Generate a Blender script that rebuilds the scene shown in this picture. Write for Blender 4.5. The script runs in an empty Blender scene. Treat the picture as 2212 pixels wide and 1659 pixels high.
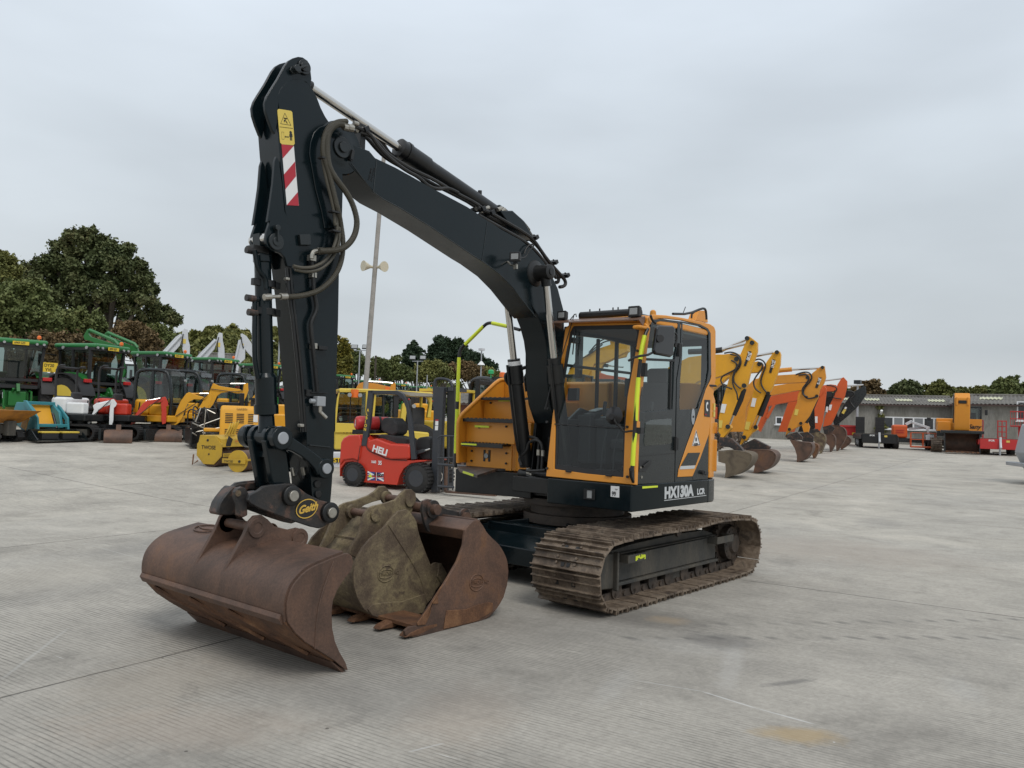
import bpy, math, random
import numpy as np
from mathutils import Vector, Matrix
random.seed(7); rng = np.random.default_rng(11)
SC = bpy.context.scene; COL = SC.collection
R_ = math.radians
# ------------------------------------------------------------------ camera (solved from the known sizes of the excavator)
FPX, PXC, PYC = 1740.92, 1106.0, 829.5
SL = 0.0090368
_p, _r, _y, _H = 0.0449502, 0.0321302, 3.8405652 - SL, 1.692
_c, _s = math.cos(SL), math.sin(SL)
CAM = Vector((7.41918*_c + 5.22516*_s, -7.41918*_s + 5.22516*_c, _H))
_F = Vector((math.cos(_y)*math.cos(_p), math.sin(_y)*math.cos(_p), math.sin(_p)))
_R0 = Vector((math.sin(_y), -math.cos(_y), 0)); _U0 = _R0.cross(_F)
CR = math.cos(_r)*_R0 + math.sin(_r)*_U0
CU = -math.sin(_r)*_R0 + math.cos(_r)*_U0
CF = _F
cd = bpy.data.cameras.new('camera'); cam = bpy.data.objects.new('camera', cd); COL.objects.link(cam)
cam.matrix_world = Matrix(((CR.x, CU.x, -CF.x, CAM.x), (CR.y, CU.y, -CF.y, CAM.y), (CR.z, CU.z, -CF.z, CAM.z), (0, 0, 0, 1)))
cd.sensor_width = 36; cd.lens = FPX/2212*36; cd.clip_end = 3000; cd.clip_start = .05
SC.camera = cam
def ray(p): return CF + CR*((p[0]-PXC)/FPX) + CU*((PYC-p[1])/FPX)
def on_y(p, Y): d = ray(p); return CAM + d*((Y-CAM.y)/d.y)
def on_x(p, X): d = ray(p); return CAM + d*((X-CAM.x)/d.x)
def on_z(p, Z): d = ray(p); return CAM + d*((Z-CAM.z)/d.z)
def on_pl(p, o, n): d = ray(p); return CAM + d*((o-CAM).dot(n)/d.dot(n))
def on_d(p, dist): d = ray(p); return CAM + d*(dist/math.hypot(d.x, d.y))
def Z(x0, y0, s): return lambda *q: [((x0+x*s)/1.8229, (y0+y*s)/1.8229) for x, y in q]
R5 = Z(950,180,.4341); R6 = Z(950,850,.5126); RB = Z(1250,400,.5124); RK = Z(500,1650,.6329); RC = Z(1200,1850,.4219); R3 = Z(1700,1150,.5424)
R4 = Z(2080,1150,.5423); RT = Z(2000,1850,.4747); RX = Z(2750,1250,.3917); RY = Z(3300,1400,.3315); R0 = Z(0,850,.5727); RA = Z(0,1250,.3134)
RM = Z(540,1250,.3797); RF = Z(1250,1300,.4098); KD = Z(950,1650,.3014); RG = Z(1250,1380,.2939); RW = Z(3300,1550,.1808); RS = Z(3650,1500,.2713); RL = Z(0,1400,.2110)
def sstep(a, b, x): t = min(1, max(0, (x-a)/(b-a))); return t*t*(3-2*t)
def ground_z(x, y):                      # the yard is level round the excavator and climbs gently towards the rows behind
    v = Vector((x-CAM.x, y-CAM.y)); d = v.length
    if d < 12: return 0.0
    fx, fy = _F.x, _F.y; n = math.hypot(fx, fy); fx /= n; fy /= n
    u = math.atan2(v.x*fy - v.y*fx, v.x*fx + v.y*fy)
    if abs(u) > 1.2: u = math.copysign(1.2, u)
    s = .060 - .047*sstep(-.45, .40, u)
    dd = max(0, d-14); dd = dd*dd/(dd+3)
    lim = 1.8
    h = s*dd
    return lim*math.tanh(h/lim)
def gp(p, dz=0.0):                       # where the sight line meets the yard
    lo, hi = 1.0, 400.0
    d = ray(p); h = math.hypot(d.x, d.y)
    def f(t): q = CAM + d*(t/h); return q.z - ground_z(q.x, q.y) - dz
    t = lo
    while t < hi:
        if f(t) < 0: break
        t += .5
    a, b = t-.5, t
    for _ in range(30):
        m = (a+b)/2
        if f(m) < 0: b = m
        else: a = m
    return CAM + d*(a/h)
def G(x, y): return Vector((x, y, ground_z(x, y)))
def at(px, dist):                        # ground point at a distance along the column of the picture
    q = on_d((px, 890), dist); return G(q.x, q.y)

# ------------------------------------------------------------------ materials
MATS = {}
def nmat(name):
    m = bpy.data.materials.new(name); m.use_nodes = True
    nt = m.node_tree; b = nt.nodes['Principled BSDF']; MATS[name] = m
    return m, nt, b
def N(nt, t, **k):
    n = nt.nodes.new(t)
    for a, v in k.items():
        if a.startswith('i_'): n.inputs[a[2:].replace('_', ' ')].default_value = v
        else: setattr(n, a, v)
    return n
def noise(nt, vec, scale, detail=4, rough=.6, dist=0):
    n = N(nt, 'ShaderNodeTexNoise'); n.inputs['Scale'].default_value = scale; n.inputs['Detail'].default_value = detail
    n.inputs['Roughness'].default_value = rough; n.inputs['Distortion'].default_value = dist
    if vec is not None: nt.links.new(vec, n.inputs['Vector'])
    return n.outputs['Fac']
def ramp(nt, fac, stops):
    r = N(nt, 'ShaderNodeValToRGB'); nt.links.new(fac, r.inputs['Fac']); e = r.color_ramp.elements
    while len(e) < len(stops): e.new(.5)
    for i, (p, c) in enumerate(stops):
        e[i].position = p; e[i].color = (c if isinstance(c, tuple) else (c, c, c)) + ((1,) if not isinstance(c, tuple) or len(c) == 3 else ())
    return r.outputs['Color']
def mix(nt, fac, a, b, mode='MIX'):
    m = N(nt, 'ShaderNodeMix', data_type='RGBA', blend_type=mode)
    for sock, v in ((m.inputs[0], fac), (m.inputs[6], a), (m.inputs[7], b)):
        if hasattr(v, 'is_linked') or hasattr(v, 'links'): nt.links.new(v, sock)
        elif isinstance(v, (int, float)): sock.default_value = v
        else: sock.default_value = tuple(v) + (1,)
    return m.outputs[2]
def bump(nt, b, h, strength=.3, dist=.01):
    n = N(nt, 'ShaderNodeBump'); n.inputs['Strength'].default_value = strength; n.inputs['Distance'].default_value = dist
    nt.links.new(h, n.inputs['Height']); nt.links.new(n.outputs[0], b.inputs['Normal'])
def objco(nt): return N(nt, 'ShaderNodeTexCoord').outputs['Object']
def paint(name, col, rough=.4, dirt=.25, dirtcol=(.10, .085, .065), metal=0, scale=2.5, coat=0):
    m, nt, b = nmat(name); o = objco(nt)
    a = noise(nt, o, scale, 6, .7); f = ramp(nt, a, [(.42, 0.0), (.75, 1.0)])
    mu = N(nt, 'ShaderNodeMath', operation='MULTIPLY'); nt.links.new(f, mu.inputs[0]); mu.inputs[1].default_value = dirt
    c = mix(nt, mu.outputs[0], col, dirtcol); nt.links.new(c, b.inputs['Base Color'])
    r2 = noise(nt, o, scale*5, 3); mr = N(nt, 'ShaderNodeMapRange'); nt.links.new(r2, mr.inputs[0])
    mr.inputs[3].default_value = max(.05, rough-.12); mr.inputs[4].default_value = min(1, rough+.18); nt.links.new(mr.outputs[0], b.inputs['Roughness'])
    b.inputs['Metallic'].default_value = metal
    if coat: b.inputs['Coat Weight'].default_value = coat; b.inputs['Coat Roughness'].default_value = .1
    bump(nt, b, r2, .08, .004)
    return m
def flat(name, col, rough=.5, metal=0, emit=0):
    m, nt, b = nmat(name); b.inputs['Base Color'].default_value = col+(1,); b.inputs['Roughness'].default_value = rough; b.inputs['Metallic'].default_value = metal
    return m
def layered(name, cols, scale=3, rough=.75, detail=8, bs=.35, bd=.006, fine=60, stretch=(1, 1, 1)):
    m, nt, b = nmat(name); o = objco(nt)
    mp = N(nt, 'ShaderNodeMapping'); nt.links.new(o, mp.inputs[0]); mp.inputs['Scale'].default_value = stretch; o = mp.outputs[0]
    a = noise(nt, o, scale, detail, .65, .4)
    c = ramp(nt, a, cols)
    f = noise(nt, o, fine, 4, .7)
    c2 = mix(nt, .55, c, ramp(nt, f, [(.25, .25), (.75, .8)]), 'OVERLAY')
    nt.links.new(c2, b.inputs['Base Color']); b.inputs['Roughness'].default_value = rough
    ad = N(nt, 'ShaderNodeMath', operation='ADD'); nt.links.new(a, ad.inputs[0]); nt.links.new(f, ad.inputs[1])
    bump(nt, b, ad.outputs[0], bs, bd)
    return m
M = {}
M['dark'] = paint('dark_steel_paint', (.0035, .0085, .0110), .17, .14, (.022, .023, .021), scale=1.6)
M['dark'].node_tree.nodes['Principled BSDF'].inputs['Specular IOR Level'].default_value = .34
M['dark2'] = paint('dark_grey_panel_paint', (.011, .015, .0165), .26, .15, (.028, .028, .025))
M['black'] = paint('black_paint', (.0045, .0055, .0065), .38, .25, (.05, .042, .033))
M['plastic'] = flat('black_plastic', (.016, .016, .017), .55)
M['rubber'] = paint('tyre_rubber', (.016, .016, .017), .8, .6, (.045, .04, .034), scale=4)
M['orange'] = paint('orange_yellow_paint', (.66, .262, .024), .34, .2, (.40, .165, .03), scale=2)
M['orange2'] = paint('amber_machine_paint', (.62, .25, .02), .42, .3, (.3, .14, .04), scale=2)
M['yellow'] = paint('machine_yellow_paint', (.70, .335, .012), .42, .22, (.25, .14, .05), scale=2)
M['lemon'] = paint('lemon_yellow_paint', (.64, .47, .06), .45, .25, (.3, .24, .08), scale=2)
M['mustard'] = paint('mustard_paint', (.48, .30, .022), .6, .5, (.2, .14, .05), scale=3)
M['hivis'] = flat('fluorescent_tape', (.62, .72, .03), .45)
M['red'] = paint('red_paint', (.52, .034, .014), .35, .2, (.3, .06, .03), scale=2, coat=.2)
M['redc'] = paint('bright_red_paint', (.46, .022, .022), .4, .2, (.3, .05, .03), scale=2)
M['oranger'] = paint('red_orange_paint', (.58, .095, .018), .42, .25, (.3, .07, .03), scale=2)
M['green'] = paint('tractor_green_paint', (.012, .13, .022), .35, .15, (.05, .08, .03), scale=2)
M['greenl'] = paint('roof_green_paint', (.02, .17, .045), .3, .15, (.06, .14, .06), scale=2)
M['teal'] = paint('teal_paint', (.03, .20, .235), .4, .2, (.05, .12, .13), scale=2)
M['white'] = paint('white_paint', (.72, .73, .73), .4, .2, (.4, .38, .34), scale=2)
M['whiteg'] = paint('pale_grey_paint', (.55, .57, .60), .4, .25, (.35, .34, .32), scale=2)
M['chrome'] = flat('chrome_rod', (.62, .60, .57), .16, 1)
M['zinc'] = paint('zinc_fitting', (.45, .43, .38), .38, .5, (.12, .1, .08), metal=.9, scale=20)
M['galv'] = paint('galvanised_steel', (.36, .38, .40), .5, .3, (.2, .2, .2), metal=.3, scale=3)
M['concpole'] = layered('weathered_pole', [(.3, (.24, .23, .21)), (.6, (.33, .31, .29)), (.8, (.2, .19, .17))], 3, .85)
M['rust'] = layered('brown_rust_steel', [(.30, (.040, .024, .017)), (.46, (.080, .045, .031)), (.58, (.115, .062, .040)), (.70, (.155, .074, .034)), (.8, (.06, .04, .03))], 2.2, .62, bs=.35, bd=.004)
M['rusto'] = layered('orange_rust_steel', [(.3, (.06, .030, .018)), (.5, (.115, .052, .024)), (.66, (.18, .088, .040)), (.8, (.26, .16, .09))], 5, .8, bs=.5)
M['mud'] = layered('dried_mud_steel', [(.30, (.055, .038, .026)), (.42, (.088, .062, .041)), (.52, (.13, .098, .060)), (.60, (.20, .158, .088)), (.66, (.095, .068, .045)), (.80, (.20, .165, .10))], 3.6, .85, bs=.6, bd=.008)
M['track'] = layered('track_steel', [(.3, (.040, .030, .023)), (.45, (.10, .072, .050)), (.57, (.19, .145, .105)), (.68, (.075, .058, .045)), (.8, (.16, .12, .085))], 5.5, .55, bs=.4, bd=.004)
M['trackin'] = layered('greasy_track_steel', [(.3, (.02, .017, .014)), (.5, (.05, .037, .028)), (.75, (.085, .06, .042))], 5, .6, bs=.4)
M['hitch'] = layered('scuffed_black_steel', [(.36, (.014, .015, .017)), (.52, (.03, .025, .022)), (.6, (.10, .055, .04)), (.7, (.02, .018, .018))], 7, .5, bs=.3, detail=10)
M['dustysteel'] = layered('dusty_frame_paint', [(.3, (.022, .025, .026)), (.5, (.05, .047, .040)), (.7, (.09, .078, .06))], 3, .7, bs=.3, stretch=(1, 1, .3))
M['hose'] = paint('hose_rubber', (.014, .014, .014), .5, .3, (.05, .045, .04), scale=9)
M['hosebr'] = paint('hose_guard', (.075, .068, .05), .45, .5, (.03, .026, .02), scale=9)
M['lamp'] = flat('lamp_lens', (.30, .31, .31), .10)
M['mirror'] = flat('mirror_back', (.010, .010, .011), .28)
M['amber'] = flat('amber_beacon', (.80, .16, .02), .3)
M['redlens'] = flat('red_lens', (.45, .02, .02), .25)
M['decalw'] = flat('white_decal', (.72, .72, .72), .4)
M['decaly'] = flat('yellow_decal', (.66, .50, .10), .4)
M['plate'] = flat('yellow_number_plate', (.70, .48, .03), .4)
M['decalr'] = flat('red_decal', (.40, .02, .035), .4)
M['decalk'] = flat('black_decal', (.015, .015, .015), .4)
M['decals'] = flat('silver_decal', (.50, .52, .53), .35)
M['gold'] = flat('gold_letters', (.60, .38, .06), .4)
M['blue'] = flat('flag_blue', (.02, .045, .22), .4)
M['seat'] = paint('seat_fabric', (.03, .031, .033), .85, .3, (.08, .075, .07), scale=6)
M['interior'] = flat('interior_plastic', (.018, .02, .022), .6)
M['headliner'] = flat('headliner', (.07, .072, .075), .8)
M['mesh'] = flat('screen_mesh', (.03, .03, .03), .8)
def glassmat(name, tint, refl=1.0, rough=.0):
    m = bpy.data.materials.new(name); m.use_nodes = True; nt = m.node_tree; nt.nodes.clear()
    out = N(nt, 'ShaderNodeOutputMaterial'); mx = N(nt, 'ShaderNodeMixShader'); tr = N(nt, 'ShaderNodeBsdfTransparent'); gl = N(nt, 'ShaderNodeBsdfGlossy')
    fr = N(nt, 'ShaderNodeLayerWeight'); pw = N(nt, 'ShaderNodeMath', operation='POWER'); nt.links.new(fr.outputs['Facing'], pw.inputs[0]); pw.inputs[1].default_value = 4.0
    mu = N(nt, 'ShaderNodeMath', operation='MULTIPLY_ADD'); mu.inputs[1].default_value = .75*refl; mu.inputs[2].default_value = .045*refl; mu.use_clamp = True
    tr.inputs[0].default_value = tint + (1,); gl.inputs['Roughness'].default_value = rough
    nt.links.new(pw.outputs[0], mu.inputs[0]); nt.links.new(mu.outputs[0], mx.inputs[0]); nt.links.new(tr.outputs[0], mx.inputs[1]); nt.links.new(gl.outputs[0], mx.inputs[2])
    nt.links.new(mx.outputs[0], out.inputs['Surface'])
    return m
M['glass'] = glassmat('cab_glass', (.76, .84, .83), 1.0)
M['glassd'] = glassmat('tinted_glass', (.50, .58, .56), 1.5, .02)

# ------------------------------------------------------------------ objects
RINV = {}
def setp(o, label=None, cat=None, group=None, kind=None):
    if label: o['label'] = label
    if cat: o['category'] = cat
    if group: o['group'] = group
    if kind: o['kind'] = kind
    return o
def thing(name, label, cat, loc=(0, 0, 0), rz=0, group=None):
    o = bpy.data.objects.new(name, None); COL.objects.link(o); o.location = loc; o.rotation_euler = (0, 0, rz); o.empty_display_size = .3
    RINV[o.name] = (Matrix.Translation(Vector(loc)) @ Matrix.Rotation(rz, 4, 'Z')).inverted()
    return setp(o, label, cat, group)
def V(*a): return Vector(a)
class MB:
    def __init__(s): s.v = []; s.f = []; s.m = []; s.mi = 0; s.cuts = []
    def cut(s): s.cuts.append((len(s.v), len(s.f))); return s      # what follows is a piece of its own
    def add(s, vs, fs):
        k = len(s.v); s.v += [Vector(p) for p in vs]; s.f += [tuple(i+k for i in f) for f in fs]; s.m += [s.mi]*len(fs); return s
    def prism(s, pts, off):
        off = Vector(off); n = len(pts); a = [Vector(p) for p in pts]; b = [p+off for p in a]
        nn = Vector((0, 0, 0))
        for i in range(n): nn += (a[i]-a[0]).cross(a[(i+1) % n]-a[0])
        if nn.dot(off) > 0: fs = [tuple(range(n-1, -1, -1)), tuple(range(n, 2*n))] + [(i, (i+1) % n, n+(i+1) % n, n+i) for i in range(n)]
        else: fs = [tuple(range(n)), tuple(range(2*n-1, n-1, -1))] + [((i+1) % n, i, n+i, n+(i+1) % n) for i in range(n)]
        return s.add(a+b, fs)
    def box(s, c, sz, rot=None):
        c = Vector(c); h = Vector(sz)/2
        vs = [Vector((x*h.x, y*h.y, z*h.z)) for x in (-1, 1) for y in (-1, 1) for z in (-1, 1)]
        if rot is not None: vs = [rot @ p for p in vs]
        return s.add([c+p for p in vs], [(0, 1, 3, 2), (4, 6, 7, 5), (0, 4, 5, 1), (2, 3, 7, 6), (0, 2, 6, 4), (1, 5, 7, 3)])
    def bar(s, a, b, w, h, up=(0, 0, 1)):
        a = Vector(a); b = Vector(b); d = (b-a); L = d.length; d.normalize(); u = Vector(up)
        if abs(d.dot(u)) > .98: u = Vector((0, 1, 0))
        r = d.cross(u).normalized(); u = r.cross(d)
        return s.box((a+b)/2, (L, w, h), Matrix((d, r, u)).transposed())
    def cyl(s, a, b, r, r2=None, seg=20, cap=True):
        a = Vector(a); b = Vector(b); r2 = r if r2 is None else r2; d = (b-a).normalized()
        u = Vector((0, 0, 1)) if abs(d.z) < .9 else Vector((1, 0, 0)); x = d.cross(u).normalized(); y = d.cross(x)
        vs = [a + (x*math.cos(t)+y*math.sin(t))*r for t in [2*math.pi*i/seg for i in range(seg)]] + [b + (x*math.cos(t)+y*math.sin(t))*r2 for t in [2*math.pi*i/seg for i in range(seg)]]
        fs = [(i, seg+i, seg+(i+1) % seg, (i+1) % seg) for i in range(seg)]
        if cap: fs += [tuple(range(seg)), tuple(range(2*seg-1, seg-1, -1))]
        return s.add(vs, fs)
    def lathe(s, a, d, prof, seg=24, cap=True):     # prof: (distance along, radius)
        a = Vector(a); d = Vector(d).normalized(); u = Vector((0, 0, 1)) if abs(d.z) < .9 else Vector((1, 0, 0)); x = d.cross(u).normalized(); y = d.cross(x)
        vs = []
        for t, r in prof: vs += [a + d*t + (x*math.cos(w)+y*math.sin(w))*r for w in [2*math.pi*i/seg for i in range(seg)]]
        fs = [(j*seg+i, (j+1)*seg+i, (j+1)*seg+(i+1) % seg, j*seg+(i+1) % seg) for j in range(len(prof)-1) for i in range(seg)]
        if cap: fs += [tuple(range(seg)), tuple(range(len(vs)-1, len(vs)-seg-1, -1))]
        return s.add(vs, fs)
    def tube(s, pts, r, seg=8, smooth=0, closed=False):
        P = [Vector(p) for p in pts]
        for _ in range(smooth):
            Q = [P[0]]
            for i in range(len(P)-1): Q += [P[i]*.75+P[i+1]*.25, P[i]*.25+P[i+1]*.75]
            Q.append(P[-1]); P = Q
        n = len(P); vs = []; x = None
        for i in range(n):
            d = (P[min(i+1, n-1)]-P[max(i-1, 0)]).normalized()
            if x is None: u = Vector((0, 0, 1)) if abs(d.z) < .9 else Vector((1, 0, 0)); x = d.cross(u).normalized()
            x = (x - d*x.dot(d)).normalized(); y = d.cross(x)
            vs += [P[i] + (x*math.cos(t)+y*math.sin(t))*r for t in [2*math.pi*k/seg for k in range(seg)]]
        fs = [(j*seg+i, j*seg+(i+1) % seg, (j+1)*seg+(i+1) % seg, (j+1)*seg+i) for j in range(n-1) for i in range(seg)]
        fs += [tuple(range(seg-1, -1, -1)), tuple(range(len(vs)-seg, len(vs)))]
        return s.add(vs, fs)
    def frame(s, outer, inner, off):      # a plate with an opening: outer and inner loops of equal length
        off = Vector(off); n = len(outer); a = [Vector(p) for p in outer]; b = [Vector(p) for p in inner]
        vs = a + b + [p+off for p in a] + [p+off for p in b]; fs = []
        for i in range(n):
            j = (i+1) % n
            fs += [(i, j, n+j, n+i), (2*n+i, 3*n+i, 3*n+j, 2*n+j), (i, 2*n+i, 2*n+j, j), (n+i, n+j, 3*n+j, 3*n+i)]
        return s.add(vs, fs)
    def strip(s, pts, off, th):           # a bent sheet: polyline swept by off, thickness vector list along normals
        off = Vector(off); P = [Vector(p) for p in pts]; n = len(P); nr = []
        for i in range(n):
            d = (P[min(i+1, n-1)]-P[max(i-1, 0)]).normalized(); nr.append(d.cross(off.normalized()).normalized()*th)
        ring = P + [P[i]+nr[i] for i in range(n-1, -1, -1)]
        vs = ring + [p+off for p in ring]; m = 2*n; fs = []
        for i in range(m): j = (i+1) % m; fs.append((i, j, m+j, m+i))
        for i in range(n-1): fs.append((i, m-1-i, m-2-i, i+1)); fs.append((m+i, m+i+1, 2*m-2-i, 2*m-1-i))
        return s.add(vs, fs)
    def build(s, name, mat, parent=None, bevel=0, world=False, label=None, cat=None, kind=None, group=None, sharp=35, fix=True, seg=2, subs=0):
        if s.cuts:
            o = None; bounds = [(0, 0)] + s.cuts + [(len(s.v), len(s.f))]
            for (v0, f0), (v1, f1) in zip(bounds, bounds[1:]):
                if f1 <= f0: continue
                q = MB(); q.v = s.v[v0:v1]; q.f = [tuple(i-v0 for i in f) for f in s.f[f0:f1]]; q.m = s.m[f0:f1]
                o = q.build(name, mat, parent, bevel, world, label, cat, kind, group, sharp, fix, seg, subs)
            return o
        me = bpy.data.meshes.new(name)
        vs = s.v
        if world and parent is not None:
            r = parent
            while r.parent: r = r.parent
            mi = RINV[r.name]; vs = [mi @ p for p in vs]
        me.from_pydata([tuple(p) for p in vs], [], s.f)
        for m in (mat if isinstance(mat, (list, tuple)) else [mat]): me.materials.append(M[m] if isinstance(m, str) else m)
        me.polygons.foreach_set('material_index', s.m)
        me.polygons.foreach_set('use_smooth', [True]*len(s.f))
        me.update()
        if fix:
            import bmesh
            bm = bmesh.new(); bm.from_mesh(me); bmesh.ops.recalc_face_normals(bm, faces=bm.faces); bm.to_mesh(me); bm.free()
        me.set_sharp_from_angle(angle=R_(sharp))
        o = bpy.data.objects.new(name, me); COL.objects.link(o)
        if parent is not None: o.parent = parent
        if bevel:
            b = o.modifiers.new('bevel', 'BEVEL'); b.width = bevel; b.segments = seg; b.limit_method = 'ANGLE'; b.angle_limit = R_(40); b.harden_normals = True
        if subs: ss = o.modifiers.new('sub', 'SUBSURF'); ss.levels = subs; ss.render_levels = subs
        return setp(o, label, cat, group, kind)
def kids(o): return list(o.children)
def copy_tree(o, parent=None):
    c = o.copy(); COL.objects.link(c); c.parent = parent
    for ch in kids(o): copy_tree(ch, c)
    return c
def place(o, loc, rz, label=None, first=False):
    c = o if first else copy_tree(o); c.location = loc; c.rotation_euler = (0, 0, rz)
    RINV[c.name] = (Matrix.Translation(Vector(loc)) @ Matrix.Rotation(rz, 4, 'Z')).inverted()
    if label: c['label'] = label
    return c
def text(body, o, xd, yd, size, mat, parent, name='lettering', world=True, bold=0, ext=.001, align='LEFT', shear=0, sx=1.0):
    cu = bpy.data.curves.new(name, 'FONT'); cu.body = body; cu.size = size; cu.extrude = ext; cu.offset = bold*size; cu.align_x = align; cu.shear = shear; cu.space_line = .8
    t = bpy.data.objects.new('tmp', cu); COL.objects.link(t)
    me = bpy.data.meshes.new_from_object(t.evaluated_get(bpy.context.evaluated_depsgraph_get())); bpy.data.objects.remove(t); bpy.data.curves.remove(cu)
    xd = Vector(xd).normalized(); yd = Vector(yd).normalized(); zd = xd.cross(yd).normalized(); yd = zd.cross(xd)
    mt = Matrix((xd, yd, zd)).transposed().to_4x4() @ Matrix.Diagonal((sx, 1, 1, 1)); mt.translation = Vector(o)
    if world and parent is not None:
        r = parent
        while r.parent: r = r.parent
        mt = RINV[r.name] @ mt
    me.transform(mt); me.materials.clear(); me.materials.append(M[mat])
    for pg in me.polygons: pg.material_index = 0
    ob = bpy.data.objects.new(name, me); COL.objects.link(ob); ob.parent = parent
    return ob
def Yp(pts, Y): return [on_y(p, Y) for p in pts]
def Xp(pts, X): return [on_x(p, X) for p in pts]
def circ(c, r, a0, a1, n, axis='y'):
    out = []
    for i in range(n+1):
        t = R_(a0+(a1-a0)*i/n); out.append(Vector(c)+Vector((math.cos(t)*r, 0, math.sin(t)*r)))
    return out
def spl(pts, n=6, closed=False):          # Catmull-Rom through 2-D points
    P = [tuple(p) for p in pts]; out = []; m = len(P)
    rngi = range(m if closed else m-1)
    g = (lambda i: P[i % m]) if closed else (lambda i: P[min(max(i, 0), m-1)])
    for i in rngi:
        p0, p1, p2, p3 = g(i-1), g(i), g(i+1), g(i+2)
        for k in range(n):
            t = k/n; out.append(tuple(.5*((2*p1[j]) + (-p0[j]+p2[j])*t + (2*p0[j]-5*p1[j]+4*p2[j]-p3[j])*t*t + (-p0[j]+3*p1[j]-3*p2[j]+p3[j])*t**3) for j in range(len(p1))))
    if not closed: out.append(P[-1])
    return out
# ------------------------------------------------------------------ sky and sun
W = bpy.data.worlds.new('World'); SC.world = W; W.use_nodes = True; nt = W.node_tree
bg = nt.nodes['Background']; bg.inputs['Strength'].default_value = .1
sky = N(nt, 'ShaderNodeTexSky', sky_type='NISHITA', sun_disc=False); sky.sun_elevation = R_(42); sky.sun_rotation = R_(150); sky.dust_density = 4
tc = N(nt, 'ShaderNodeTexCoord').outputs['Generated']
sep = N(nt, 'ShaderNodeSeparateXYZ'); nt.links.new(tc, sep.inputs[0])
mp = N(nt, 'ShaderNodeMapping'); nt.links.new(tc, mp.inputs[0]); mp.inputs['Scale'].default_value = (1.0, 1.0, 3.0); mp.inputs['Rotation'].default_value = (.04, .05, .3)
n1 = noise(nt, mp.outputs[0], 1.35, 3, .45, .15); n2 = noise(nt, mp.outputs[0], 3.6, 4, .5, .1)
grad = ramp(nt, sep.outputs['Z'], [(0.0, (8.3, 8.7, 8.95)), (.05, (7.8, 8.3, 8.6)), (.09, (6.6, 7.15, 7.55)), (.14, (6.4, 6.95, 7.35)), (.26, (6.6, 7.25, 7.8)), (.5, (7.1, 7.85, 8.7)), (1.0, (9.5, 10.0, 10.5))])
cl = ramp(nt, n1, [(.30, .85), (.46, .96), (.56, 1.04), (.75, 1.13)]); c2 = ramp(nt, n2, [(.3, .95), (.7, 1.05)])
c = mix(nt, 1.0, grad, cl, 'MULTIPLY'); c = mix(nt, 1.0, c, c2, 'MULTIPLY')
fin = mix(nt, .93, sky.outputs[0], c); nt.links.new(fin, bg.inputs['Color'])
sd = bpy.data.lights.new('sun', 'SUN'); sd.energy = 1.5; sd.angle = R_(25); sd.color = (1, .96, .9)
so = bpy.data.objects.new('sun', sd); COL.objects.link(so)
# sun high, behind the photographer's right shoulder
so.rotation_euler = Vector((-.35, -.75, -1.0)).to_track_quat('-Z', 'Y').to_euler()
SC.view_settings.view_transform = 'Standard'; SC.view_settings.look = 'None'; SC.view_settings.exposure = 0; SC.view_settings.gamma = 1
SC.cycles.max_bounces = 8; SC.cycles.transparent_max_bounces = 24; SC.cycles.sample_clamp_indirect = 6

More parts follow.
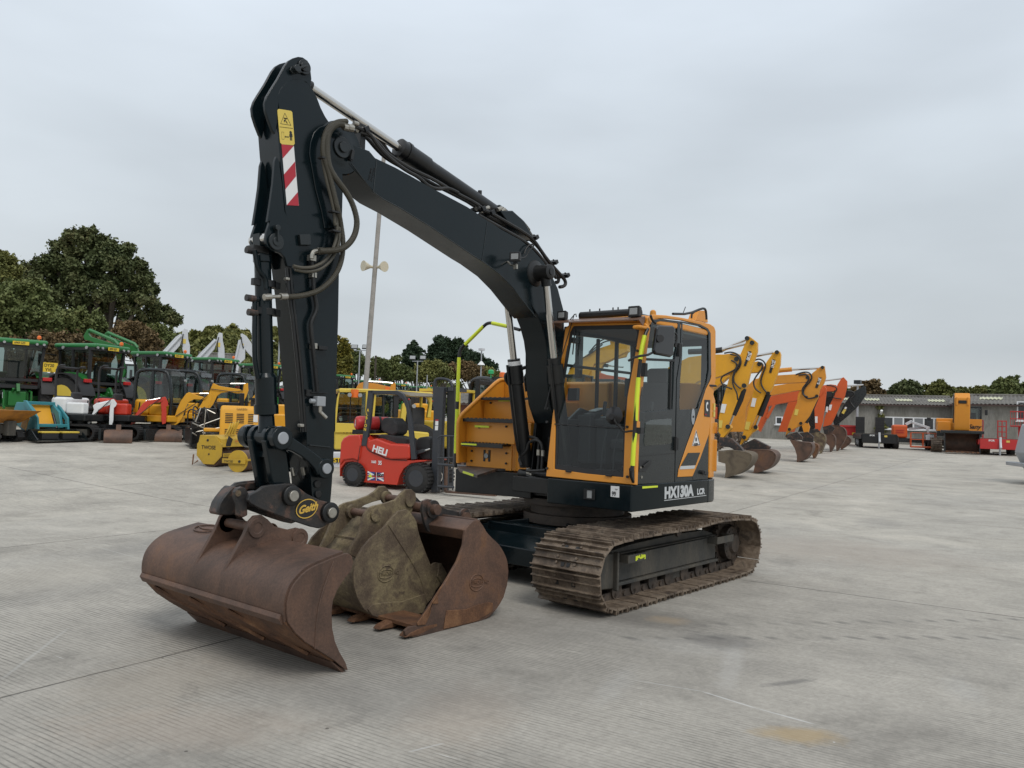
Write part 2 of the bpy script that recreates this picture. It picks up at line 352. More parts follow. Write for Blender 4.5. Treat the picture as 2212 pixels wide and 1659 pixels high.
# ------------------------------------------------------------------ yard
def make_ground():
    m, nt, b = nmat('brushed_concrete'); o = objco(nt)
    def M1(op, a, c=None, clamp=False):
        n = N(nt, 'ShaderNodeMath', operation=op); n.use_clamp = clamp
        for i, v in enumerate((a, c)):
            if v is None: continue
            if isinstance(v, (int, float)): n.inputs[i].default_value = v
            else: nt.links.new(v, n.inputs[i])
        return n.outputs[0]
    mp = N(nt, 'ShaderNodeMapping', vector_type='POINT'); nt.links.new(o, mp.inputs[0]); mp.inputs['Rotation'].default_value = (0, 0, R_(-6.6))
    sp = N(nt, 'ShaderNodeSeparateXYZ'); nt.links.new(mp.outputs[0], sp.inputs[0]); u, v = sp.outputs[0], sp.outputs[1]
    big = noise(nt, o, .16, 5, .6, .5); mid = noise(nt, o, .9, 7, .7, .3); fine = noise(nt, o, 22, 6, .75)
    st = N(nt, 'ShaderNodeMapping'); nt.links.new(mp.outputs[0], st.inputs[0]); st.inputs['Scale'].default_value = (9, .8, 1)
    streak = noise(nt, st.outputs[0], 2.2, 6, .75)
    c = ramp(nt, big, [(.3, (.272, .255, .226)), (.5, (.360, .337, .297)), (.66, (.298, .283, .256)), (.8, (.41, .378, .322))])
    # outer bays paler, with the far concrete's grazing sheen painted into the colour
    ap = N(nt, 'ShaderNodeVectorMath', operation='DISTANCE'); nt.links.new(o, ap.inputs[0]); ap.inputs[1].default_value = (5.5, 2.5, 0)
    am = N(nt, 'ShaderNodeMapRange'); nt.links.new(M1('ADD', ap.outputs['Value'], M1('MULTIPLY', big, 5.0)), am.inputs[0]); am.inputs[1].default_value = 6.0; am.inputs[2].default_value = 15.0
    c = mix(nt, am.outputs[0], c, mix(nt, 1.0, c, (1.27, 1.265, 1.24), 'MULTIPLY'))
    c = mix(nt, .75, c, ramp(nt, mid, [(.28, .24), (.45, .45), (.6, .54), (.75, .70)]), 'OVERLAY')
    c = mix(nt, .55, c, ramp(nt, fine, [(.25, .30), (.5, .5), (.75, .68)]), 'OVERLAY')
    c = mix(nt, .45, c, ramp(nt, streak, [(.3, .38), (.5, .5), (.66, .56), (.74, .9)]), 'OVERLAY')
    # brushed ribs across the slabs
    wob = M1('MULTIPLY', noise(nt, o, .8, 2), .05)
    uu = M1('ADD', u, wob)
    rib = M1('SINE', M1('MULTIPLY', uu, 2*math.pi/.034)); rib = M1('ADD', M1('MULTIPLY', rib, .5), .5)
    worn = ramp(nt, noise(nt, o, .45, 5, .65, .4), [(.36, 0.0), (.56, 1.0)])
    brk = ramp(nt, noise(nt, st.outputs[0], 3.4, 4, .7), [(.36, .15), (.52, 1.0)]); ribm = M1('MULTIPLY', M1('MULTIPLY', M1('POWER', rib, 4.0), worn), brk)
    c = mix(nt, M1('MULTIPLY', ribm, .80), c, (.10, .095, .085))
    # slab joints
    wj = M1('MULTIPLY', M1('SUBTRACT', noise(nt, o, 2.5, 5, .7), .5), .06)
    def joint(co, off, per, w):
        t = M1('ADD', M1('ADD', co, wj), -off+per*200+per/2); t = M1('MODULO', t, per); t = M1('ABSOLUTE', M1('SUBTRACT', t, per/2))
        return M1('SUBTRACT', 1.0, M1('DIVIDE', t, w), True)
    v0 = 5.66*math.sin(R_(-6.6)) + (-.08)*math.cos(R_(-6.6)); u0 = -1.21*math.cos(R_(6.6)) + 1.61*math.sin(R_(6.6))
    j = M1('MAXIMUM', joint(v, v0, 5.2, .017), joint(u, u0, 8.4, .017))
    j = M1('MULTIPLY', j, ramp(nt, noise(nt, o, 1.6, 3), [(.3, .45), (.55, 1.0)]))
    c = mix(nt, M1('MULTIPLY', j, .95), c, (.03, .028, .025))
    # stains and marks with shapes of their own
    edge = M1('MULTIPLY', M1('SUBTRACT', noise(nt, o, 6, 6, .7), .5), 1.3)
    def blob(p, rx, ry, ang, col, a):
        nonlocal c
        g = on_z(p, 0)
        mm = N(nt, 'ShaderNodeMapping', vector_type='TEXTURE'); nt.links.new(o, mm.inputs[0]); mm.inputs['Location'].default_value = (g.x, g.y, 0); mm.inputs['Rotation'].default_value = (0, 0, ang); mm.inputs['Scale'].default_value = (rx, ry, 1)
        s_ = N(nt, 'ShaderNodeSeparateXYZ'); nt.links.new(mm.outputs[0], s_.inputs[0]); r = M1('SQRT', M1('ADD', M1('POWER', M1('ABSOLUTE', s_.outputs[0]), 2.0), M1('POWER', M1('ABSOLUTE', s_.outputs[1]), 2.0)))
        f = M1('SUBTRACT', M1('ADD', 1.0, edge), r, True); f = M1('MULTIPLY', M1('MULTIPLY', f, 1.6, True), a)
        c = mix(nt, f, c, col)
    def seg(p, q, w, col, a):
        g1 = on_z(p, 0); g2 = on_z(q, 0); d = g2-g1; mid_ = (g1+g2)/2
        nonlocal c
        mm = N(nt, 'ShaderNodeMapping', vector_type='TEXTURE'); nt.links.new(o, mm.inputs[0]); mm.inputs['Location'].default_value = (mid_.x, mid_.y, 0); mm.inputs['Rotation'].default_value = (0, 0, math.atan2(d.y, d.x)); mm.inputs['Scale'].default_value = (d.length/2, w, 1)
        s_ = N(nt, 'ShaderNodeSeparateXYZ'); nt.links.new(mm.outputs[0], s_.inputs[0])
        fx = M1('MULTIPLY', M1('SUBTRACT', 1.0, M1('POWER', M1('ABSOLUTE', s_.outputs[0]), 6.0), True), M1('SUBTRACT', M1('ADD', 1.0, edge), M1('ABSOLUTE', s_.outputs[1]), True))
        c = mix(nt, M1('MULTIPLY', fx, a), c, col)
    blob((1725, 1588), .16, .30, .5, (.36, .27, .15), .75)
    blob((800, 1400), .75, .35, 1.2, (.12, .115, .105), .35)
    blob((1370, 1330), .5, .9, .4, (.09, .08, .07), .4)
    blob((1560, 1385), .30, .42, .3, (.12, .115, .11), .6)
    blob((1445, 1340), .18, .22, .3, (.36, .27, .17), .4)
    blob((1700, 1475), .05, .28, 1.1, (.12, .115, .11), .6)
    blob((1000, 1540), .7, .4, .5, (.34, .27, .21), .3)
    blob((330, 1480), .8, .6, .5, (.34, .29, .23), .3)
    blob((400, 1570), .4, .9, .8, (.34, .26, .2), .25)
    blob((60, 1250), 1.4, .9, .2, (.35, .32, .27), .3)
    blob((1820, 1190), 1.6, 2.2, .2, (.35, .30, .25), .4)
    blob((1900, 1130), 1.2, .5, .2, (.16, .155, .15), .3)
    blob((1580, 1440), .8, .10, .35, (.50, .49, .47), .22)
    blob((1500, 1400), .25, .5, .3, (.46, .46, .45), .12)
    blob((1330, 1480), .5, .12, .3, (.46, .46, .45), .15)
    blob((2080, 1490), .4, .15, .3, (.46, .46, .45), .15)
    for q in [(150, 985), (420, 970), (330, 1180), (540, 1085), (1690, 1030), (1990, 1060), (820, 1500)]: blob(q, 1.2, .5, .4+q[0]*.01, (.15, .145, .135), .35)
    seg((1370, 1469), (1520, 1494), .008, (.50, .50, .49), .6); seg((1515, 1493), (1640, 1532), .012, (.55, .55, .54), .9); seg((1635, 1530), (1762, 1565), .012, (.55, .55, .54), .8)
    seg((1640, 1512), (1700, 1565), .01, (.2, .19, .18), 0.0)
    seg((880, 1625), (960, 1605), .012, (.5, .5, .49), .6); seg((0, 1470), (150, 1355), .02, (.48, .48, .46), .35); seg((170, 1170), (330, 1215), .025, (.42, .41, .38), .3)
    # tyre tread prints in two rows
    for (p, q, nrep) in (((1380, 1352), (2215, 1338), 17), ((1330, 1378), (2215, 1378), 15)):
        g1 = on_z(p, 0); g2 = on_z(q, 0); d = g2-g1
        mm = N(nt, 'ShaderNodeMapping', vector_type='TEXTURE'); nt.links.new(o, mm.inputs[0]); mm.inputs['Location'].default_value = (g1.x, g1.y, 0); mm.inputs['Rotation'].default_value = (0, 0, math.atan2(d.y, d.x)); mm.inputs['Scale'].default_value = (d.length/nrep, .085, 1)
        s_ = N(nt, 'ShaderNodeSeparateXYZ'); nt.links.new(mm.outputs[0], s_.inputs[0]); xx = s_.outputs[0]; yy = s_.outputs[1]
        inx = M1('MULTIPLY', M1('GREATER_THAN', xx, 0.0), M1('LESS_THAN', xx, float(nrep)))
        t = M1('ABSOLUTE', M1('SUBTRACT', M1('FRACT', M1('ADD', xx, M1('MULTIPLY', yy, .22))), .5))
        f = M1('MULTIPLY', M1('SUBTRACT', M1('ADD', .26, M1('MULTIPLY', edge, .18)), t, True), 7.0, True); f = M1('MULTIPLY', f, M1('SUBTRACT', M1('ADD', 1.0, edge), M1('ABSOLUTE', yy), True))
        c = mix(nt, M1('MULTIPLY', M1('MULTIPLY', M1('MULTIPLY', f, inx), ramp(nt, mid, [(.4, .2), (.55, 1.0)])), .7), c, (.10, .096, .09))
    sc2 = N(nt, 'ShaderNodeMapping'); nt.links.new(mp.outputs[0], sc2.inputs[0]); sc2.inputs['Scale'].default_value = (30, 2.2, 1)
    sf = noise(nt, sc2.outputs[0], 1.6, 3, .6); pz = noise(nt, o, .55, 3, .6)
    sf = M1('MULTIPLY', ramp(nt, sf, [(.66, 0.0), (.72, 1.0)]), ramp(nt, pz, [(.5, 0.0), (.62, 1.0)]))
    c = mix(nt, M1('MULTIPLY', sf, .55), c, (.56, .55, .52))
    dk = ramp(nt, noise(nt, o, 2.6, 8, .75, .6), [(.60, 0.0), (.72, 1.0)]); c = mix(nt, M1('MULTIPLY', dk, .38), c, (.15, .14, .125))
    # little specks and chips
    v2 = N(nt, 'ShaderNodeTexVoronoi'); nt.links.new(o, v2.inputs[0]); v2.inputs['Scale'].default_value = 4.5
    spk = M1('LESS_THAN', v2.outputs['Distance'], M1('MULTIPLY', noise(nt, o, 3, 2), .085)); sc_ = N(nt, 'ShaderNodeSeparateColor'); nt.links.new(v2.outputs['Color'], sc_.inputs[0])
    spk = M1('MULTIPLY', spk, M1('GREATER_THAN', sc_.outputs[0], .72))
    c = mix(nt, M1('MULTIPLY', spk, .8), c, ramp(nt, sc_.outputs[1], [(.3, (.07, .06, .05)), (.7, (.5, .49, .47))]))
    # beyond the yard the sheet is grass
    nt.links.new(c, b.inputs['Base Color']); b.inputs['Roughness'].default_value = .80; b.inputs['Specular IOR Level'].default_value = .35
    h = M1('ADD', M1('MULTIPLY', ribm, -.6), M1('MULTIPLY', fine, .6)); h = M1('ADD', h, M1('MULTIPLY', j, -2.0))
    bump(nt, b, h, .5, .006)
    mb = MB(); rs = [0.0] + [1.2*1.12**i for i in range(62)]; nseg = 144; vs = []; fs = []
    for i, r in enumerate(rs):
        for k in range(nseg):
            t = 2*math.pi*k/nseg; x = CAM.x + r*math.cos(t); y = CAM.y + r*math.sin(t); vs.append((x, y, ground_z(x, y)))
    for i in range(len(rs)-1):
        for k in range(nseg): fs.append((i*nseg+k, (i+1)*nseg+k, (i+1)*nseg+(k+1) % nseg, i*nseg+(k+1) % nseg))
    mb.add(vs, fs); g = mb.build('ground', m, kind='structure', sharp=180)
make_ground()
# ------------------------------------------------------------------ the main excavator (x forward, y towards its cab side)
EX = thing('tracked_excavator', 'large black and orange excavator with yellow taped cab pillar, parked in the foreground', 'excavator')
# --- undercarriage
UC = []
def track(yc):
    hw = .372; cx0, cx1, cz, r = 1.285, -1.52, .345, .300
    path = []
    n = 12
    for i in range(n+1): t = R_(-90+180*i/n); path.append((cx0+r*math.cos(t), cz+r*math.sin(t)))
    L = cx0-cx1
    for i in range(1, 24):
        t = i/24; x = cx0-L*t; z = cz+r + .030*math.sin(t*math.pi*2)*(-1 if t > .5 else 0)*1 + (.012*math.sin(t*math.pi*2) if t < .5 else 0); path.append((x, z))
    for i in range(n+1): t = R_(90+180*i/n); path.append((cx1+r*math.cos(t), cz+r*math.sin(t)))
    for i in range(1, 24): path.append((cx1+L*i/24, cz-r))
    P = [Vector((a, 0, b)) for a, b in path]; seg = [(P[(i+1) % len(P)]-P[i]).length for i in range(len(P))]; tot = sum(seg); ns = 44; pitch = tot/ns
    def atl(s):
        s %= tot; i = 0
        while s > seg[i]: s -= seg[i]; i += 1
        return P[i].lerp(P[(i+1) % len(P)], s/seg[i])
    shoe = MB(); link = MB(); rr = random.Random(3)
    for k in range(ns):
        a = atl(k*pitch); b = atl((k+1)*pitch); d = (b-a).normalized(); nrm = Vector((d.z, 0, -d.x)); c = (a+b)/2 + Vector((0, yc, 0)); base = c + nrm*.012
        nrm = nrm if nrm.dot(c-Vector((-.1, yc, cz))) > 0 else -nrm
        y = Vector((0, 1, 0)); pl = pitch*.5
        # plate with lapped front and rear edges and three grouser bars, cut as one profile across the width
        prof = [(-pl*1.02, -.004), (-pl*1.03, .040), (-pl*.90, .042), (-pl*.82, .008), (-pl*.12, .006), (-pl*.07, .034), (pl*.03, .034), (pl*.08, .006), (pl*.66, .008), (pl*.70, .038), (pl*.80, .038), (pl*.86, .0), (pl*.93, -.006), (pl*.93, -.014), (-pl*.9, -.012)]
        tl = rr.uniform(-.004, .004)
        pts = [c + d*px_ + nrm*(pz+tl) - y*hw for px_, pz in prof]
        shoe.prism(pts, y*2*hw)
        for sy in (-.10, .10):
            link.box(c - nrm*.045 + y*sy, (pitch*1.04, .032, .07), Matrix((d, y, nrm)).transposed())
            for e in (-.3, .3): shoe.cyl(c + y*(sy) + d*pitch*e*.55, c + y*(sy) + d*pitch*e*.55 + nrm*.024, .014, seg=6)
        link.mi = 1
        for sy in (-.03, .03): link.box(c + y*sy*(1 + (k % 3)) - d*pl*.45 + nrm*(.0105+tl), (pitch*.20, .035, .006), Matrix((d, y, nrm)).transposed())
        link.mi = 0
        link.cyl(a + V(0, yc-.13, 0) - nrm*.045, a + V(0, yc+.13, 0) - nrm*.045, .024, seg=8)
    t = shoe.build('track', 'track', EX, bevel=.002, seg=1); l = link.build('chain', ['trackin', 'decalk'], t)
    UC.append(t)
    # frame
    so_ = 1 if yc > 0 else -1; yo = yc+so_*.14; yi = yc-so_*.22
    f = MB()
    prof = [(1.02, .20), (1.06, .26), (1.06, .46), (1.0, .50), (.60, .53), (-.2, .55), (-.9, .54), (-1.12, .49), (-1.12, .20)]
    pr2 = [(1.0, .17), (1.0, .42), (.2, .47), (-1.1, .47), (-1.1, .17)]
    f.prism([V(x, yo-so_*.05, z) for x, z in prof], V(0, so_*-.33, 0))
    f.prism([V(1.02, yo-so_*.05, .22), V(1.04, yo-so_*.05, .45), V(-1.1, yo-so_*.05, .46), V(-1.1, yo-so_*.05, .22)], V(0, so_*.05, 0))
    f.box((-.05, yo+so_*.01, .20), (2.1, .05, .03)); f.box((-.05, yo-so_*.02, .475), (2.1, .06, .012))
    fr = f.build('track_frame', 'dustysteel', EX, bevel=.012); UC.append(fr)
    g = MB(); g.prism([V(1.44, yc-.17, .20), V(1.02, yc-.17, .17), V(1.02, yc-.17, .50), V(1.36, yc-.17, .50), V(1.47, yc-.17, .40)], V(0, .34, 0)); g.box((1.04, yc+so_*.19, .335), (.03, .06, .36)); g.build('idler_guard', 'dustysteel', fr, bevel=.02)
    g = MB(); g.lathe((cx0, yc-.08, cz), (0, 1, 0), [(0, .12), (0, .25), (.05, .25), (.05, .27), (.11, .27), (.11, .25), (.16, .25), (.16, .12)]); g.build('idler', 'trackin', fr)
    g = MB()
    for k in range(7):
        x = .92-k*.33; g.lathe((x, yc-.13, .135), (0, 1, 0), [(0, .05), (0, .085), (.05, .085), (.055, .065), (.2, .065), (.205, .085), (.26, .085), (.26, .05)], 16);  g.box((x, yo-so_*.1, .185), (.11, .03, .06)); g.cyl((x, yo-so_*.10, .14), (x, yo-so_*.05, .14), .04, seg=12); g.cut()
    g.build('bottom_roller', 'trackin', fr)
    g = MB(); g.lathe((-.3, yc-.11, .575), (0, 1, 0), [(0, .03), (0, .055), (.22, .055), (.22, .03)], 14); g.bar((-.3, yc-.2, .55), (-.3, yc+.1, .56), .06, .05); g.build('carrier_roller', 'trackin', fr)
    g = MB(); g.prism([V(-.15, yo-so_*.07, .10), V(-.33, yo-so_*.07, .10), V(-.35, yo-so_*.07, .22), V(-.13, yo-so_*.07, .22)], V(0, so_*.05, 0)); g.build('chain_guide', 'dustysteel', fr, bevel=.008)
    # sprocket
    g = MB(); nt_ = 21; vs = []
    for k in range(nt_):
        for (fa, rr_) in ((-.36, .232), (-.18, .272), (.18, .272), (.36, .232)):
            t_ = 2*math.pi*(k+fa)/nt_; vs.append(V(cx1+rr_*math.cos(t_), yc+.03*so_-.025, cz+rr_*math.sin(t_)))
    g.prism(vs, V(0, .05, 0)); g.lathe((cx1, yc-.1, cz), (0, 1, 0), [(0, .17), (.1, .19), (.24, .19), (.26, .12), (.29, .10)] if so_ > 0 else [(-.09, .10), (-.06, .12), (-.04, .19), (.1, .19), (.2, .17)], 28)
    for k in range(12): t_ = 2*math.pi*k/12; g.cyl((cx1+.155*math.cos(t_), yc+so_*.13, cz+.155*math.sin(t_)), (cx1+.155*math.cos(t_), yc+so_*.155, cz+.155*math.sin(t_)), .012, seg=6)
    g.build('sprocket', 'trackin', fr)
    # step brackets standing out of the frame
    for (x0, x1) in ((.62, .92), (-1.28, -.92)):
        z = .47; b = MB(); b.tube([V(x1, yo-.02*so_, z), V(x1, yo+.11*so_, z), V(x0, yo+.11*so_, z), V(x0, yo-.02*so_, z)], .008, 6); b.box(((x0+x1)/2, yo+.115*so_, z-.03), (x1-x0+.05, .012, .075)); b.box((x1+.02, yo+.05*so_, z-.03), (.012, .13, .075)); b.box((x0-.02, yo+.05*so_, z-.03), (.012, .13, .075))
        st = b.build('step_bracket', 'dustysteel', fr, bevel=.003)
        if x0 > 0:
            mb_ = MB(); r_ = random.Random(1)
            for i in range(9): mb_.box((x0+.03+.02*i, yo+so_*.1225, z-.03+r_.uniform(-.008, .012)), (.018, .002, r_.uniform(.02, .045)))
            mb_.build('worn_tape', 'hivis', fr)
track(.995); track(-.995)
b = MB()
for s in (1, -1):
    for e in (1, -1): b.prism([V(e*.25, s*.25, .40), V(e*.62, s*.66, .30), V(e*.86, s*.80, .30), V(e*.55, s*.25, .40)], V(0, 0, .24))
b.prism([V(.62, .62, .36), V(.62, -.62, .36), V(-.62, -.62, .36), V(-.62, .62, .36)], V(0, 0, .22))
b.prism([V(.94, .85, .20), V(.62, .55, .42), V(.62, -.55, .42), V(.94, -.85, .20), V(.94, -.85, .40), V(.66, -.5, .60), V(.66, .5, .60), V(.94, .85, .40)][0:4], V(.0, 0, .18))
b.box((.72, 0, .47), (.10, 1.3, .24)); b.box((-.72, 0, .47), (.10, 1.3, .24)); b.box((.72, 0, .34), (.16, 1.3, .02))
cb = b.build('car_body', 'dark', EX, bevel=.01); UC.append(cb)
b = MB(); b.box((.776, .62, .50), (.004, .055, .055)); b.build('sticker', 'decalw', cb); b = MB(); b.box((.7795, .62, .50), (.003, .028, .028)); b.build('sticker_mark', 'decalk', cb)
b = MB(); b.lathe((0, 0, .60), (0, 0, 1), [(0, .60), (.10, .60), (.10, .52), (.20, .52), (.20, .60), (.27, .60)], 48); UC.append(b.build('slew_ring', 'trackin', EX, bevel=.004))
for o in UC: o.rotation_euler.z = -SL
# --- turntable skirt
XF = .917; ZB, ZT = .868, 1.122
b = MB(); pl = [(XF, .255), (XF, 1.235), (XF-.015, 1.245), (-.66, 1.245), (-.66, .255)]
b.prism([V(x, y, ZB+.004) for x, y in pl], V(0, 0, ZT-ZB-.004)); sk = b.build('cab_side_skirt', 'dark', EX, bevel=.012)
b = MB(); pl = [(-.665, 1.247), (-.82, 1.235), (-.93, 1.19), (-1.08, 1.07), (-1.3, .78), (-1.43, .42), (-1.48, 0), (-1.43, -.42), (-1.3, -.78), (-1.08, -1.07), (-.82, -1.235), (-.60, -1.247), (-.60, 0)]
b.prism([V(x, y, ZB) for x, y in pl], V(0, 0, ZT-ZB)); cw0 = b.build('counterweight_base', 'dark2', EX, bevel=.02)
b = MB(); q = Xp(R4((1352, 1383), (1378, 1383), (1378, 1415), (1350, 1415)), -1.0); b.box((-1.0, 1.125, 1.09), (.13, .035, .045), Matrix.Rotation(R_(36), 3, 'Z')); b.build('tail_reflector', 'redlens', cw0, bevel=.004)
b = MB(); b.prism([V(x, y, ZB+.02) for x, y in [(.55, .25), (.55, -.52), (-.6, -.52), (-.6, .25)]], V(0, 0, .17)); b.prism([V(x, y, ZB+.01) for x, y in [(.55, -.50), (.62, -1.2), (-.6, -1.24), (-.6, -.5)]], V(0, 0, .10)); b.build('turntable_floor', 'black', EX, bevel=.01)
# skirt details: lamp, lot sticker, tape, model lettering
fx = XF+.001
def onf(*q): return Xp(R4(*q), fx)
lc = onf((447, 1468))[0]; b = MB(); b.frame([lc+V(.0, y, z) for y, z in ((-.065, -.05), (.065, -.05), (.065, .05), (-.065, .05))], [lc+V(.0, y, z) for y, z in ((-.03, -.038), (.03, -.038), (.03, .038), (-.03, .038))], (.012, 0, 0)); b.build('work_lamp_bezel', 'black', sk, bevel=.003)
b = MB(); b.box(lc+V(.004, 0, 0), (.006, .058, .074)); b.build('work_lamp', 'lamp', sk)
q = onf((601, 1407), (662, 1411), (661, 1492), (599, 1486)); b = MB(); b.prism(q, V(.003, 0, 0)); st = b.build('lot_sticker', 'decalw', sk)
p0 = onf((608, 1478))[0]; text('99', p0+V(.0045, 0, 0), (0, 1, 0), (0, 0, 1), .058, 'decalk', sk, bold=.02, sx=.8); p0 = onf((634, 1436))[0]; text('Lot', p0+V(.0045, 0, 0), (0, 1, 0), (0, 0, 1), .018, 'decalk', sk)
q = Yp(R4((828, 1411), (940, 1405), (940, 1418), (828, 1427)), 1.247); b = MB(); b.prism(q, V(0, .002, 0)); b.build('reflective_tape', 'hivis', sk)
p0 = Yp(R4((988, 1498), (1225, 1470)), 1.248); p1 = Yp(R4((1228, 1468)), 1.248)[0]
def tleft(body, p, sz, mat='decals', bold=.035, sx=.9, shear=0): return text(body, p, (-1, 0, 0), (0, 0, 1), sz, mat, EX, bold=bold, sx=sx, world=False, shear=shear)
text('HX130A', V(p0[0].x, 1.2485, p0[0].z), (-1, 0, 0), (0, 0, 1), .152, 'decals', sk, bold=.055, sx=1.12)
text('LCR', V(p0[1].x, 1.2485, p0[1].z+.0), (-1, 0, 0), (0, 0, 1), .085, 'decals', sk, bold=.05, sx=1.15)
b = MB(); b.bar(V(p0[0].x, 1.247, p0[0].z-.022), V(-.62, 1.247, p0[0].z-.018), .003, .006); b.build('lettering_underline', 'decals', sk)
# --- cab
CAB = MB()
zc0 = ZT+.008
YL, YR = 1.235, .262
def fz(z): return XF-.02 - (z-ZT)*.105          # the front of the cab leans back
def F4(*q):                                      # a picture point of the cab front, on its leaning plane
    out = []
    n = V(1, 0, .105).normalized(); o = V(fz(ZT), 0, ZT)
    for p in R4(*q): out.append(on_pl(p, o, n))
    return out
fo = F4((128, 1338), (175, 900), (235, 520), (268, 262), (300, 232), (845, 222), (868, 250), (845, 420), (805, 760), (790, 1000), (775, 1400), (420, 1368))
fi = F4((188, 1285), (198, 900), (262, 520), (300, 290), (325, 245), (790, 235), (806, 262), (780, 420), (718, 760), (700, 1000), (688, 1345), (420, 1318))
n_ = V(-1, 0, -.105).normalized()
b = MB(); b.frame(fo, fi, n_*.055); CABO = b.build('cab', 'orange', EX, bevel=.010)
gi = [p+n_*.012 for p in fi]; cen = sum(gi, V(0, 0, 0))/len(gi); gi = [cen+(p-cen)*1.015 for p in gi]
gin = [cen+(p-cen)*.925 for p in gi]
b = MB(); b.frame(gi, gin, n_*.008); b.build('windscreen_seal', 'plastic', CABO)
b = MB(); b.add([p+n_*.004 for p in gi], [tuple(range(len(gi)))]); b.build('windscreen', 'glass', CABO, fix=False)
q = F4((192, 958), (702, 992)); b = MB(); b.bar(q[0]+n_*.006, q[1]+n_*.006, .02, .012); b.build('screen_divider', 'plastic', CABO)
# bolts round the screen
b = MB()
for p in F4((212, 434), (796, 428), (722, 980), (724, 1342), (140, 944), (146, 846), (140, 1280)): b.cyl(p, p-n_*.018, .013, seg=10); b.cut()
b.build('screen_bolt', 'plastic', CABO)
b = MB()
for q in (((275, 1300), (315, 1305)), ((565, 1330), (610, 1335))): q = F4(*q); b.bar(q[0]-n_*.006, q[1]-n_*.006, .02, .018); b.cut()
b.build('screen_latch', 'plastic', CABO, bevel=.004)
# left side: panels traced on the side plane
def L4(*q, Y=YL): return Yp(R4(*q), Y)
TH = V(0, -.03, 0)
roofband = L4((868, 185), (905, 163), (1000, 168), (1115, 185), (1260, 214), (1325, 233), (1352, 252), (1363, 282), (1363, 640), (1332, 790), (1318, 800), (1322, 700), (1328, 430), (1322, 300), (1306, 268), (1250, 238), (1115, 206), (1000, 193), (928, 192), (900, 215), (875, 330), (858, 430), (838, 560), (820, 700), (805, 860), (795, 1060), (783, 1280), (776, 1398), (760, 1398), (775, 1100), (805, 760), (845, 420))
b = MB(); b.prism(roofband, TH); b.build('side_frame', 'orange', CABO, bevel=.010)
sash = L4((1330, 600), (1345, 720), (1330, 800), (1310, 1030), (1245, 1210), (1190, 1338), (1082, 1343), (1090, 1285), (1150, 1110), (1215, 935), (1262, 790), (1290, 700), (1320, 640))
b = MB(); b.prism(sash, V(0, .006, 0)); b.prism(sash, V(0, -.02, 0)); b.build('side_sash', 'orange', CABO, bevel=.006)
q = L4((1160, 1168), (1248, 1166), (1215, 1256), (1108, 1262), Y=YL+.008); b = MB(); b.prism(q, V(0, .002, 0)); b.build('dark_stripe', 'dark2', CABO)
q = L4((1106, 1264), (1212, 1258), (1205, 1282), (1098, 1288), Y=YL+.008); b = MB(); b.prism(q, V(0, .002, 0)); b.build('grey_stripe', 'decals', CABO)
# door: lower panel, frames and panes
do = L4((866, 260), (905, 200), (960, 194), (1108, 212), (1102, 470), (1075, 640), (1068, 1000), (1062, 1385), (905, 1392), (783, 1396), (795, 1060), (815, 760))
di = L4((886, 290), (918, 222), (962, 212), (1086, 226), (1080, 400), (1062, 500), (1055, 700), (1048, 850), (940, 862), (818, 872), (832, 700), (862, 430))
b = MB(); b.frame(do[:], di[:], TH); DOOR = b.build('door', 'dark2', CABO, bevel=.005)
b = MB(); b.add([p+V(0, -.012, 0) for p in di], [tuple(range(len(di)))]); b.build('door_window', 'glass', DOOR, fix=False)
q1 = L4((856, 488), (1064, 497)); b = MB(); b.bar(q1[0]+V(0, -.006, 0), q1[1]+V(0, -.006, 0), .02, .024); q1 = L4((1040, 500), (1032, 850)); b.bar(q1[0]+V(0, -.006, 0), q1[1]+V(0, -.006, 0), .02, .02); b.build('sliding_frame', 'plastic', DOOR)
q = L4((850, 945), (885, 928), (1038, 918), (1042, 1088), (1030, 1100), (845, 1118), (838, 1085)); b = MB(); b.prism([p+V(0, .0012, 0) for p in q], V(0, .003, 0)); lowp = b.build('lower_door_window', 'glassd', DOOR)
b = MB(); q = L4((800, 1192), (1060, 1172)); b.bar(q[0]+V(0, .002, 0), q[1]+V(0, .002, 0), .004, .006); b.build('door_crease', 'plastic', DOOR)
q = L4((800, 1220), (893, 1218), (890, 1250), (850, 1302), (802, 1306)); b = MB(); b.prism(q, V(0, .006, 0)); b.build('handle_recess', 'plastic', DOOR, bevel=.004)
q = L4((824, 1268), (868, 1232)); b = MB(); b.bar(q[0]+V(0, .014, 0), q[1]+V(0, .014, 0), .02, .022); b.build('door_handle', 'black', DOOR, bevel=.005)
q = L4((811, 1274), (822, 1344)); b = MB(); b.cyl(q[0], q[0]+V(0, .012, 0), .010, seg=12); b.cyl(q[1], q[1]+V(0, .006, 0), .014, seg=12); b.build('door_lock', 'zinc', DOOR)
b = MB()
for yy in (850, 1100): 
    q = L4((1056, yy-50), (1056, yy+50), (1080, yy+45), (1080, yy-45))
for (x, y) in ((1090, 420), (1066, 1100)):
    q = L4((x-14, y-50), (x+4, y+50)); b.box((q[0]+q[1])/2+V(0, .015, 0), (.03, .03, abs(q[0].z-q[1].z))); b.cyl((q[0]+q[1])/2+V(-.02, .02, -.06), (q[0]+q[1])/2+V(-.02, .02, .06), .016, seg=12); b.cut()
b.build('door_hinge', 'plastic', DOOR, bevel=.004)
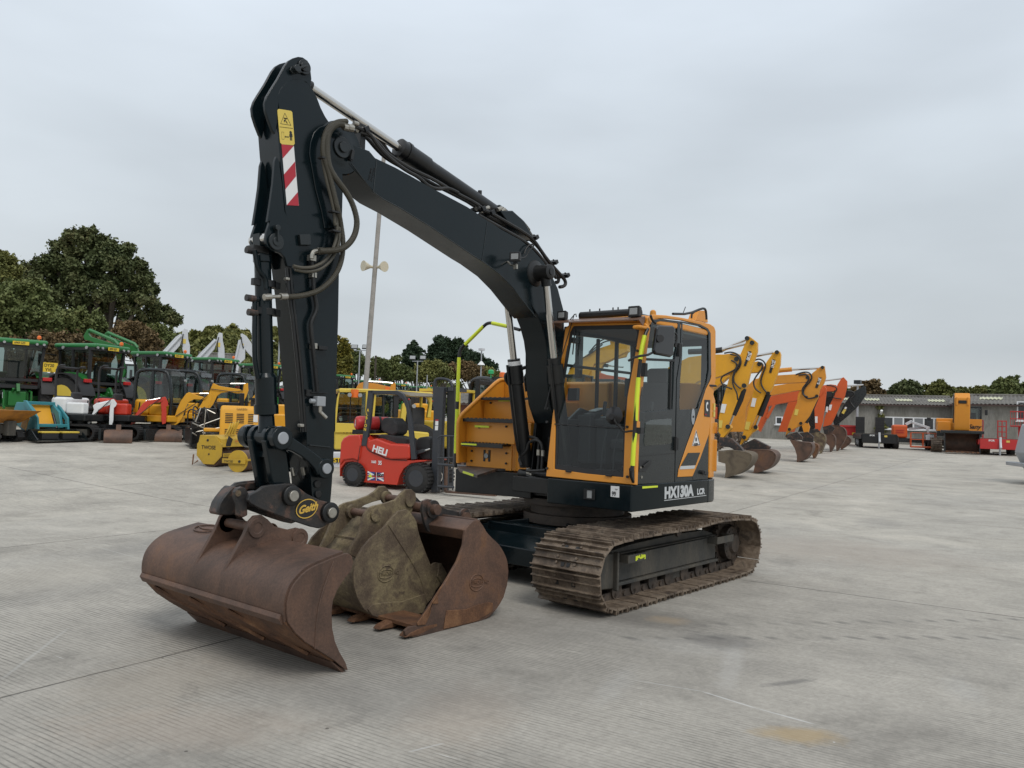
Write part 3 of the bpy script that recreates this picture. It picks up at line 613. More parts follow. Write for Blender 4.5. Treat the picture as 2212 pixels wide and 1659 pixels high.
# quarter panel behind the door
qo = L4((1112, 212), (1250, 236), (1308, 268), (1326, 300), (1330, 600), (1318, 680), (1262, 820), (1150, 1110), (1085, 1300), (1078, 1384), (1066, 1384), (1074, 1000), (1080, 640), (1106, 470))
qi = L4((1122, 222), (1245, 246), (1292, 270), (1310, 300), (1312, 560), (1296, 660), (1268, 740), (1245, 800), (1235, 845), (1200, 852), (1100, 854), (1098, 800), (1104, 640), (1118, 470))
b = MB(); b.frame(qo, qi, TH); QP = b.build('quarter_panel', 'dark2', CABO, bevel=.004)
b = MB(); b.add([p+V(0, -.012, 0) for p in qi], [tuple(range(len(qi)))]); b.build('quarter_window', 'glass', QP, fix=False)
c0 = L4((1195, 905))[0]; b = MB(); b.lathe(c0, (0, 1, 0), [(0, .05), (.006, .05), (.006, .046)], 24); bb = [c0+V(math.cos(t)*.038, .0, math.sin(t)*.085) for t in [2*math.pi*i/24 for i in range(24)]]; b = MB(); b.prism(bb, V(0, .006, 0)); b.build('filler_plate', 'galv', QP, bevel=.002)
b = MB(); b.box(c0+V(0, .007, 0), (.03, .004, .02)); b.build('filler_slot', 'plastic', QP)
q = L4((1310, 1030), (1306, 1358), (1196, 1366), (1192, 1340), (1247, 1210)); b = MB(); b.prism(q, V(0, -.02, 0)); b.build('lower_rear_panel', 'dark2', CABO, bevel=.004)
q = L4((1085, 1300), (1082, 1345), (1190, 1340), (1196, 1366), (1070, 1382)); b = MB(); b.prism(q, V(0, -.02, 0)); b.build('lower_sill_panel', 'dark2', CABO, bevel=.003)
q = L4((1255, 1308), (1290, 1318)); b = MB(); b.cyl(q[0], q[0]+V(0, .03, 0), .022, seg=12); b.bar(q[0]+V(0, .02, 0), q[1]+V(0, .02, 0), .02, .03); b.build('panel_latch', 'plastic', CABO)
# side decals
q = L4((1280, 782), (1320, 784), (1318, 908), (1278, 902), Y=YL+.008); b = MB(); b.prism(q, V(0, .003, 0)); b.build('engine_badge', 'decalk', CABO)
c0 = L4((1300, 832), Y=YL+.012)[0]; b = MB(); ring = []; 
for (r, a0, a1) in ((.034, 50, 310), (.017, 310, 50)):
    for i in range(19): t = R_(a0+(a1-a0)*i/18); ring.append(c0+V(-math.cos(t)*r*.9, 0, math.sin(t)*r*1.5))
b.prism(ring, V(0, .002, 0)); b.build('engine_badge_mark', 'decalw', CABO); text('SERIES', L4((1283, 893), Y=YL+.0115)[0], (-1, 0, 0), (0, 0, 1), .020, 'decalr', CABO, sx=.8, bold=.02)
tri = L4((1219, 1000), (1249, 1112), (1188, 1117), Y=YL+.008); b = MB(); b.prism(tri, V(0, .002, 0)); b.build('body_decal', 'decalw', CABO)
ct = sum(tri, V(0, 0, 0))/3; b = MB(); b.frame([ct+(p-ct)*.92+V(0, .0025, 0) for p in tri], [ct+(p-ct)*.78+V(0, .0025, 0) for p in tri], V(0, .001, 0)); b.build('body_decal_outline', 'decalk', CABO)
text('01', ct+V(.022, .0035, -.01), (-1, 0, 0), (0, 0, 1), .055, 'decalk', CABO, bold=.03, sx=.75); text('BODY', ct+V(.045, .0035, -.058), (-1, 0, 0), (0, 0, 1), .042, 'decalk', CABO, bold=.03, sx=.7)
# rear engine housing (orange, curved)
b = MB(); pl = [(-.70, 1.238), (-.83, 1.228), (-.92, 1.185), (-1.08, 1.06), (-1.3, .76), (-1.42, .42), (-1.46, 0), (-1.42, -.42), (-1.3, -.76), (-1.08, -1.06), (-.83, -1.22), (-.35, -1.235), (-.35, .25), (-.70, .25)]
def lay(z, k=1.0): return [V(-.7+(x+.7)*k if x < -.7 else x, y*(1-(1-k)*.35), z) for x, y in pl]
lv = [(ZT+.012, 1.0), (1.98, 1.0), (2.08, .93), (2.15, .75), (2.17, .4)]
n = len(pl); vs = []; fs = []
for z, k in lv: vs += lay(z, k)
for j in range(len(lv)-1):
    for i in range(n): fs.append((j*n+i, j*n+(i+1) % n, (j+1)*n+(i+1) % n, (j+1)*n+i))
fs += [tuple(range(n-1, -1, -1)), tuple(range((len(lv)-1)*n, len(lv)*n))]
b.add(vs, fs); EH = b.build('engine_housing', 'orange', EX, bevel=.012, sharp=30)
for zz0, zz1 in ((1.20, 1.55), (1.62, 1.74)):
    b = MB(); b.box((-.90, 1.17, (zz0+zz1)/2), (.15, .10, zz1-zz0), Matrix.Rotation(R_(28), 3, 'Z')); b.build('housing_recess_panel', 'orange2', EH, bevel=.01)
text('HD', V(-.845, 1.247, 1.625), (-.88, -.47, 0), (0, 0, 1), .10, 'oranger', EH, bold=.03, sx=.5)
for (z0, z1) in ((1.80, 1.86), (1.87, 1.95)): b = MB(); b.box((-.80, 1.2345, (z0+z1)/2), (.055, .006, z1-z0), Matrix.Rotation(R_(8), 3, 'Z')); b.build('safety_sticker', 'decaly', EH)
b = MB(); b.cyl(L4((1312, 678))[0], L4((1345, 682))[0]+V(0, .03, 0), .012, seg=8); b.build('rear_latch', 'plastic', CABO)
# roof
zr = 2.745
b = MB(); pl = [(.70, .30), (.70, 1.19), (.62, 1.232), (-.60, 1.232), (-.72, 1.18), (-.76, 1.0), (-.76, .40), (-.70, .27), (.6, .27)]
b.prism([V(x, y, zr-.07) for x, y in pl], V(0, 0, .075)); RO = b.build('roof', 'orange', CABO, bevel=.028, seg=3)
b = MB(); b.prism([V(.56, .40, zr), V(.60, .46, zr+.055), V(.60, 1.06, zr+.055), V(.56, 1.12, zr), V(.0, 1.12, zr), V(.0, .4, zr)][:4], V(-.75, 0, 0)); b.build('roof_hatch', 'black', RO, bevel=.03)
b = MB(); b.cyl((.62, .40, zr+.045), (.60, 1.10, zr+.045), .045, seg=16); b.build('sun_blind_roll', 'black', RO, bevel=.006)
b = MB()
for y in (.5, .62, .78, .84, 1.0): b.cyl((.6, y, zr+.08), (.6, y, zr+.115), .008, seg=6); b.cut()
b.build('roof_bolt', 'plastic', RO)
q = F4((205, 226), (262, 262)); 
vis = MB(); a = F4((204, 236), (840, 212)); t0 = a[0]; t1 = a[1]
vis.prism([t0+V(.10, .0, .0), t1+V(.10, 0, 0), t1+V(-.02, 0, .04), t0+V(-.02, .04, .04)], V(0, 0, .012)); vis.prism([t0+V(.10, 0, 0), t0+V(-.01, .06, -.05), t0+V(-.02, .05, .04)], V(0, .006, 0)); vis.prism([t1+V(.10, 0, 0), t1+V(.02, 0, -.05), t1+V(-.02, 0, .04)], V(0, .006, 0))
vis.build('rain_visor', paint('smoked_visor', (.16, .09, .06), .3, .3), CABO)
# roof lamps
def worklamp(c, par, s=1.0, yaw=0, name='work_light'):
    rot = Matrix.Rotation(yaw, 3, 'Z'); c = Vector(c)
    b = MB(); b.add([c+rot @ V(x*s, y*s, z*s) for x, y, z in ((.035, -.06, -.05), (.035, .06, -.05), (.035, .06, .05), (.035, -.06, .05), (-.035, -.045, -.04), (-.035, .045, -.04), (-.035, .045, .04), (-.035, -.045, .04))], [(0, 1, 2, 3), (7, 6, 5, 4), (0, 4, 5, 1), (1, 5, 6, 2), (2, 6, 7, 3), (3, 7, 4, 0)])
    b.box(c+rot @ V(0, 0, -.065*s), (.03*s, .05*s, .03*s), rot)
    w = b.build(name, 'plastic', par, bevel=.010*s); b = MB(); b.box(c+rot @ V(.037*s, 0, 0), (.006*s, .078*s, .058*s), rot); b.build('lens', 'lamp', w, bevel=.004*s); return w
p = F4((262, 172), (787, 145)); worklamp(p[0]+V(.02, 0, .0), CABO, .95); worklamp(p[1]+V(.02, 0, .0), CABO, 1.1)
b = MB(); q = F4((305, 200), (345, 152), (350, 180)); b.tube(q, .005, 6, 1); q = L4((868, 170), (880, 205), (905, 228)); b.tube([p+V(0, .03, 0) for p in q], .012, 8, 1); b.build('lamp_cables', 'hose', CABO)
b = MB(); q = L4((1050, 158), (1160, 160), (1262, 118), (1285, 122), (1292, 150), (1295, 200), Y=1.15); b.tube(q, .013, 8, 1); q = L4((1185, 190), (1190, 150), (1262, 122), Y=1.15); b.tube(q, .010, 8, 1); b.build('roof_guard_rail', 'black', RO)
b = MB(); q = L4((1215, 205), (1240, 135), (1300, 135), (1305, 222), Y=1.0); b.prism(q, V(0, -.10, 0)); b.build('rear_bracket', 'orange', RO, bevel=.004)
b = MB(); q = L4((1120, 165), (1142, 108), Y=.9); b.tube(q, .005, 6); q = L4((893, 155), (910, 130), (930, 155), Y=1.1); b.build('aerial', 'black', RO)
b = MB(); c0 = L4((906, 148), Y=1.0)[0]; b.lathe(c0, (0, 0, 1), [(-.03, .035), (.01, .03), (.025, .015)], 16); b.build('marker_light', 'orange2', RO)
# grab tape down the pillar
tp = L4((838, 300), (860, 316), (825, 495), (802, 492)); tp = [(845, 318), (812, 490)], [(800, 622), (779, 935)], [(774, 1024), (758, 1262)]
b = MB(); pole = L4((868, 268), (846, 312), (812, 500), (790, 720), (772, 1000), (756, 1270), (752, 1300), Y=YL+.035); b.tube(pole, .017, 10, 1); b.build('grab_rail', 'black', CABO)
b = MB()
for a0, a1 in tp:
    q = L4(a0, a1, Y=YL+.035); b.tube([q[0], q[0].lerp(q[1], .5)+V(.004, 0, 0), q[1]], .022, 12); b.cut()
b.build('rail_tape', 'hivis', CABO)
b = MB(); q = L4((862, 262), Y=YL+.03)[0]; b.box(q+V(.06, -.04, .0), (.14, .09, .035)); b.build('rail_cap', 'orange', CABO, bevel=.014)
b = MB(); q = L4((770, 1262), (775, 1395), (752, 1340), (750, 1280), Y=YL+.02); b.prism(q, V(0, -.03, 0)); b.build('rail_foot', 'plastic', CABO, bevel=.006)
# mirrors
b = MB(); mo = L4((915, 262), (932, 245), (1030, 246), (1046, 262), (1036, 460), (1015, 475), (905, 455), (890, 430), Y=1.42); b.prism(mo, V(.03, .05, 0)); mi_ = b.build('door_mirror', 'mirror', CABO, bevel=.02, seg=3)
b = MB(); q = L4((935, 345), (938, 400), (905, 455), (870, 470), (860, 500), Y=1.42); q[-1].y = YL; q[-2].y = 1.3; b.tube([p+V(.05, .02, 0) for p in q], .012, 8, 1); b.cut(); q = L4((1045, 290), (1075, 300), (1080, 340), (1070, 400), Y=1.42); b.tube(q, .011, 8, 1); c0 = L4((935, 345), Y=1.42)[0]+V(.05, .05, 0); b.cyl(c0, c0+V(.03, .03, 0), .035, seg=12); b.build('mirror_arm', 'plastic', mi_)
b = MB(); q = L4((842, 530), (842, 600), Y=YL+.02); b.box((q[0]+q[1])/2, (.05, .05, .13)); b.build('pillar_clamp', 'plastic', CABO, bevel=.006)
fc = F4((664, 900))[0]+V(.10, 0, 0); b = MB(); b.lathe(fc-V(.02, 0, 0), (1, .1, .05), [(0, .02), (.0, .075), (.012, .088), (.022, .088), (.035, .06), (.05, .03), (.055, 0.001)], 32); fm = b.build('front_mirror', 'mirror', CABO)
b = MB(); q = [fc+V(.02, .01, 0), fc+V(.03, .03, -.06)] + [p+V(.05, 0, 0) for p in F4((700, 1000), (720, 1018), (765, 1008))] + [L4((800, 1006))[0]+V(0, .03, 0)]; b.tube(q, .009, 8, 1); b.cyl(fc+V(.02, 0, -.01), fc+V(.05, 0, -.01), .03, seg=12); q = L4((785, 990), (785, 1022)); b.box((q[0]+q[1])/2+V(0, .04, 0), (.06, .05, .06)); b.build('mirror_arm', 'plastic', fm)
# wiper and washer hose on the left edge of the screen
b = MB(); q = F4((335, 455), (350, 300), (345, 270)); b.tube([p+V(.03, 0, 0) for p in q], .007, 6, 1); q = F4((300, 390), (262, 630)); b.tube([p+V(.02, 0, 0) for p in q], .006, 6); b.bar(q[0]+V(.02, 0, 0), q[1]+V(.02, 0, 0), .012, .02); b.build('wiper', 'plastic', CABO)
b = MB(); q = F4((340, 160), (245, 480), (175, 670), (150, 760), (135, 850), (146, 850)); b.tube([p+V(.012, 0, 0) for p in q], .005, 6, 2); q = F4((170, 690), (152, 780), (130, 852)); b.tube([p+V(.02, 0, 0) for p in q], .009, 6, 1); b.build('washer_hose', 'hose', CABO)
# cab shell: floor, right side, rear, ceiling, interior
b = MB(); b.box((.1, (YL+YR)/2, ZT+.03), (1.5, YL-YR-.02, .06)); b.build('cab_floor', 'interior', CABO)
b = MB(); ro = [V(fz(1.13)-.02, YR, 1.13), V(fz(2.0)-.02, YR, 2.0), V(fz(2.68)-.02, YR, 2.68), V(.0, YR, 2.70), V(-.70, YR, 2.68), V(-.74, YR, 2.0), V(-.74, YR, 1.13), V(0, YR, 1.13)]
ri = [V(.78, YR, 1.72), V(.77, YR, 2.0), V(.66, YR, 2.60), V(.0, YR, 2.62), V(-.60, YR, 2.60), V(-.64, YR, 2.0), V(-.64, YR, 1.72), V(0, YR, 1.72)]
b.frame(ro, ri, (0, .04, 0)); b.box((.1, YR+.02, 2.16), (.04, .03, .9)); b.box((-.28, YR+.02, 2.16), (.05, .03, .9)); b.box((.05, YR+.02, 2.28), (1.4, .02, .03)); RS = b.build('right_side_frame', 'black', CABO, bevel=.006)
b = MB(); b.add([p+V(0, .02, 0) for p in ri], [tuple(range(8))]); b.build('right_window', 'glass', RS, fix=False)
b = MB(); ro = [V(-.74, YR, 1.13), V(-.74, YR, 2.68), V(-.74, YL-.03, 2.68), V(-.74, YL-.03, 1.13)]; ri = [V(-.74, YR+.10, 1.85), V(-.74, YR+.10, 2.58), V(-.74, YL-.12, 2.58), V(-.74, YL-.12, 1.85)]; b.frame(ro, ri, (.04, 0, 0)); b.build('rear_frame', 'black', CABO)
b = MB(); b.add([p+V(.02, 0, 0) for p in ri], [(0, 1, 2, 3)]); b.build('rear_window', 'glass', CABO, fix=False)
b = MB(); b.box((-.02, (YL+YR)/2, 2.66), (1.36, YL-YR-.05, .02)); b.build('headlining', 'headliner', CABO)
b = MB(); b.box((.0, .80, 1.35), (.5, .5, .16)); b.box((.02, .80, 1.47), (.52, .50, .12)); b.box((-.28, .80, 1.82), (.13, .48, .66), Matrix.Rotation(R_(-10), 3, 'Y')); b.box((-.34, .80, 2.22), (.10, .28, .18)); b.build('operator_seat', 'seat', CABO, bevel=.04, seg=3)
b = MB()
for y in (.52, 1.08): b.box((.05, y, 1.48), (.62, .12, .42)); b.box((.28, y, 1.72), (.26, .10, .06), Matrix.Rotation(R_(8), 3, 'Y')); b.tube([V(.28, y, 1.72), V(.31, y, 1.84), V(.29, y, 1.92)], .022, 8, 1)
b.box((.05, .36, 1.52), (.8, .16, .5)); b.box((.22, .38, 1.80), (.36, .14, .04), Matrix.Rotation(R_(12), 3, 'Y')); b.build('control_console', 'interior', CABO, bevel=.012)
b = MB(); b.box((.24, .38, 1.835), (.18, .09, .008), Matrix.Rotation(R_(12), 3, 'Y')); b.box((.26, .52, 1.765), (.14, .06, .006), Matrix.Rotation(R_(8), 3, 'Y')); b.build('switch_panel', 'decals', CABO)
b = MB()
for y in (.70, .84): b.tube([V(.62, y, 1.18), V(.60, y, 1.45), V(.52, y, 1.62)], .008, 6, 1); b.box((.64, y, 1.22), (.10, .06, .02))
b.box((.60, .98, 2.05), (.05, .05, .18)); b.build('pedal_levers', 'interior', CABO)
b = MB(); b.box((.62, .34, 1.98), (.04, .17, .13), Matrix.Rotation(R_(-20), 3, 'Z')); b.build('monitor', 'plastic', CABO, bevel=.008)
# --- boom
def S(pts, Y): return [on_y(p, Y) for p in pts]
BW = .145
bo = RB((118, 372), (118, 335), (140, 298), (185, 285), (240, 305), (300, 340), (400, 378), (445, 432), (600, 505), (700, 560), (880, 662), (1150, 806), (1300, 905), (1420, 985), (1560, 1060), (1660, 1140), (1740, 1230), (1800, 1330), (1850, 1440), (1892, 1600)) + R4((262, 230), (262, 420), (250, 700), (235, 900)) 
lo = R3((905, 960), (860, 820), (838, 640), (838, 440), (826, 350), (800, 250), (770, 170), (720, 90)) + RB((1680, 1659), (1600, 1560), (1500, 1430), (1400, 1325), (1270, 1228), (1200, 1185), (870, 962), (640, 820), (500, 745), (430, 690), (330, 575), (230, 470), (165, 440))
prof = S(bo+lo, BW)
b = MB(); b.prism(prof, V(0, -2*BW, 0)); BOOM = b.build('boom', 'dark', EX, bevel=.008)
# the foot of the boom down to its pin
# weld seams and stiffener lines
b = MB()
for a, c_ in (((455, 445), (430, 690)), ((1305, 925), (1265, 1222)), ((262, 478), (425, 690))): q = S(RB(a, c_), BW+.001); b.tube(q, .004, 6)
edge = S(RB((425, 692), (500, 747), (640, 822), (870, 964), (1200, 1187), (1270, 1230), (1400, 1327), (1500, 1432), (1600, 1562), (1680, 1659)), BW); b.tube(edge, .006, 6); b.build('weld_seams', 'dark2', BOOM)
pc = S(RB((183, 355)), BW)[0]
b = MB(); b.cyl(pc+V(0, -.02, 0), pc+V(0, .022, 0), .082, seg=32); b.cyl(pc+V(0, 0, 0), pc+V(0, .04, 0), .042, seg=24); b.build('boom_nose_pin', 'dark2', BOOM, bevel=.005)
q = S(RB((265, 380), (250, 450)), BW+.02); b = MB(); b.bar(q[0], q[1], .025, .05, (0, 1, 0)); [b.cyl(p, p+V(0, .02, 0), .012, seg=8) for p in q]; b.build('pin_keeper', 'black', BOOM, bevel=.003)
for k, (txt_, p) in enumerate((('81N3-10860', (388, 600)), ('21K1-95-H101', (408, 610)))):
    a, c_ = S(RB(p, (p[0]+32, p[1]-130)), BW+.002); text(txt_, a, c_-a, (-.3, 0, .5), .026, 'plastic', BOOM, sx=.8)
# arm cylinder on top of the boom
def at_mid(z_, p): return on_y(z_(p)[0], 0)
rt = on_y(R5((565, 195))[0], 0); rt = on_y((652, 146), .0)
top = S(RB((130, 0), (640, 345), (700, 385), (1340, 850)), 0)
rodA = on_y(R5((660, 330))[0], 0); 
cA, cB = on_y(RB((625, 355))[0], 0), on_y(RB((1400, 880))[0], 0)
dirc = (cB-cA).normalized(); pinA = cA - dirc*(cA-rodA).length
b = MB(); b.lathe(cA, dirc, [(-.01, .05), (0, .085), (.07, .085), (.07, .093), (.10, .093), (.10, .085), (.34, .085), (.345, .074), ((cB-cA).length, .074)], 28); AC = b.build('arm_cylinder', 'black', EX, sharp=30)
b = MB(); b.cyl(pinA-dirc*.16, cA+dirc*.1, .036, seg=24); b.build('piston_rod', 'chrome', AC)
b = MB(); b.cyl(pinA-dirc*.22, pinA-dirc*.02, .05, seg=20); b.build('rod_end', 'black', AC)
b = MB(); b.bar(cB-dirc*.1, cB+dirc*.08, .14, .14); b.prism([V(p.x, .12, p.z) for p in S(RB((1330, 850), (1430, 850), (1520, 930), (1600, 1075), (1420, 975)), .0)], V(0, -.24, 0)); b.build('cylinder_lug', 'dark', BOOM, bevel=.01)
b = MB(); q = on_y(RB((1235, 735))[0], 0); b.box(q, (.04, .06, .06)); b.cyl(q+V(0, .02, -.05), q+V(0, .02, .06), .02); b.build('cylinder_port', 'black', AC)
# boom cylinders
bt = on_y(RB((1770, 1310))[0], .30); gx = on_y(R3((605, 500))[0], -.25); bx = on_y(R3((700, 1290))[0], -.25)
db = (bx-gx).normalized(); db.y = 0
for s in (.265, -.265):
    g0 = V(gx.x, s, gx.z); b0 = g0+db*1.12; t0 = V(gx.x, s, gx.z)-db*((bt.z-gx.z)/abs(db.z)); t0 = V(bt.x, s, bt.z)
    dd = (b0-t0).normalized()
    b = MB(); b.lathe(g0, dd, [(-.02, .045), (-.02, .068), (.05, .068), (.05, .085), (.24, .085), (.245, .072), (1.15, .072), (1.15, .05)], 24); c_ = b.build('boom_cylinder', 'black', EX, sharp=30)
    b = MB(); b.cyl(t0, g0+dd*.05, .036, seg=24); b.build('piston_rod', 'chrome', c_)
    if s < 0: b = MB(); b.cyl(g0+dd*.0, g0+dd*.045, .069, seg=24); b.build('white_band', 'decalw', c_)
    b = MB(); b.cyl(V(t0.x, s-.05, t0.z), V(t0.x, s+.05, t0.z), .062, seg=20); b.cyl(t0, t0+dd*.14, .05, seg=18); b.build('rod_eye', 'black', c_)
    b = MB(); sg = 1 if s > 0 else -1
    b.lathe(V(t0.x, sg*BW, t0.z), (0, sg, 0), [(-.01, .14), (.012, .13), (.03, .085), (.07, .075), (.19, .075), (.20, .05), (.20, 0.001)] if True else [], 28); b.build('boom_pin_boss', 'black', BOOM)
    b = MB(); b.tube([g0+V(.085, sg*.02, -.05), g0+dd*.3+V(.10, sg*.02, 0), g0+dd*.95+V(.10, sg*.02, 0), g0+dd*1.05+V(.06, 0, 0)], .014, 8, 1); b.build('cylinder_pipe', 'black', c_)
b = MB(); b.cyl(bt+V(0, .02, 0), bt+V(0, .055, 0), .035, seg=20); b.build('pin_end', 'black', BOOM)
# boom foot bracket
b = MB(); b.prism([V(.42, .22, 1.0), V(.62, .22, 1.1), V(.55, .22, 1.7), V(.30, .22, 1.85), V(.05, .22, 1.8), V(-.1, .22, 1.0)], V(0, -.035, 0)); b.prism([V(.42, -.185, 1.0), V(.62, -.185, 1.1), V(.55, -.185, 1.7), V(.30, -.185, 1.85), V(.05, -.185, 1.8), V(-.1, -.185, 1.0)], V(0, -.035, 0)); b.box((.55, 0, 1.02), (.45, .62, .16)); b.cyl((.62, -.34, 1.12), (.62, .34, 1.12), .05); b.build('boom_foot_bracket', 'black', EX, bevel=.008)
# boom lamp
wl = S(RB((1525, 1195)), .30)[0]; worklamp(wl, BOOM, .95, R_(18)); b = MB(); b.tube([wl+V(0, 0, -.06), wl+V(-.02, -.06, -.08), wl+V(-.06, -.15, -.02)], .01, 6, 1); b.box(wl+V(0, 0, -.09), (.02, .04, .05)); b.build('lamp_bracket', 'zinc', BOOM)
b = MB(); q = S(RB((1600, 1200), (1625, 1140), (1670, 1110), (1640, 1090), (1600, 1130), (1590, 1170)), .18); b.tube([wl+V(-.05, 0, 0)]+q, .007, 6, 2); b.build('lamp_cable', 'hose', BOOM)
# pipes along the top of the boom
def pipes(par, lines, r, Ys, mat='hose', name='hydraulic_pipe', sm=2, seg=8):
    for ln, Y in zip(lines, Ys):
        b = MB(); b.tube([on_y(p, Y) for p in ln], r, seg, sm); b.build(name, mat, par)
pipes(BOOM, [RB((330, 235), (400, 255), (480, 330), (530, 400), (640, 470), (720, 520), (900, 600), (1040, 690), (1200, 770), (1270, 820)),
             RB((330, 250), (385, 280), (440, 350), (520, 430), (620, 490), (760, 560), (900, 640), (1060, 720), (1230, 810)),
             RB((340, 215), (430, 245), (500, 320), (560, 410), (640, 455), (740, 510), (960, 630), (1100, 710)),
             RB((300, 195), (400, 240), (470, 350), (560, 440), (680, 530), (780, 580), (850, 650), (930, 675), (1000, 660), (1080, 700))],
      .017, [.12, .05, -.04, .13])
pipes(BOOM, [RB((1230, 815), (1330, 855), (1450, 925), (1580, 1000), (1660, 1060), (1720, 1150), (1770, 1220), (1830, 1290), (1895, 1360), (1910, 1395), (1895, 1420), (1860, 1425)),
             RB((1250, 850), (1400, 930), (1540, 1000), (1640, 1060), (1700, 1120), (1760, 1210), (1800, 1270), (1855, 1350), (1850, 1390), (1830, 1390)),
             RB((1240, 875), (1370, 950), (1500, 1020), (1600, 1080), (1680, 1150), (1740, 1230), (1800, 1300), (1830, 1350))],
      .019, [.12, .05, .13])
pipes(BOOM, [RB((1390, 840), (1450, 855), (1530, 885), (1590, 940), (1630, 1010), (1650, 1040)), RB((1420, 820), (1470, 870), (1520, 880), (1580, 930), (1625, 990))], .019, [.02, .08], 'hosebr', 'hydraulic_hose')
for p in ((330, 225), (1230, 830), (1300, 860), (1640, 1050), (1790, 1240), (1880, 1340)):
    b = MB(); q = on_y(RB(p)[0], .07); b.box(q, (.05, .18, .04), Matrix.Rotation(R_(35), 3, 'Y')); b.cyl(q+V(0, .04, .0), q+V(0, .04, .035), .009, seg=8); b.build('pipe_clamp', 'black', BOOM, bevel=.006)
b = MB()
for p in ((205, 185), (255, 205), (285, 185), (330, 215), (360, 235), (235, 225), (1235, 818), (1268, 838), (1300, 820), (1400, 825), (1425, 835)):
    q = on_y(RB(p)[0], .10); b.cyl(q-V(-.03, 0, .015), q+V(-.03, 0, .015), .019, seg=8); b.cut()
b.build('hose_fitting', 'zinc', BOOM)
b = MB(); q = on_y(RB((325, 350))[0], .06); b.box(q+V(0, 0, .06), (.05, .08, .24)); b.build('clamp_post', 'black', BOOM, bevel=.004)
# --- stick (the near face lies at y = AW)
AW = .125
st = R5((345, 560), (330, 470), (350, 400), (400, 340), (470, 305), (540, 305), (600, 340), (650, 400), (690, 480), (720, 560), (760, 640), (800, 700), (850, 790), (890, 880), (905, 960), (915, 1150), (915, 1400), (905, 1659)) + R6((752, 400), (745, 800), (735, 1100), (722, 1659)) + KD((1222, 0), (1215, 300), (1185, 850), (1165, 1090), (1130, 1200), (1050, 1210), (990, 1150), (925, 1000), (905, 700), (860, 380), (850, 100), (835, 0)) + R6((490, 1650), (478, 1350), (440, 950), (410, 600), (385, 400), (350, 0)) + R5((400, 1500), (370, 1200), (345, 950), (330, 750))
b = MB(); b.prism(S(st, AW), V(0, -2*AW, 0)); STK = b.build('stick', 'dark', EX, bevel=.010)
ear = R5((632, 380), (640, 300), (628, 190), (605, 135), (560, 104), (520, 98), (470, 112), (430, 135), (395, 180), (330, 300), (270, 395), (232, 460), (215, 520), (222, 590), (250, 680), (285, 770), (310, 800), (330, 700), (340, 560), (345, 470), (400, 360), (500, 310), (590, 330))
for s in (AW-.001, -AW+.085):
    b = MB(); b.prism([V(p.x, s, p.z) for p in S(ear, AW)], V(0, -.030, 0)); b.build('stick_ear', 'dark', STK, bevel=.006)
lug = R5((320, 1000), (305, 1050), (290, 1250), (262, 1450), (238, 1600)) + R6((222, 40), (196, 120), (188, 180), (200, 235), (240, 268), (300, 285), (335, 320), (355, 390), (392, 395), (352, 0)) + R5((395, 1500), (372, 1250), (345, 1050))
for s in (AW+.001, -AW+.070):
    b = MB(); b.prism([V(p.x, s, p.z) for p in S(lug, AW)], V(0, -.032, 0)); b.build('stick_lug', 'dark', STK, bevel=.006)
b = MB(); q = S(R5((320, 1000), (290, 1250), (240, 1600)) + R6((196, 110)), 0); b.strip([V(p.x, .10, p.z) for p in q], V(0, -.2, 0), .02); b.build('stick_front_plate', 'dark', STK)
# raised plate round the boom pin, bosses and pins
rp = R5((760, 720), (700, 740), (650, 790), (620, 880), (610, 980), (640, 1150), (665, 1300), (720, 1500), (750, 1659), (905, 1659), (915, 1300), (908, 1000), (895, 880), (850, 790), (800, 715))
b = MB(); b.prism(S(rp, AW+.0015), V(0, .012, 0)); b.build('stick_reinforcement', 'dark', STK, bevel=.006)
c_ = S(R5((870, 960)), AW)[0]; c_ = V(pc.x, AW, pc.z); b = MB(); b.lathe(V(pc.x, AW+.002, pc.z), (0, 1, 0), [(0, .21), (.012, .20), (.016, .13), (.02, .12)], 40); b.build('pivot_boss', 'dark', STK)
tp_ = S(R5((565, 197)), AW)[0]; b = MB(); b.cyl(tp_, tp_+V(0, .018, 0), .055, seg=28); b.cyl(tp_, tp_+V(0, .024, 0), .036, seg=24); q = S(R5((475, 220)), AW)[0]; b.bar(tp_+V(.0, .008, 0), q+V(0, .008, 0), .014, .09, (0, 1, 0)); b.prism([p+V(0, .002, 0) for p in S(R5((440, 195), (560, 155), (600, 190), (595, 235), (540, 250), (455, 258), (430, 225)), AW)], V(0, .016, 0)); b.cyl(q, q+V(0, .055, 0), .028, seg=12); b.cyl(V(tp_.x, -AW-.02, tp_.z), V(tp_.x, AW, tp_.z), .04); b.build('rod_pin', 'dark2', STK, bevel=.004)
q = S(R6((262, 200), (262, 95)), AW+.002); b = MB(); b.cyl(q[0], q[0]+V(0, .02, 0), .062, seg=24); b.cyl(q[0], q[0]+V(0, .028, 0), .034, seg=20); b.cyl(V(q[0].x, -AW, q[0].z), q[0], .04); b.cyl(q[1], q[1]+V(0, .04, 0), .022, seg=10); b.bar(q[0]+V(0, .006, 0), q[1]+V(0, .006, 0), .012, .07, (0, 1, 0)); b.build('bucket_cylinder_pin', 'dark2', STK, bevel=.004); bcp = q[0]
q = S(R6((430, 145), (515, 145), (522, 228), (440, 226)), AW+.002); b = MB(); b.prism(q, V(0, .03, 0)); b.build('bracket_block', 'dark2', STK, bevel=.004)
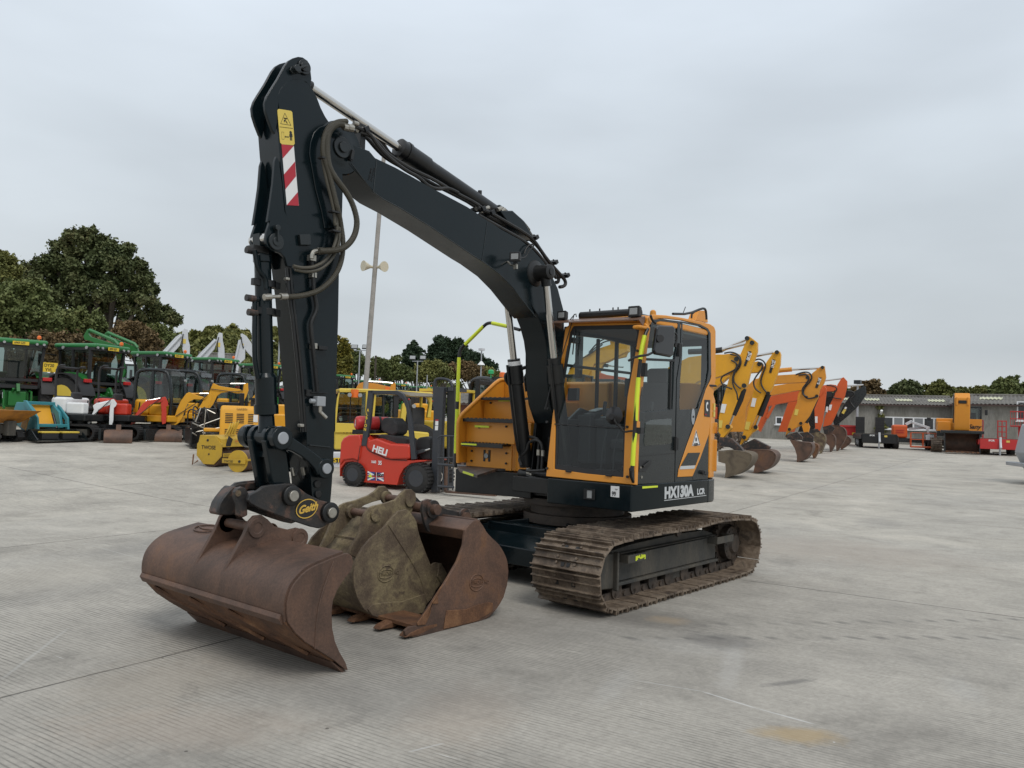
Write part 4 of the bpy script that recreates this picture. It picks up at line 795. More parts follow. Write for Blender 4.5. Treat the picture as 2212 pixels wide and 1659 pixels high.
# decals
def yd(name, z_, pts, mat, par=STK, e=.002, th=.0015): b = MB(); b.prism(S(z_(*pts), AW+e), V(0, th, 0)); return b.build(name, mat, par)
yd('warning_sticker', R5, ((333, 576), (345, 574), (450, 591), (462, 604), (484, 888), (474, 903), (368, 894), (352, 880), (327, 590)), 'decaly')
tri = S(R5((395, 608), (453, 724), (355, 708)), AW+.004); ct = sum(tri, V(0, 0, 0))/3; b = MB(); b.frame(tri, [ct+(p-ct)*.90 for p in tri], V(0, .0008, 0))
def ln(pts, w): b.tube(S(R5(*pts), AW+.0045), w, 4)
ln(((386, 656), (415, 662)), .004); ln(((390, 690), (398, 675), (410, 690), (418, 705)), .0035); ln(((388, 680), (402, 668)), .003); ln(((348, 735), (468, 750)), .0015)
q = S(R5((364, 780), (386, 783), (390, 850), (367, 848)), AW+.004); b.frame(q, [sum(q, V(0, 0, 0))/4+(p-sum(q, V(0, 0, 0))/4)*.93 for p in q], V(0, .0006, 0))
ln(((396, 825), (430, 828)), .0028); b.prism(S(R5((394, 825), (403, 815), (403, 836)), AW+.004), V(0, .0006, 0)); b.prism(S(R5((432, 828), (423, 818), (423, 838)), AW+.004), V(0, .0006, 0))
b.prism(S(R5((438, 797), (462, 799), (466, 828), (460, 828), (462, 860), (454, 860), (452, 830), (449, 830), (451, 860), (443, 858), (441, 828), (435, 826)), AW+.004), V(0, .0006, 0)); hd = S(R5((448, 787)), AW+.004)[0]; b.cyl(hd, hd+V(0, .0008, 0), .011, seg=12)
b.build('warning_symbols', 'decalk', STK)
yd('chevron_board', R5, ((364, 894), (476, 908), (522, 1452), (412, 1446)), 'decalw', e=.0015)
def lp(t, s):   # along the chevron board: t down, s across
    a = (364+(412-364)*t, 894+(1446-894)*t); c2 = (476+(522-476)*t, 908+(1452-908)*t); return (a[0]+(c2[0]-a[0])*s, a[1]+(c2[1]-a[1])*s)
b = MB()
for t in (.0, .27, .54, .81):
    pts = [lp(max(0, t), 0), lp(max(0, t-.15+.0) if t > 0 else 0, 1)]
    poly = [(max(0, t+.0), 0), (max(0, t-.02), 1), ]
for t in (-.02, .25, .52, .79):      # red bands sloping up to the right
    lo_, hi_ = t, t+.26
    P_ = [(max(0, lo_+.22*1), 0)]
bands = [((364, 894), (476, 908), (376, 1022)), ((387, 1168), (488, 1050), (496, 1184), (400, 1302)), ((412, 1446), (512, 1328), (522, 1452))]
for bd in bands: b.prism(S(R5(*bd), AW+.0035), V(0, .0008, 0))
b.build('chevron_stripes', 'decalr', STK)
# bucket cylinder
c0 = on_y(R6((160, 185))[0], 0); g0 = on_y(R6((193, 1240))[0], 0); g1 = on_y(R6((196, 1450))[0], 0); e0 = on_y(KD((335, 235))[0], 0)
dd = (e0-c0).normalized(); L1 = (g0-c0).length; L2 = (g1-c0).length; L3 = (e0-c0).length
b = MB(); b.lathe(c0, dd, [(.12, .05), (.12, .068), (.16, .068), (.17, .060), (L1-.03, .060), (L1, .078), (L1+.20, .078), (L1+.20, .088), (L1+.27, .088), (L1+.27, .055), (L2, .055)], 28); b.bar(c0-dd*.04, c0+dd*.14, .10, .09, (0, 1, 0)); BC = b.build('bucket_cylinder', 'dark', EX, sharp=30)
b = MB(); b.cyl(c0-V(0, .1, 0), c0+V(0, .1, 0), .05); b.cyl(c0+dd*(L2-.1), c0+dd*(L3-.17), .036, seg=24); b.build('piston_rod', 'chrome', BC)
b = MB(); b.lathe(c0+dd*(L3-.20), dd, [(0, .04), (.03, .055), (.12, .06), (.16, .07)], 20); b.build('rod_end', 'dark', BC)
for zz in ((85, 270, 180), (60, 630, 600)):
    pass
b = MB()
for (yy, w) in ((525, .07), (738, .055)):
    q = on_y(R6((193, yy))[0], 0); b.lathe(q, dd, [(-.025, .0661), (-.025, .069), (.025, .069), (.025, .0661)], 24); b.box(q+V(.09, .02, 0), (.08, .04, .05)); b.box(q+V(-.08, .0, 0), (.05, .05, .05)); b.cut()
b.box(on_y(R6((125, 262))[0], 0), (.13, .10, .05)); b.build('cylinder_band', 'black', BC, bevel=.004)
pipes(BC, [R6((100, 265), (112, 330), (120, 390), (150, 440), (188, 480), (192, 560)), R6((130, 640), (100, 640), (103, 760), (100, 900), (102, 1100), (118, 1200), (128, 1250))], .018, [.06, .03], 'dark', 'cylinder_pipe')
b = MB()
for p in ((85, 635), (100, 745), (85, 270)): q = on_y(R6(p)[0], .03); b.cyl(q+V(.05, 0, 0), q+V(-.02, 0, 0), .025, seg=12); b.cut()
b.build('pipe_elbow', 'hitch', BC)
# hose runs beside the boom nose
big = [((930, 720), (870, 715), (800, 760), (770, 850), (775, 1000), (800, 1120), (870, 1230), (960, 1330), (1010, 1420), (1040, 1520), (1045, 1600))]
h1 = R5((960, 735), (900, 708), (850, 722), (800, 770), (778, 860), (780, 1000), (800, 1110), (860, 1210), (940, 1310), (1000, 1410), (1038, 1520)) + R6((892, 60), (870, 160), (810, 235), (740, 265), (640, 270), (600, 268))
Yb = [.30]*len(h1)
def ribbed(pts, Y, r, par, mat='hosebr', name='armoured_hose', Ys=None):
    P_ = [on_y(p, (Ys[i] if Ys else Y)) for i, p in enumerate(pts)]
    for _ in range(2):
        Q = [P_[0]]
        for i in range(len(P_)-1): Q += [P_[i]*.75+P_[i+1]*.25, P_[i]*.25+P_[i+1]*.75]
        Q.append(P_[-1]); P_ = Q
    b = MB(); b.tube(P_, r*.86, 10)
    h = b.build(name, mat, par); co = MB(); L = 0; nx = 0; acc = []
    for i in range(len(P_)-1):
        d = P_[i+1]-P_[i]; l = d.length
        while nx < L+l:
            acc.append((P_[i]+d*((nx-L)/l), d.normalized())); nx += .011
        L += l
    for p, d in acc: co.lathe(p, d, [(-.003, r*.8), (-.0025, r), (.0025, r), (.003, r*.8)], 10)
    co.build('hose_guard_coil', mat, h); return h
ribbed(h1, .24, .024, BOOM)
h2 = R6((300, 620), (400, 622), (500, 608), (600, 575), (680, 510), (740, 430), (775, 330), (785, 200), (765, 60)) ; h2 += R5((880, 1500), (850, 1380), (820, 1250), (780, 1100), (740, 980), (745, 850), (780, 760), (860, 690), (960, 685))
ribbed(h2, .24, .021, BOOM, Ys=[.19]*9+[.23]*9)
h3 = R6((400, 385), (470, 402), (560, 395), (640, 350), (700, 270), (735, 170), (738, 50)) + R5((850, 1640), (845, 1520), (815, 1380), (780, 1250), (755, 1130), (730, 1000), (735, 850), (775, 740), (850, 690), (940, 682))
pipes(BOOM, [h3, [(x+5, y+8) for x, y in h3]], .013, [.21, .20], 'hosebr', 'twin_hose', 2)
for p in (R5((750, 1025)), R5((840, 1510)), R6((720, 120))):
    q = on_y(p[0], .22); b = MB(); b.box(q, (.075, .06, .012)); b.build('cable_tie', 'plastic', BOOM)
b = MB()
for a, c_, r in (((925, 735), (965, 745), .027), ((965, 742), (1010, 752), .03), ((1020, 700), (1060, 712), .018)): q = [on_y(p, .24) for p in R5(a, c_)]; b.cyl(q[0], q[1], r, seg=10); b.cut()
for a, c_, r in (((585, 272), (625, 270), .027), ((300, 620), (350, 620), .026), ((225, 622), (305, 621), .014), ((175, 625), (230, 622), .024), ((400, 388), (455, 402), .014), ((410, 408), (470, 420), .014)): q = [on_y(p, .19) for p in R6(a, c_)]; b.cyl(q[0], q[1], r, seg=10); b.cut()
q = [on_y(p, .19) for p in R6((585, 270), (555, 275), (542, 300), (540, 330))]; b.tube(q, .018, 10, 1); b.box(on_y(R6((541, 325))[0], .17), (.05, .05, .045)); b.build('hose_fitting', 'zinc', STK, bevel=.002)
pipes(STK, [R6((545, 345), (552, 450), (560, 600), (580, 690), (572, 740), (535, 810), (535, 870), (545, 960), (560, 1100), (575, 1250), (585, 1350))], .017, [.165], 'black', 'auxiliary_pipe')
pipes(STK, [R6((350, 400), (365, 600), (395, 800), (415, 1000), (440, 1250), (460, 1500), (470, 1659)), R6((375, 400), (385, 560), (415, 800), (440, 1000), (465, 1250), (480, 1500), (490, 1659))], .013, [.15, .15], 'black', 'stick_pipe')
for p, sz in (((550, 455), (.045, .05, .045)), ((555, 1000), (.05, .04, .045)), ((350, 485), (.032, .04, .022)), ((458, 1610), (.035, .04, .025))):
    q = on_y(R6(p)[0], .155); b = MB(); b.box(q, sz); b.build('clamp_block', 'zinc', STK, bevel=.006)
b = MB(); q = on_y(R6((622, 1015))[0], .15); b.box(q, (.08, .03, .03)); b.cut(); q = on_y(R6((590, 1360))[0], .15); b.box(q+V(-.0, 0, 0), (.15, .04, .008)); b.cut(); q = on_y(R6((515, 1360))[0], .14); b.box(q, (.04, .03, .05)); b.build('mounting_tab', 'black', STK, bevel=.003)
b = MB(); q = on_y(R6((600, 1425))[0], .17); b.box(q, (.078, .06, .075)); b.cyl(q+V(.04, 0, 0), q+V(.085, 0, 0), .018, seg=10); b.build('shut_off_valve', 'galv', STK, bevel=.006)
b = MB(); b.cyl(q+V(0, .01, -.035), q+V(-.005, .01, -.085), .016, seg=10); b.cyl(q+V(-.005, .01, -.08), q+V(-.05, .03, -.125), .015, seg=10); b.build('coupling', 'zinc', STK, bevel=.002)
b = MB(); q = S(KD((880, 340), (1160, 370)), AW+.002); b.bar(q[0], q[1], .01, .03, (0, 1, 0)); b.build('welded_bar', 'dark2', STK, bevel=.003)
b = MB()
for p in ((985, 850), (995, 980)): q = on_y(KD(p)[0], AW); b.cyl(q+V(0, -.005, 0), q+V(0, .016, 0), .028, seg=16)
b.build('grease_block', 'black', STK, bevel=.003)
# --- link, tipping arms
PA = on_y(KD((555, 250))[0], .22); PB = on_y(KD((1130, 650))[0], .22); PC = on_y(KD((650, 1000))[0], .20); PD = on_y(KD((1150, 1220))[0], .20)
lk = KD((430, 120), (470, 105), (540, 118), (590, 160), (640, 210), (780, 310), (950, 430), (1060, 520), (1130, 555), (1180, 600), (1185, 660), (1150, 710), (1080, 735), (1000, 730), (960, 650), (880, 560), (780, 480), (680, 425), (560, 385), (450, 345), (415, 300), (405, 200))
lp_ = S(lk, .20)
for s in (.20, -.155):
    b = MB(); b.prism([V(p.x, s, p.z) for p in lp_], V(0, -.045, 0)); b.build('side_link', 'dark', EX, bevel=.010)
b = MB(); b.cyl(V(PA.x, -.27, PA.z), V(PA.x, .22, PA.z), .045, seg=24); b.build('link_pin', 'galv', EX, bevel=.006)
b = MB(); b.cyl(V(PB.x, -.20, PB.z), V(PB.x, .22, PB.z), .04, seg=24); b.build('link_pin', 'galv', EX, bevel=.006)
b = MB(); A0 = V(PA.x, 0, PA.z)
for y0, y1, r in ((-.25, -.165, .085), (.155, .212, .085), (-.14, .14, .068), (-.12, -.07, .085), (.05, .10, .085)): b.cyl(A0+V(0, y0, 0), A0+V(0, y1, 0), r, seg=28)
b.cut(); B0 = V(PB.x, 0, PB.z); b.cyl(B0+V(0, .150, 0), B0+V(0, .205, 0), .075, seg=28); HL = b.build('link_boss', 'dark', EX, bevel=.008)
for s in (.06, -.12):
    b = MB(); w0 = .065
    b.prism([V(PA.x+.085, s, PA.z-.02), V(PA.x-.085, s, PA.z-.02), V(PC.x-.065, s, PC.z+.02), V(PC.x+.09, s, PC.z+.04)], V(0, .06, 0)); b.build('tipping_link', 'dark', EX, bevel=.010)
b = MB(); m0 = (V(PA.x, 0, PA.z)*.7+V(PC.x, 0, PC.z)*.3); b.box(m0, (.09, .2, .05)); b.build('link_brace', 'dark', HL, bevel=.006)
# --- quick hitch
hq = KD((230, 930), (290, 880), (400, 860), (560, 845), (660, 840), (720, 870), (860, 975), (1030, 1060), (1150, 1088), (1215, 1150), (1225, 1230), (1200, 1310), (1150, 1370), (1080, 1410), (1020, 1432), (920, 1412), (700, 1340), (500, 1265), (250, 1175), (130, 1110), (85, 1060), (110, 990))
hp = S(hq, .19)
for s in (.19, -.155):
    b = MB(); b.prism([V(p.x, s, p.z) for p in hp], V(0, -.035, 0)); b.build('hitch_side_plate' if s > 0 else 'hitch_far_plate', 'hitch', EX, bevel=.008)
b = MB()
def hx(z_, p, Y): return on_y(z_(p)[0], Y)
q = S(KD((250, 1000), (500, 1000), (560, 1200), (300, 1130)), .19); b.prism([V(p.x, .155, p.z) for p in q], V(0, -.31, 0))
q = S(RK((740, 430), (718, 422), (690, 430), (674, 455), (675, 490), (690, 530), (692, 600), (720, 615), (752, 600), (750, 520), (760, 470)), .12); b.prism(q, V(0, -.045, 0)); q2_ = S(RK((845, 450), (765, 465), (745, 520), (770, 545), (840, 540)), .10); b.prism(q2_, V(0, -.12, 0))
hb = b.build('hitch_body', 'hitch', EX, bevel=.008)
q = S(RK((662, 418), (640, 440), (600, 490), (578, 525), (562, 580), (568, 598), (640, 600), (700, 590), (740, 570), (760, 500), (740, 440)), -.02); b = MB(); b.prism(q, V(0, -.12, 0)); q = S(RK((840, 385), (700, 402), (662, 416), (600, 488), (575, 535), (650, 500), (690, 470), (760, 440), (840, 440)), -.14); b.prism(q, V(0, -.03, 0)); b.build('hitch_jaw', 'hitch', EX, bevel=.012)
for P_, r in ((PC, .075), (PD, .078)):
    b = MB(); b.lathe(V(P_.x, .19, P_.z), (0, 1, 0), [(-.01, r), (.03, r), (.035, r*.9), (.035, r*.6)], 30); b.build('hitch_boss', 'black', EX, bevel=.003)
    b = MB(); b.cyl(V(P_.x, -.22, P_.z), V(P_.x, .245, P_.z), .040, seg=24); b.build('hitch_pin', 'zinc', EX, bevel=.005)
    b = MB(); b.cyl(V(P_.x, -.15, P_.z), V(P_.x, .15, P_.z), .075, seg=24); b.build('hitch_bush', 'black', EX)
# lifting eye disc with hole (a ring)
q = on_y(RK((716, 466))[0], .175); b = MB(); b.lathe(q-V(0, .05, 0), (0, 1, 0), [(0, .0), (0, .022), (.004, .022)], 20); b.build('lifting_eye', 'mud', EX)
# gold script badge
c_ = on_y(KD((852, 1170))[0], .1915); ux = (on_y(KD((960, 1140))[0], .1915)-c_); ux.normalize(); uz = V(-ux.z, 0, ux.x); uz = uz if uz.z > 0 else -uz
def ell(a, b_, e): return [c_+ux*math.cos(t)*a+uz*math.sin(t)*b_+V(0, e, 0) for t in [2*math.pi*i/40 for i in range(40)]]
b = MB(); b.prism(ell(.098, .074, .001), V(0, .002, 0)); hs = bpy.data.objects['hitch_side_plate']; b.build('badge', 'decalk', hs); b = MB(); b.frame(ell(.095, .071, .0032), ell(.088, .064, .0032), V(0, .001, 0)); b.build('badge_ring', 'gold', hs)
text('Geith', c_-ux*.080-uz*.024+V(0, .0035, 0), ux, uz, .078, 'gold', hs, bold=.035, shear=.5, sx=.98)
# couplings hanging beside the stick
b = MB()
for x, y in ((660, 690), (800, 680), (850, 680)): q = [on_y(p, .05) for p in KD((x, y-50), (x+20, y+50))]; b.cyl(q[0], q[1], .015, seg=10)
b.build('hitch_coupling', 'zinc', STK); b = MB(); b.tube([on_y(p, .05) for p in KD((760, 480), (745, 600), (735, 680), (700, 760), (660, 720))], .010, 6, 1); b.cut(); b.tube([on_y(p, .05) for p in KD((830, 700), (800, 790), (760, 740), (740, 650))], .010, 6, 1); b.build('hitch_hose', 'hose', STK)
# --- wide grading bucket hanging on the hitch
NY, FY = .915, -.905
sp_ = [(1345, 835), (1310, 848), (1230, 880), (1130, 925), (1060, 985), (1012, 1055), (990, 1130), (985, 1200), (992, 1260)]
base = [(992, 1262), (1080, 1370), (1170, 1430), (1280, 1500), (1365, 1560)]
def BK(pts, Y=NY): return [on_y(p, Y) for p in RK(*pts)]
shell = BK(spl(sp_, 4)); w = V(0, FY-NY, 0)
b = MB(); b.strip(shell+BK([(1000, 1275)])[:0], w, -.014); BU = b.build('wide_bucket', 'rust', EX, sharp=50)
bs = BK([(990, 1255), (1080, 1360), (1170, 1425), (1280, 1492), (1340, 1535)]); b = MB(); b.strip(bs, w, -.016); b.build('bucket_floor', 'rusto', BU, sharp=60)
sd = BK(spl(sp_, 3)[:-1]+[(992, 1262), (1040, 1330), (1100, 1385), (1170, 1430), (1280, 1500), (1350, 1558), (1366, 1560), (1350, 1510), (1310, 1440), (1285, 1380), (1268, 1300), (1264, 1200), (1272, 1130), (1300, 1060), (1345, 990), (1385, 940), (1398, 890), (1390, 850), (1370, 836)])
for Y, dy in ((NY-.004, .022), (FY+.004, -.022)): b = MB(); b.prism([V(p.x, Y, p.z) for p in sd], V(0, dy, 0)); b.build('bucket_side', 'rust', BU, bevel=.005)
ww = BK([(1350, 1008), (1330, 850), (1300, 862), (1240, 990), (1195, 1130), (1165, 1290), (1160, 1425), (1175, 1432), (1178, 1290), (1212, 1130), (1258, 990)][0:1]+[(1275, 880), (1225, 1010), (1185, 1140), (1165, 1290), (1160, 1425)]); b = MB(); b.tube([p+V(0, .019, 0) for p in ww[1:]], .006, 6, 1); b.build('bucket_weld', 'rust', BU)
q = BK([(975, 1220), (992, 1275)]); b = MB(); b.bar(q[0]+V(0, 0, 0), q[0]+w, .001, .001); b = MB(); a0 = BK([(985, 1235)])[0]; b.prism([a0+V(.02, -.02, .02), a0+V(.035, -.02, -.01), a0+V(.01, -.02, -.05), a0+V(-.02, -.02, -.03)], V(0, FY-NY+.03, 0)); b.build('wear_strip', 'rust', BU, bevel=.004)
lipp = BK([(1300, 1505), (1366, 1562), (1270, 1510)]); lipp[1].z = -.004; b = MB(); b.prism([lipp[0], lipp[1], lipp[1]+V(.035, 0, 0), lipp[2]], w); b.build('cutting_edge', 'rust', BU)
# diagonal ribs beneath
b = MB()
for k, y0 in enumerate((.55, .05, -.45)):
    p1 = BK([(1010, 1290)])[0]; p2 = BK([(1240, 1478)])[0]; b.bar(V(p1.x+.012, y0-.30, p1.z-.012), V(p2.x+.012, y0+.20, p2.z-.012), .022, .045, (1, 0, .3))
b.build('floor_ribs', 'rusto', BU)
# lugs
lugp = [(598, 985), (610, 940), (730, 720), (762, 640), (795, 603), (840, 598), (878, 625), (920, 668), (1010, 690), (1062, 678), (1105, 690), (1127, 728), (1122, 770), (1108, 797), (1010, 800), (930, 795), (850, 830), (780, 860), (700, 900), (640, 950), (600, 995)]
lq = [on_y(p, .20) for p in RK(*lugp)]
for s in (.20, -.165):
    b = MB(); b.prism([V(p.x, s, p.z) for p in lq], V(0, -.035, 0)); b.build('bucket_lug', 'rust', BU, bevel=.005)
p1 = on_y(RK((808, 678))[0], .20); p2 = on_y(RK((1075, 740))[0], .20)
for P_ in (p1, p2): b = MB(); b.lathe(V(P_.x, .20, P_.z), (0, 1, 0), [(0, .07), (.012, .066), (.012, .04), (.008, .036)], 28); b.lathe(V(P_.x, -.165, P_.z), (0, -1, 0), [(0, .07), (.012, .066)], 28); b.cyl(V(P_.x, -.2, P_.z), V(P_.x, .2, P_.z), .034, seg=20); b.build('bucket_pin', 'rust', BU)
# embossed oval on the shell
c_ = on_y(RK((370, 745))[0], -.62)
f0 = shell[8]; 
b = MB(); ov = []
i0 = 5; pa, pb = shell[i0-2], shell[i0+3]; tx = (pb-pa).normalized(); nn = tx.cross(V(0, 1, 0)).normalized(); nn = nn if nn.x+nn.z > 0 else -nn; cm = (pa+pb)/2; cm = V(cm.x, -.62, cm.z)+nn*.022
ov = [cm+tx*math.cos(t)*.075+V(0, 1, 0)*math.sin(t)*.13 for t in [2*math.pi*i/32 for i in range(33)]]; b.tube(ov, .006, 6); b.tube([cm+tx*.0+V(0, -.1, 0), cm+tx*.02, cm+tx*.0+V(0, .1, 0)], .006, 6, 1); b.build('embossed_oval', 'rust', BU)
# --- right side: stepped engine cover
YS = -1.215
sidep = R3((192, 1240), (193, 1000), (196, 930), (215, 895), (245, 865), (400, 720), (480, 645), (520, 632), (600, 632))
sq = [on_y(p, YS) for p in sidep]; bk = [V(-.45, YS, sq[-1].z), V(-.45, YS, sq[0].z)]
b = MB(); b.prism(sq+bk, V(0, -.02, 0)); edge = [p+V(.02, -.012, .0) for p in sq]; SP = b.build('step_side_panel', 'orange', EX, bevel=.006)
b = MB(); b.tube([p+V(0, -.005, 0) for p in sq], .022, 10, 1); b.build('step_side_rim', 'orange', EX)
def tread(pl_, zt, x0, x1, name='tread', y0=-.62, mat='black'): pass
t2 = on_y(R3((232, 1088))[0], YS+.01); t3 = on_y(R3((243, 915))[0], YS+.01); t4 = on_y(R3((372, 766))[0], YS+.01); t5z = sq[-1].z
xs0 = sq[0].x
t1z = t2.z
YI = -.50
def riser(x, z0, z1, y0, y1, name='step_riser', mat='orange'): b = MB(); b.box((x-.02, (y0+y1)/2, (z0+z1)/2), (.04, abs(y1-y0), z1-z0)); return b.build(name, mat, EX, bevel=.006)
zf = 1.13
r1 = riser(t2.x-.06, zf, t2.z-.02, YS+.003, -.53); r2 = riser(t3.x-.03, t2.z, t3.z-.015, YS+.003, YI+.02); r3 = riser(t4.x-.03, t3.z, t4.z-.012, YS+.003, -.30); r4 = riser(t4.x-.40, t4.z, t5z, YS+.003, -.30)
def trd(x, z, d, y0, y1, lip=.035):
    b = MB(); b.box((x-d/2+.02, (y0+y1)/2, z-.012), (d, abs(y1-y0), .024)); b.box((x+.015, (y0+y1)/2, z-lip/2), (.012, abs(y1-y0), lip)); t = b.build('step_tread', 'black', EX, bevel=.003)
    b = MB()
    for k in range(12):
        for j_ in range(2): b.cyl((x-.03-j_*.06, y0+(y1-y0)*(k+.5)/12, z), (x-.03-j_*.06, y0+(y1-y0)*(k+.5)/12, z+.008), .012, seg=6)
    b.build('tread_studs', 'trackin', t); return t
a = trd(t2.x+.06, t2.z, .16, YS+.05, -.55, .045); trd(t3.x+.03, t3.z, .10, YS+.02, -.40, .04); trd(t4.x+.02, t4.z, .36, YS+.02, -.34, .03)
fl = V(0, 0, 1.15); pq = [on_z(p, 1.15) for p in R3((178, 1250), (205, 1288), (330, 1328), (476, 1282))]
b = MB(); b.prism(pq+[V(.45, -.55, 1.15), V(.45, YS, 1.15)], V(0, 0, -.03)); b.build('step_platform', 'hitch', EX, bevel=.004)
pfx = pq[2].x
for (p, q_) in (((225, 1298), (302, 1316)), ((168, 1255), (188, 1280)), ((243, 1092), (372, 1104)), ((328, 956), (444, 962)), ((440, 788), (527, 791))):
    pass
b = MB()
a_ = pq[1].lerp(pq[2], .2); b_ = pq[1].lerp(pq[2], .8); b.bar(a_+V(.003, 0, -.015), b_+V(.003, 0, -.015), .004, .022); b.box((t2.x+.063+.02, -1.05, t2.z-.02), (.004, .24, .018)); b.box((t3.x-.008, -.95, t3.z-.09), (.004, .22, .024)); b.box((t4.x-.008, -.88, t4.z-.03), (.004, .18, .024)); b.build('step_tape', 'hivis', EX)
# block between the steps and the boom
b = MB(); b.prism([V(x, y, zf) for x, y in ((t2.x-.06, -.55), (t2.x-.10, -.50), (t3.x-.02, -.25), (-.3, -.25), (-.3, -.55))], V(0, 0, t3.z-.03-zf)); b.prism([V(x, y, t3.z-.03) for x, y in ((t3.x-.10, -.45), (t3.x-.10, -.24), (-.4, -.24), (-.4, -.45))], V(0, 0, t4.z-t3.z)); b.build('tank_cover', 'orange', EX, bevel=.008)
b = MB(); zz = zf+.15
for k in range(2): b.box((t2.x-.057, -.93+k*.075, zz), (.008, .03, .13)); b.cut()
b.build('cover_slots', 'plastic', EX, bevel=.003); b = MB(); b.cyl((t2.x-.05, -.895, zz), (t2.x-.045, -.895, zz), .03, seg=14); b.build('cover_lamp', 'lamp', EX)
b = MB()
for (x, y, z) in ((t2.x-.058, -1.12, t2.z-.10), (t2.x-.058, -1.12, zf+.08), (t2.x-.058, -.60, t2.z-.10), (t2.x-.058, -.60, zf+.08), (t3.x-.028, -.60, t3.z-.08), (t3.x-.028, -1.0, t3.z-.10), (t4.x-.028, -1.1, t4.z-.06)): b.cyl((x, y, z), (x+.016, y, z), .012, seg=8)
b.build('cover_bolts', 'plastic', EX)
b = MB(); b.prism([V(x, y, 1.118) for x, y in ((.71, YS), (.60, -.66), (.60, -.20), (.3, -.20), (-.4, -.20), (-.4, YS))], V(0, 0, -.262)); b.build('lower_valance', 'black', EX, bevel=.008)
# handrail
ph = [on_y(p, -1.25) for p in R3((178, 1250), (182, 1000), (190, 700), (198, 470), (205, 420), (225, 385), (240, 370))] ; xh = ph[-1].x
q2 = [V(ph[-1].x-.02, -1.22, ph[-1].z)]; e1 = on_x(R3((385, 235))[0], .50); e2 = on_x(R3((435, 225))[0], .42); e3 = on_x(R3((555, 252))[0], .25)
rail = ph[:-1]+[V(ph[-1].x, -1.22, ph[-1].z)]
full = [on_y(p, -1.25) for p in R3((172, 1270), (178, 1100), (190, 700), (198, 470))] + [on_y(R3((205, 420))[0], -1.25)] + [on_y(p, -1.2) for p in R3((238, 380))]
X0 = full[-1].x; arc = [on_pl(p, full[-1], V(1, .0, .35).normalized()) for p in R3((385, 240), (410, 225), (440, 225), (552, 250), (640, 275))]
allr = full+arc
b = MB(); b.tube(allr, .019, 12, 1); HR = b.build('handrail', 'black', EX)
b = MB()
def seg_(pts): b.tube(pts, .0215, 12)
seg_([on_y(p, -1.25) for p in R3((198, 475), (187, 795))]); b.cut(); seg_([on_y(p, -1.25) for p in R3((184, 850), (173, 1170))])
b.cut(); a1 = [on_pl(p, full[-1], V(1, .0, .35).normalized()) for p in R3((242, 382), (376, 248))]; seg_(a1); b.cut(); a1 = [on_pl(p, full[-1], V(1, .0, .35).normalized()) for p in R3((440, 226), (552, 250))]; seg_(a1)
b.build('rail_tape', 'hivis', HR)
# hoses by the boom foot and behind
for ln_, xx in ((R3((700, 1050), (760, 1060), (780, 1085), (775, 1150), (780, 1200), (770, 1290)), .66), (R3((650, 1260), (630, 1200), (690, 1160), (700, 1090), (760, 1070), (800, 1100), (805, 1180), (800, 1290)), .70), (R3((690, 1295), (740, 1300), (825, 1292)), .74), (R3((690, 1330), (740, 1350), (825, 1362)), .74)): b = MB(); b.tube([on_x(p, xx) for p in ln_], .016, 8, 2); b.build('hydraulic_hose', 'hose', EX)
pipes(EX, [R3((580, 760), (590, 700), (540, 650), (530, 600), (560, 585)), R3((600, 770), (610, 700), (560, 640), (545, 610), (580, 600))], .016, [-.35, -.35], 'hose', 'hydraulic_hose')
b = MB()
for p in ((775, 1165), (808, 1170), (700, 1298), (720, 1335), (705, 1325)): q = on_x(R3(p)[0], .72); b.cyl(q+V(0, 0, -.03), q+V(0, 0, .03), .02, seg=8); b.cut()
b.build('hose_fitting', 'zinc', EX)
b = MB(); b.box((.50, .10, 1.35), (.12, .25, .34)); b.box((.3, -.05, 1.5), (.3, .3, .5)); b.build('swing_valve', 'black', EX, bevel=.01)
# engine cover top behind the boom, exhaust bits
b = MB(); b.box((-.75, -.5, 1.95), (.9, 1.35, .42)); b.build('engine_cover', 'orange', EX, bevel=.03, seg=3)
b = MB(); b.box((-.12, -.12, 2.45), (.05, .08, .5)); b.box((.0, -.12, 2.62), (.2, .06, .06)); b.build('camera_mast', 'black', EX, bevel=.006)
pipes(EX, [R3((700, 600), (680, 640), (690, 720)), R3((740, 560), (700, 580), (670, 640)), R3((640, 560), (700, 540), (740, 600))], .02, [-.3, -.25, -.2], 'hose', 'hydraulic_hose')
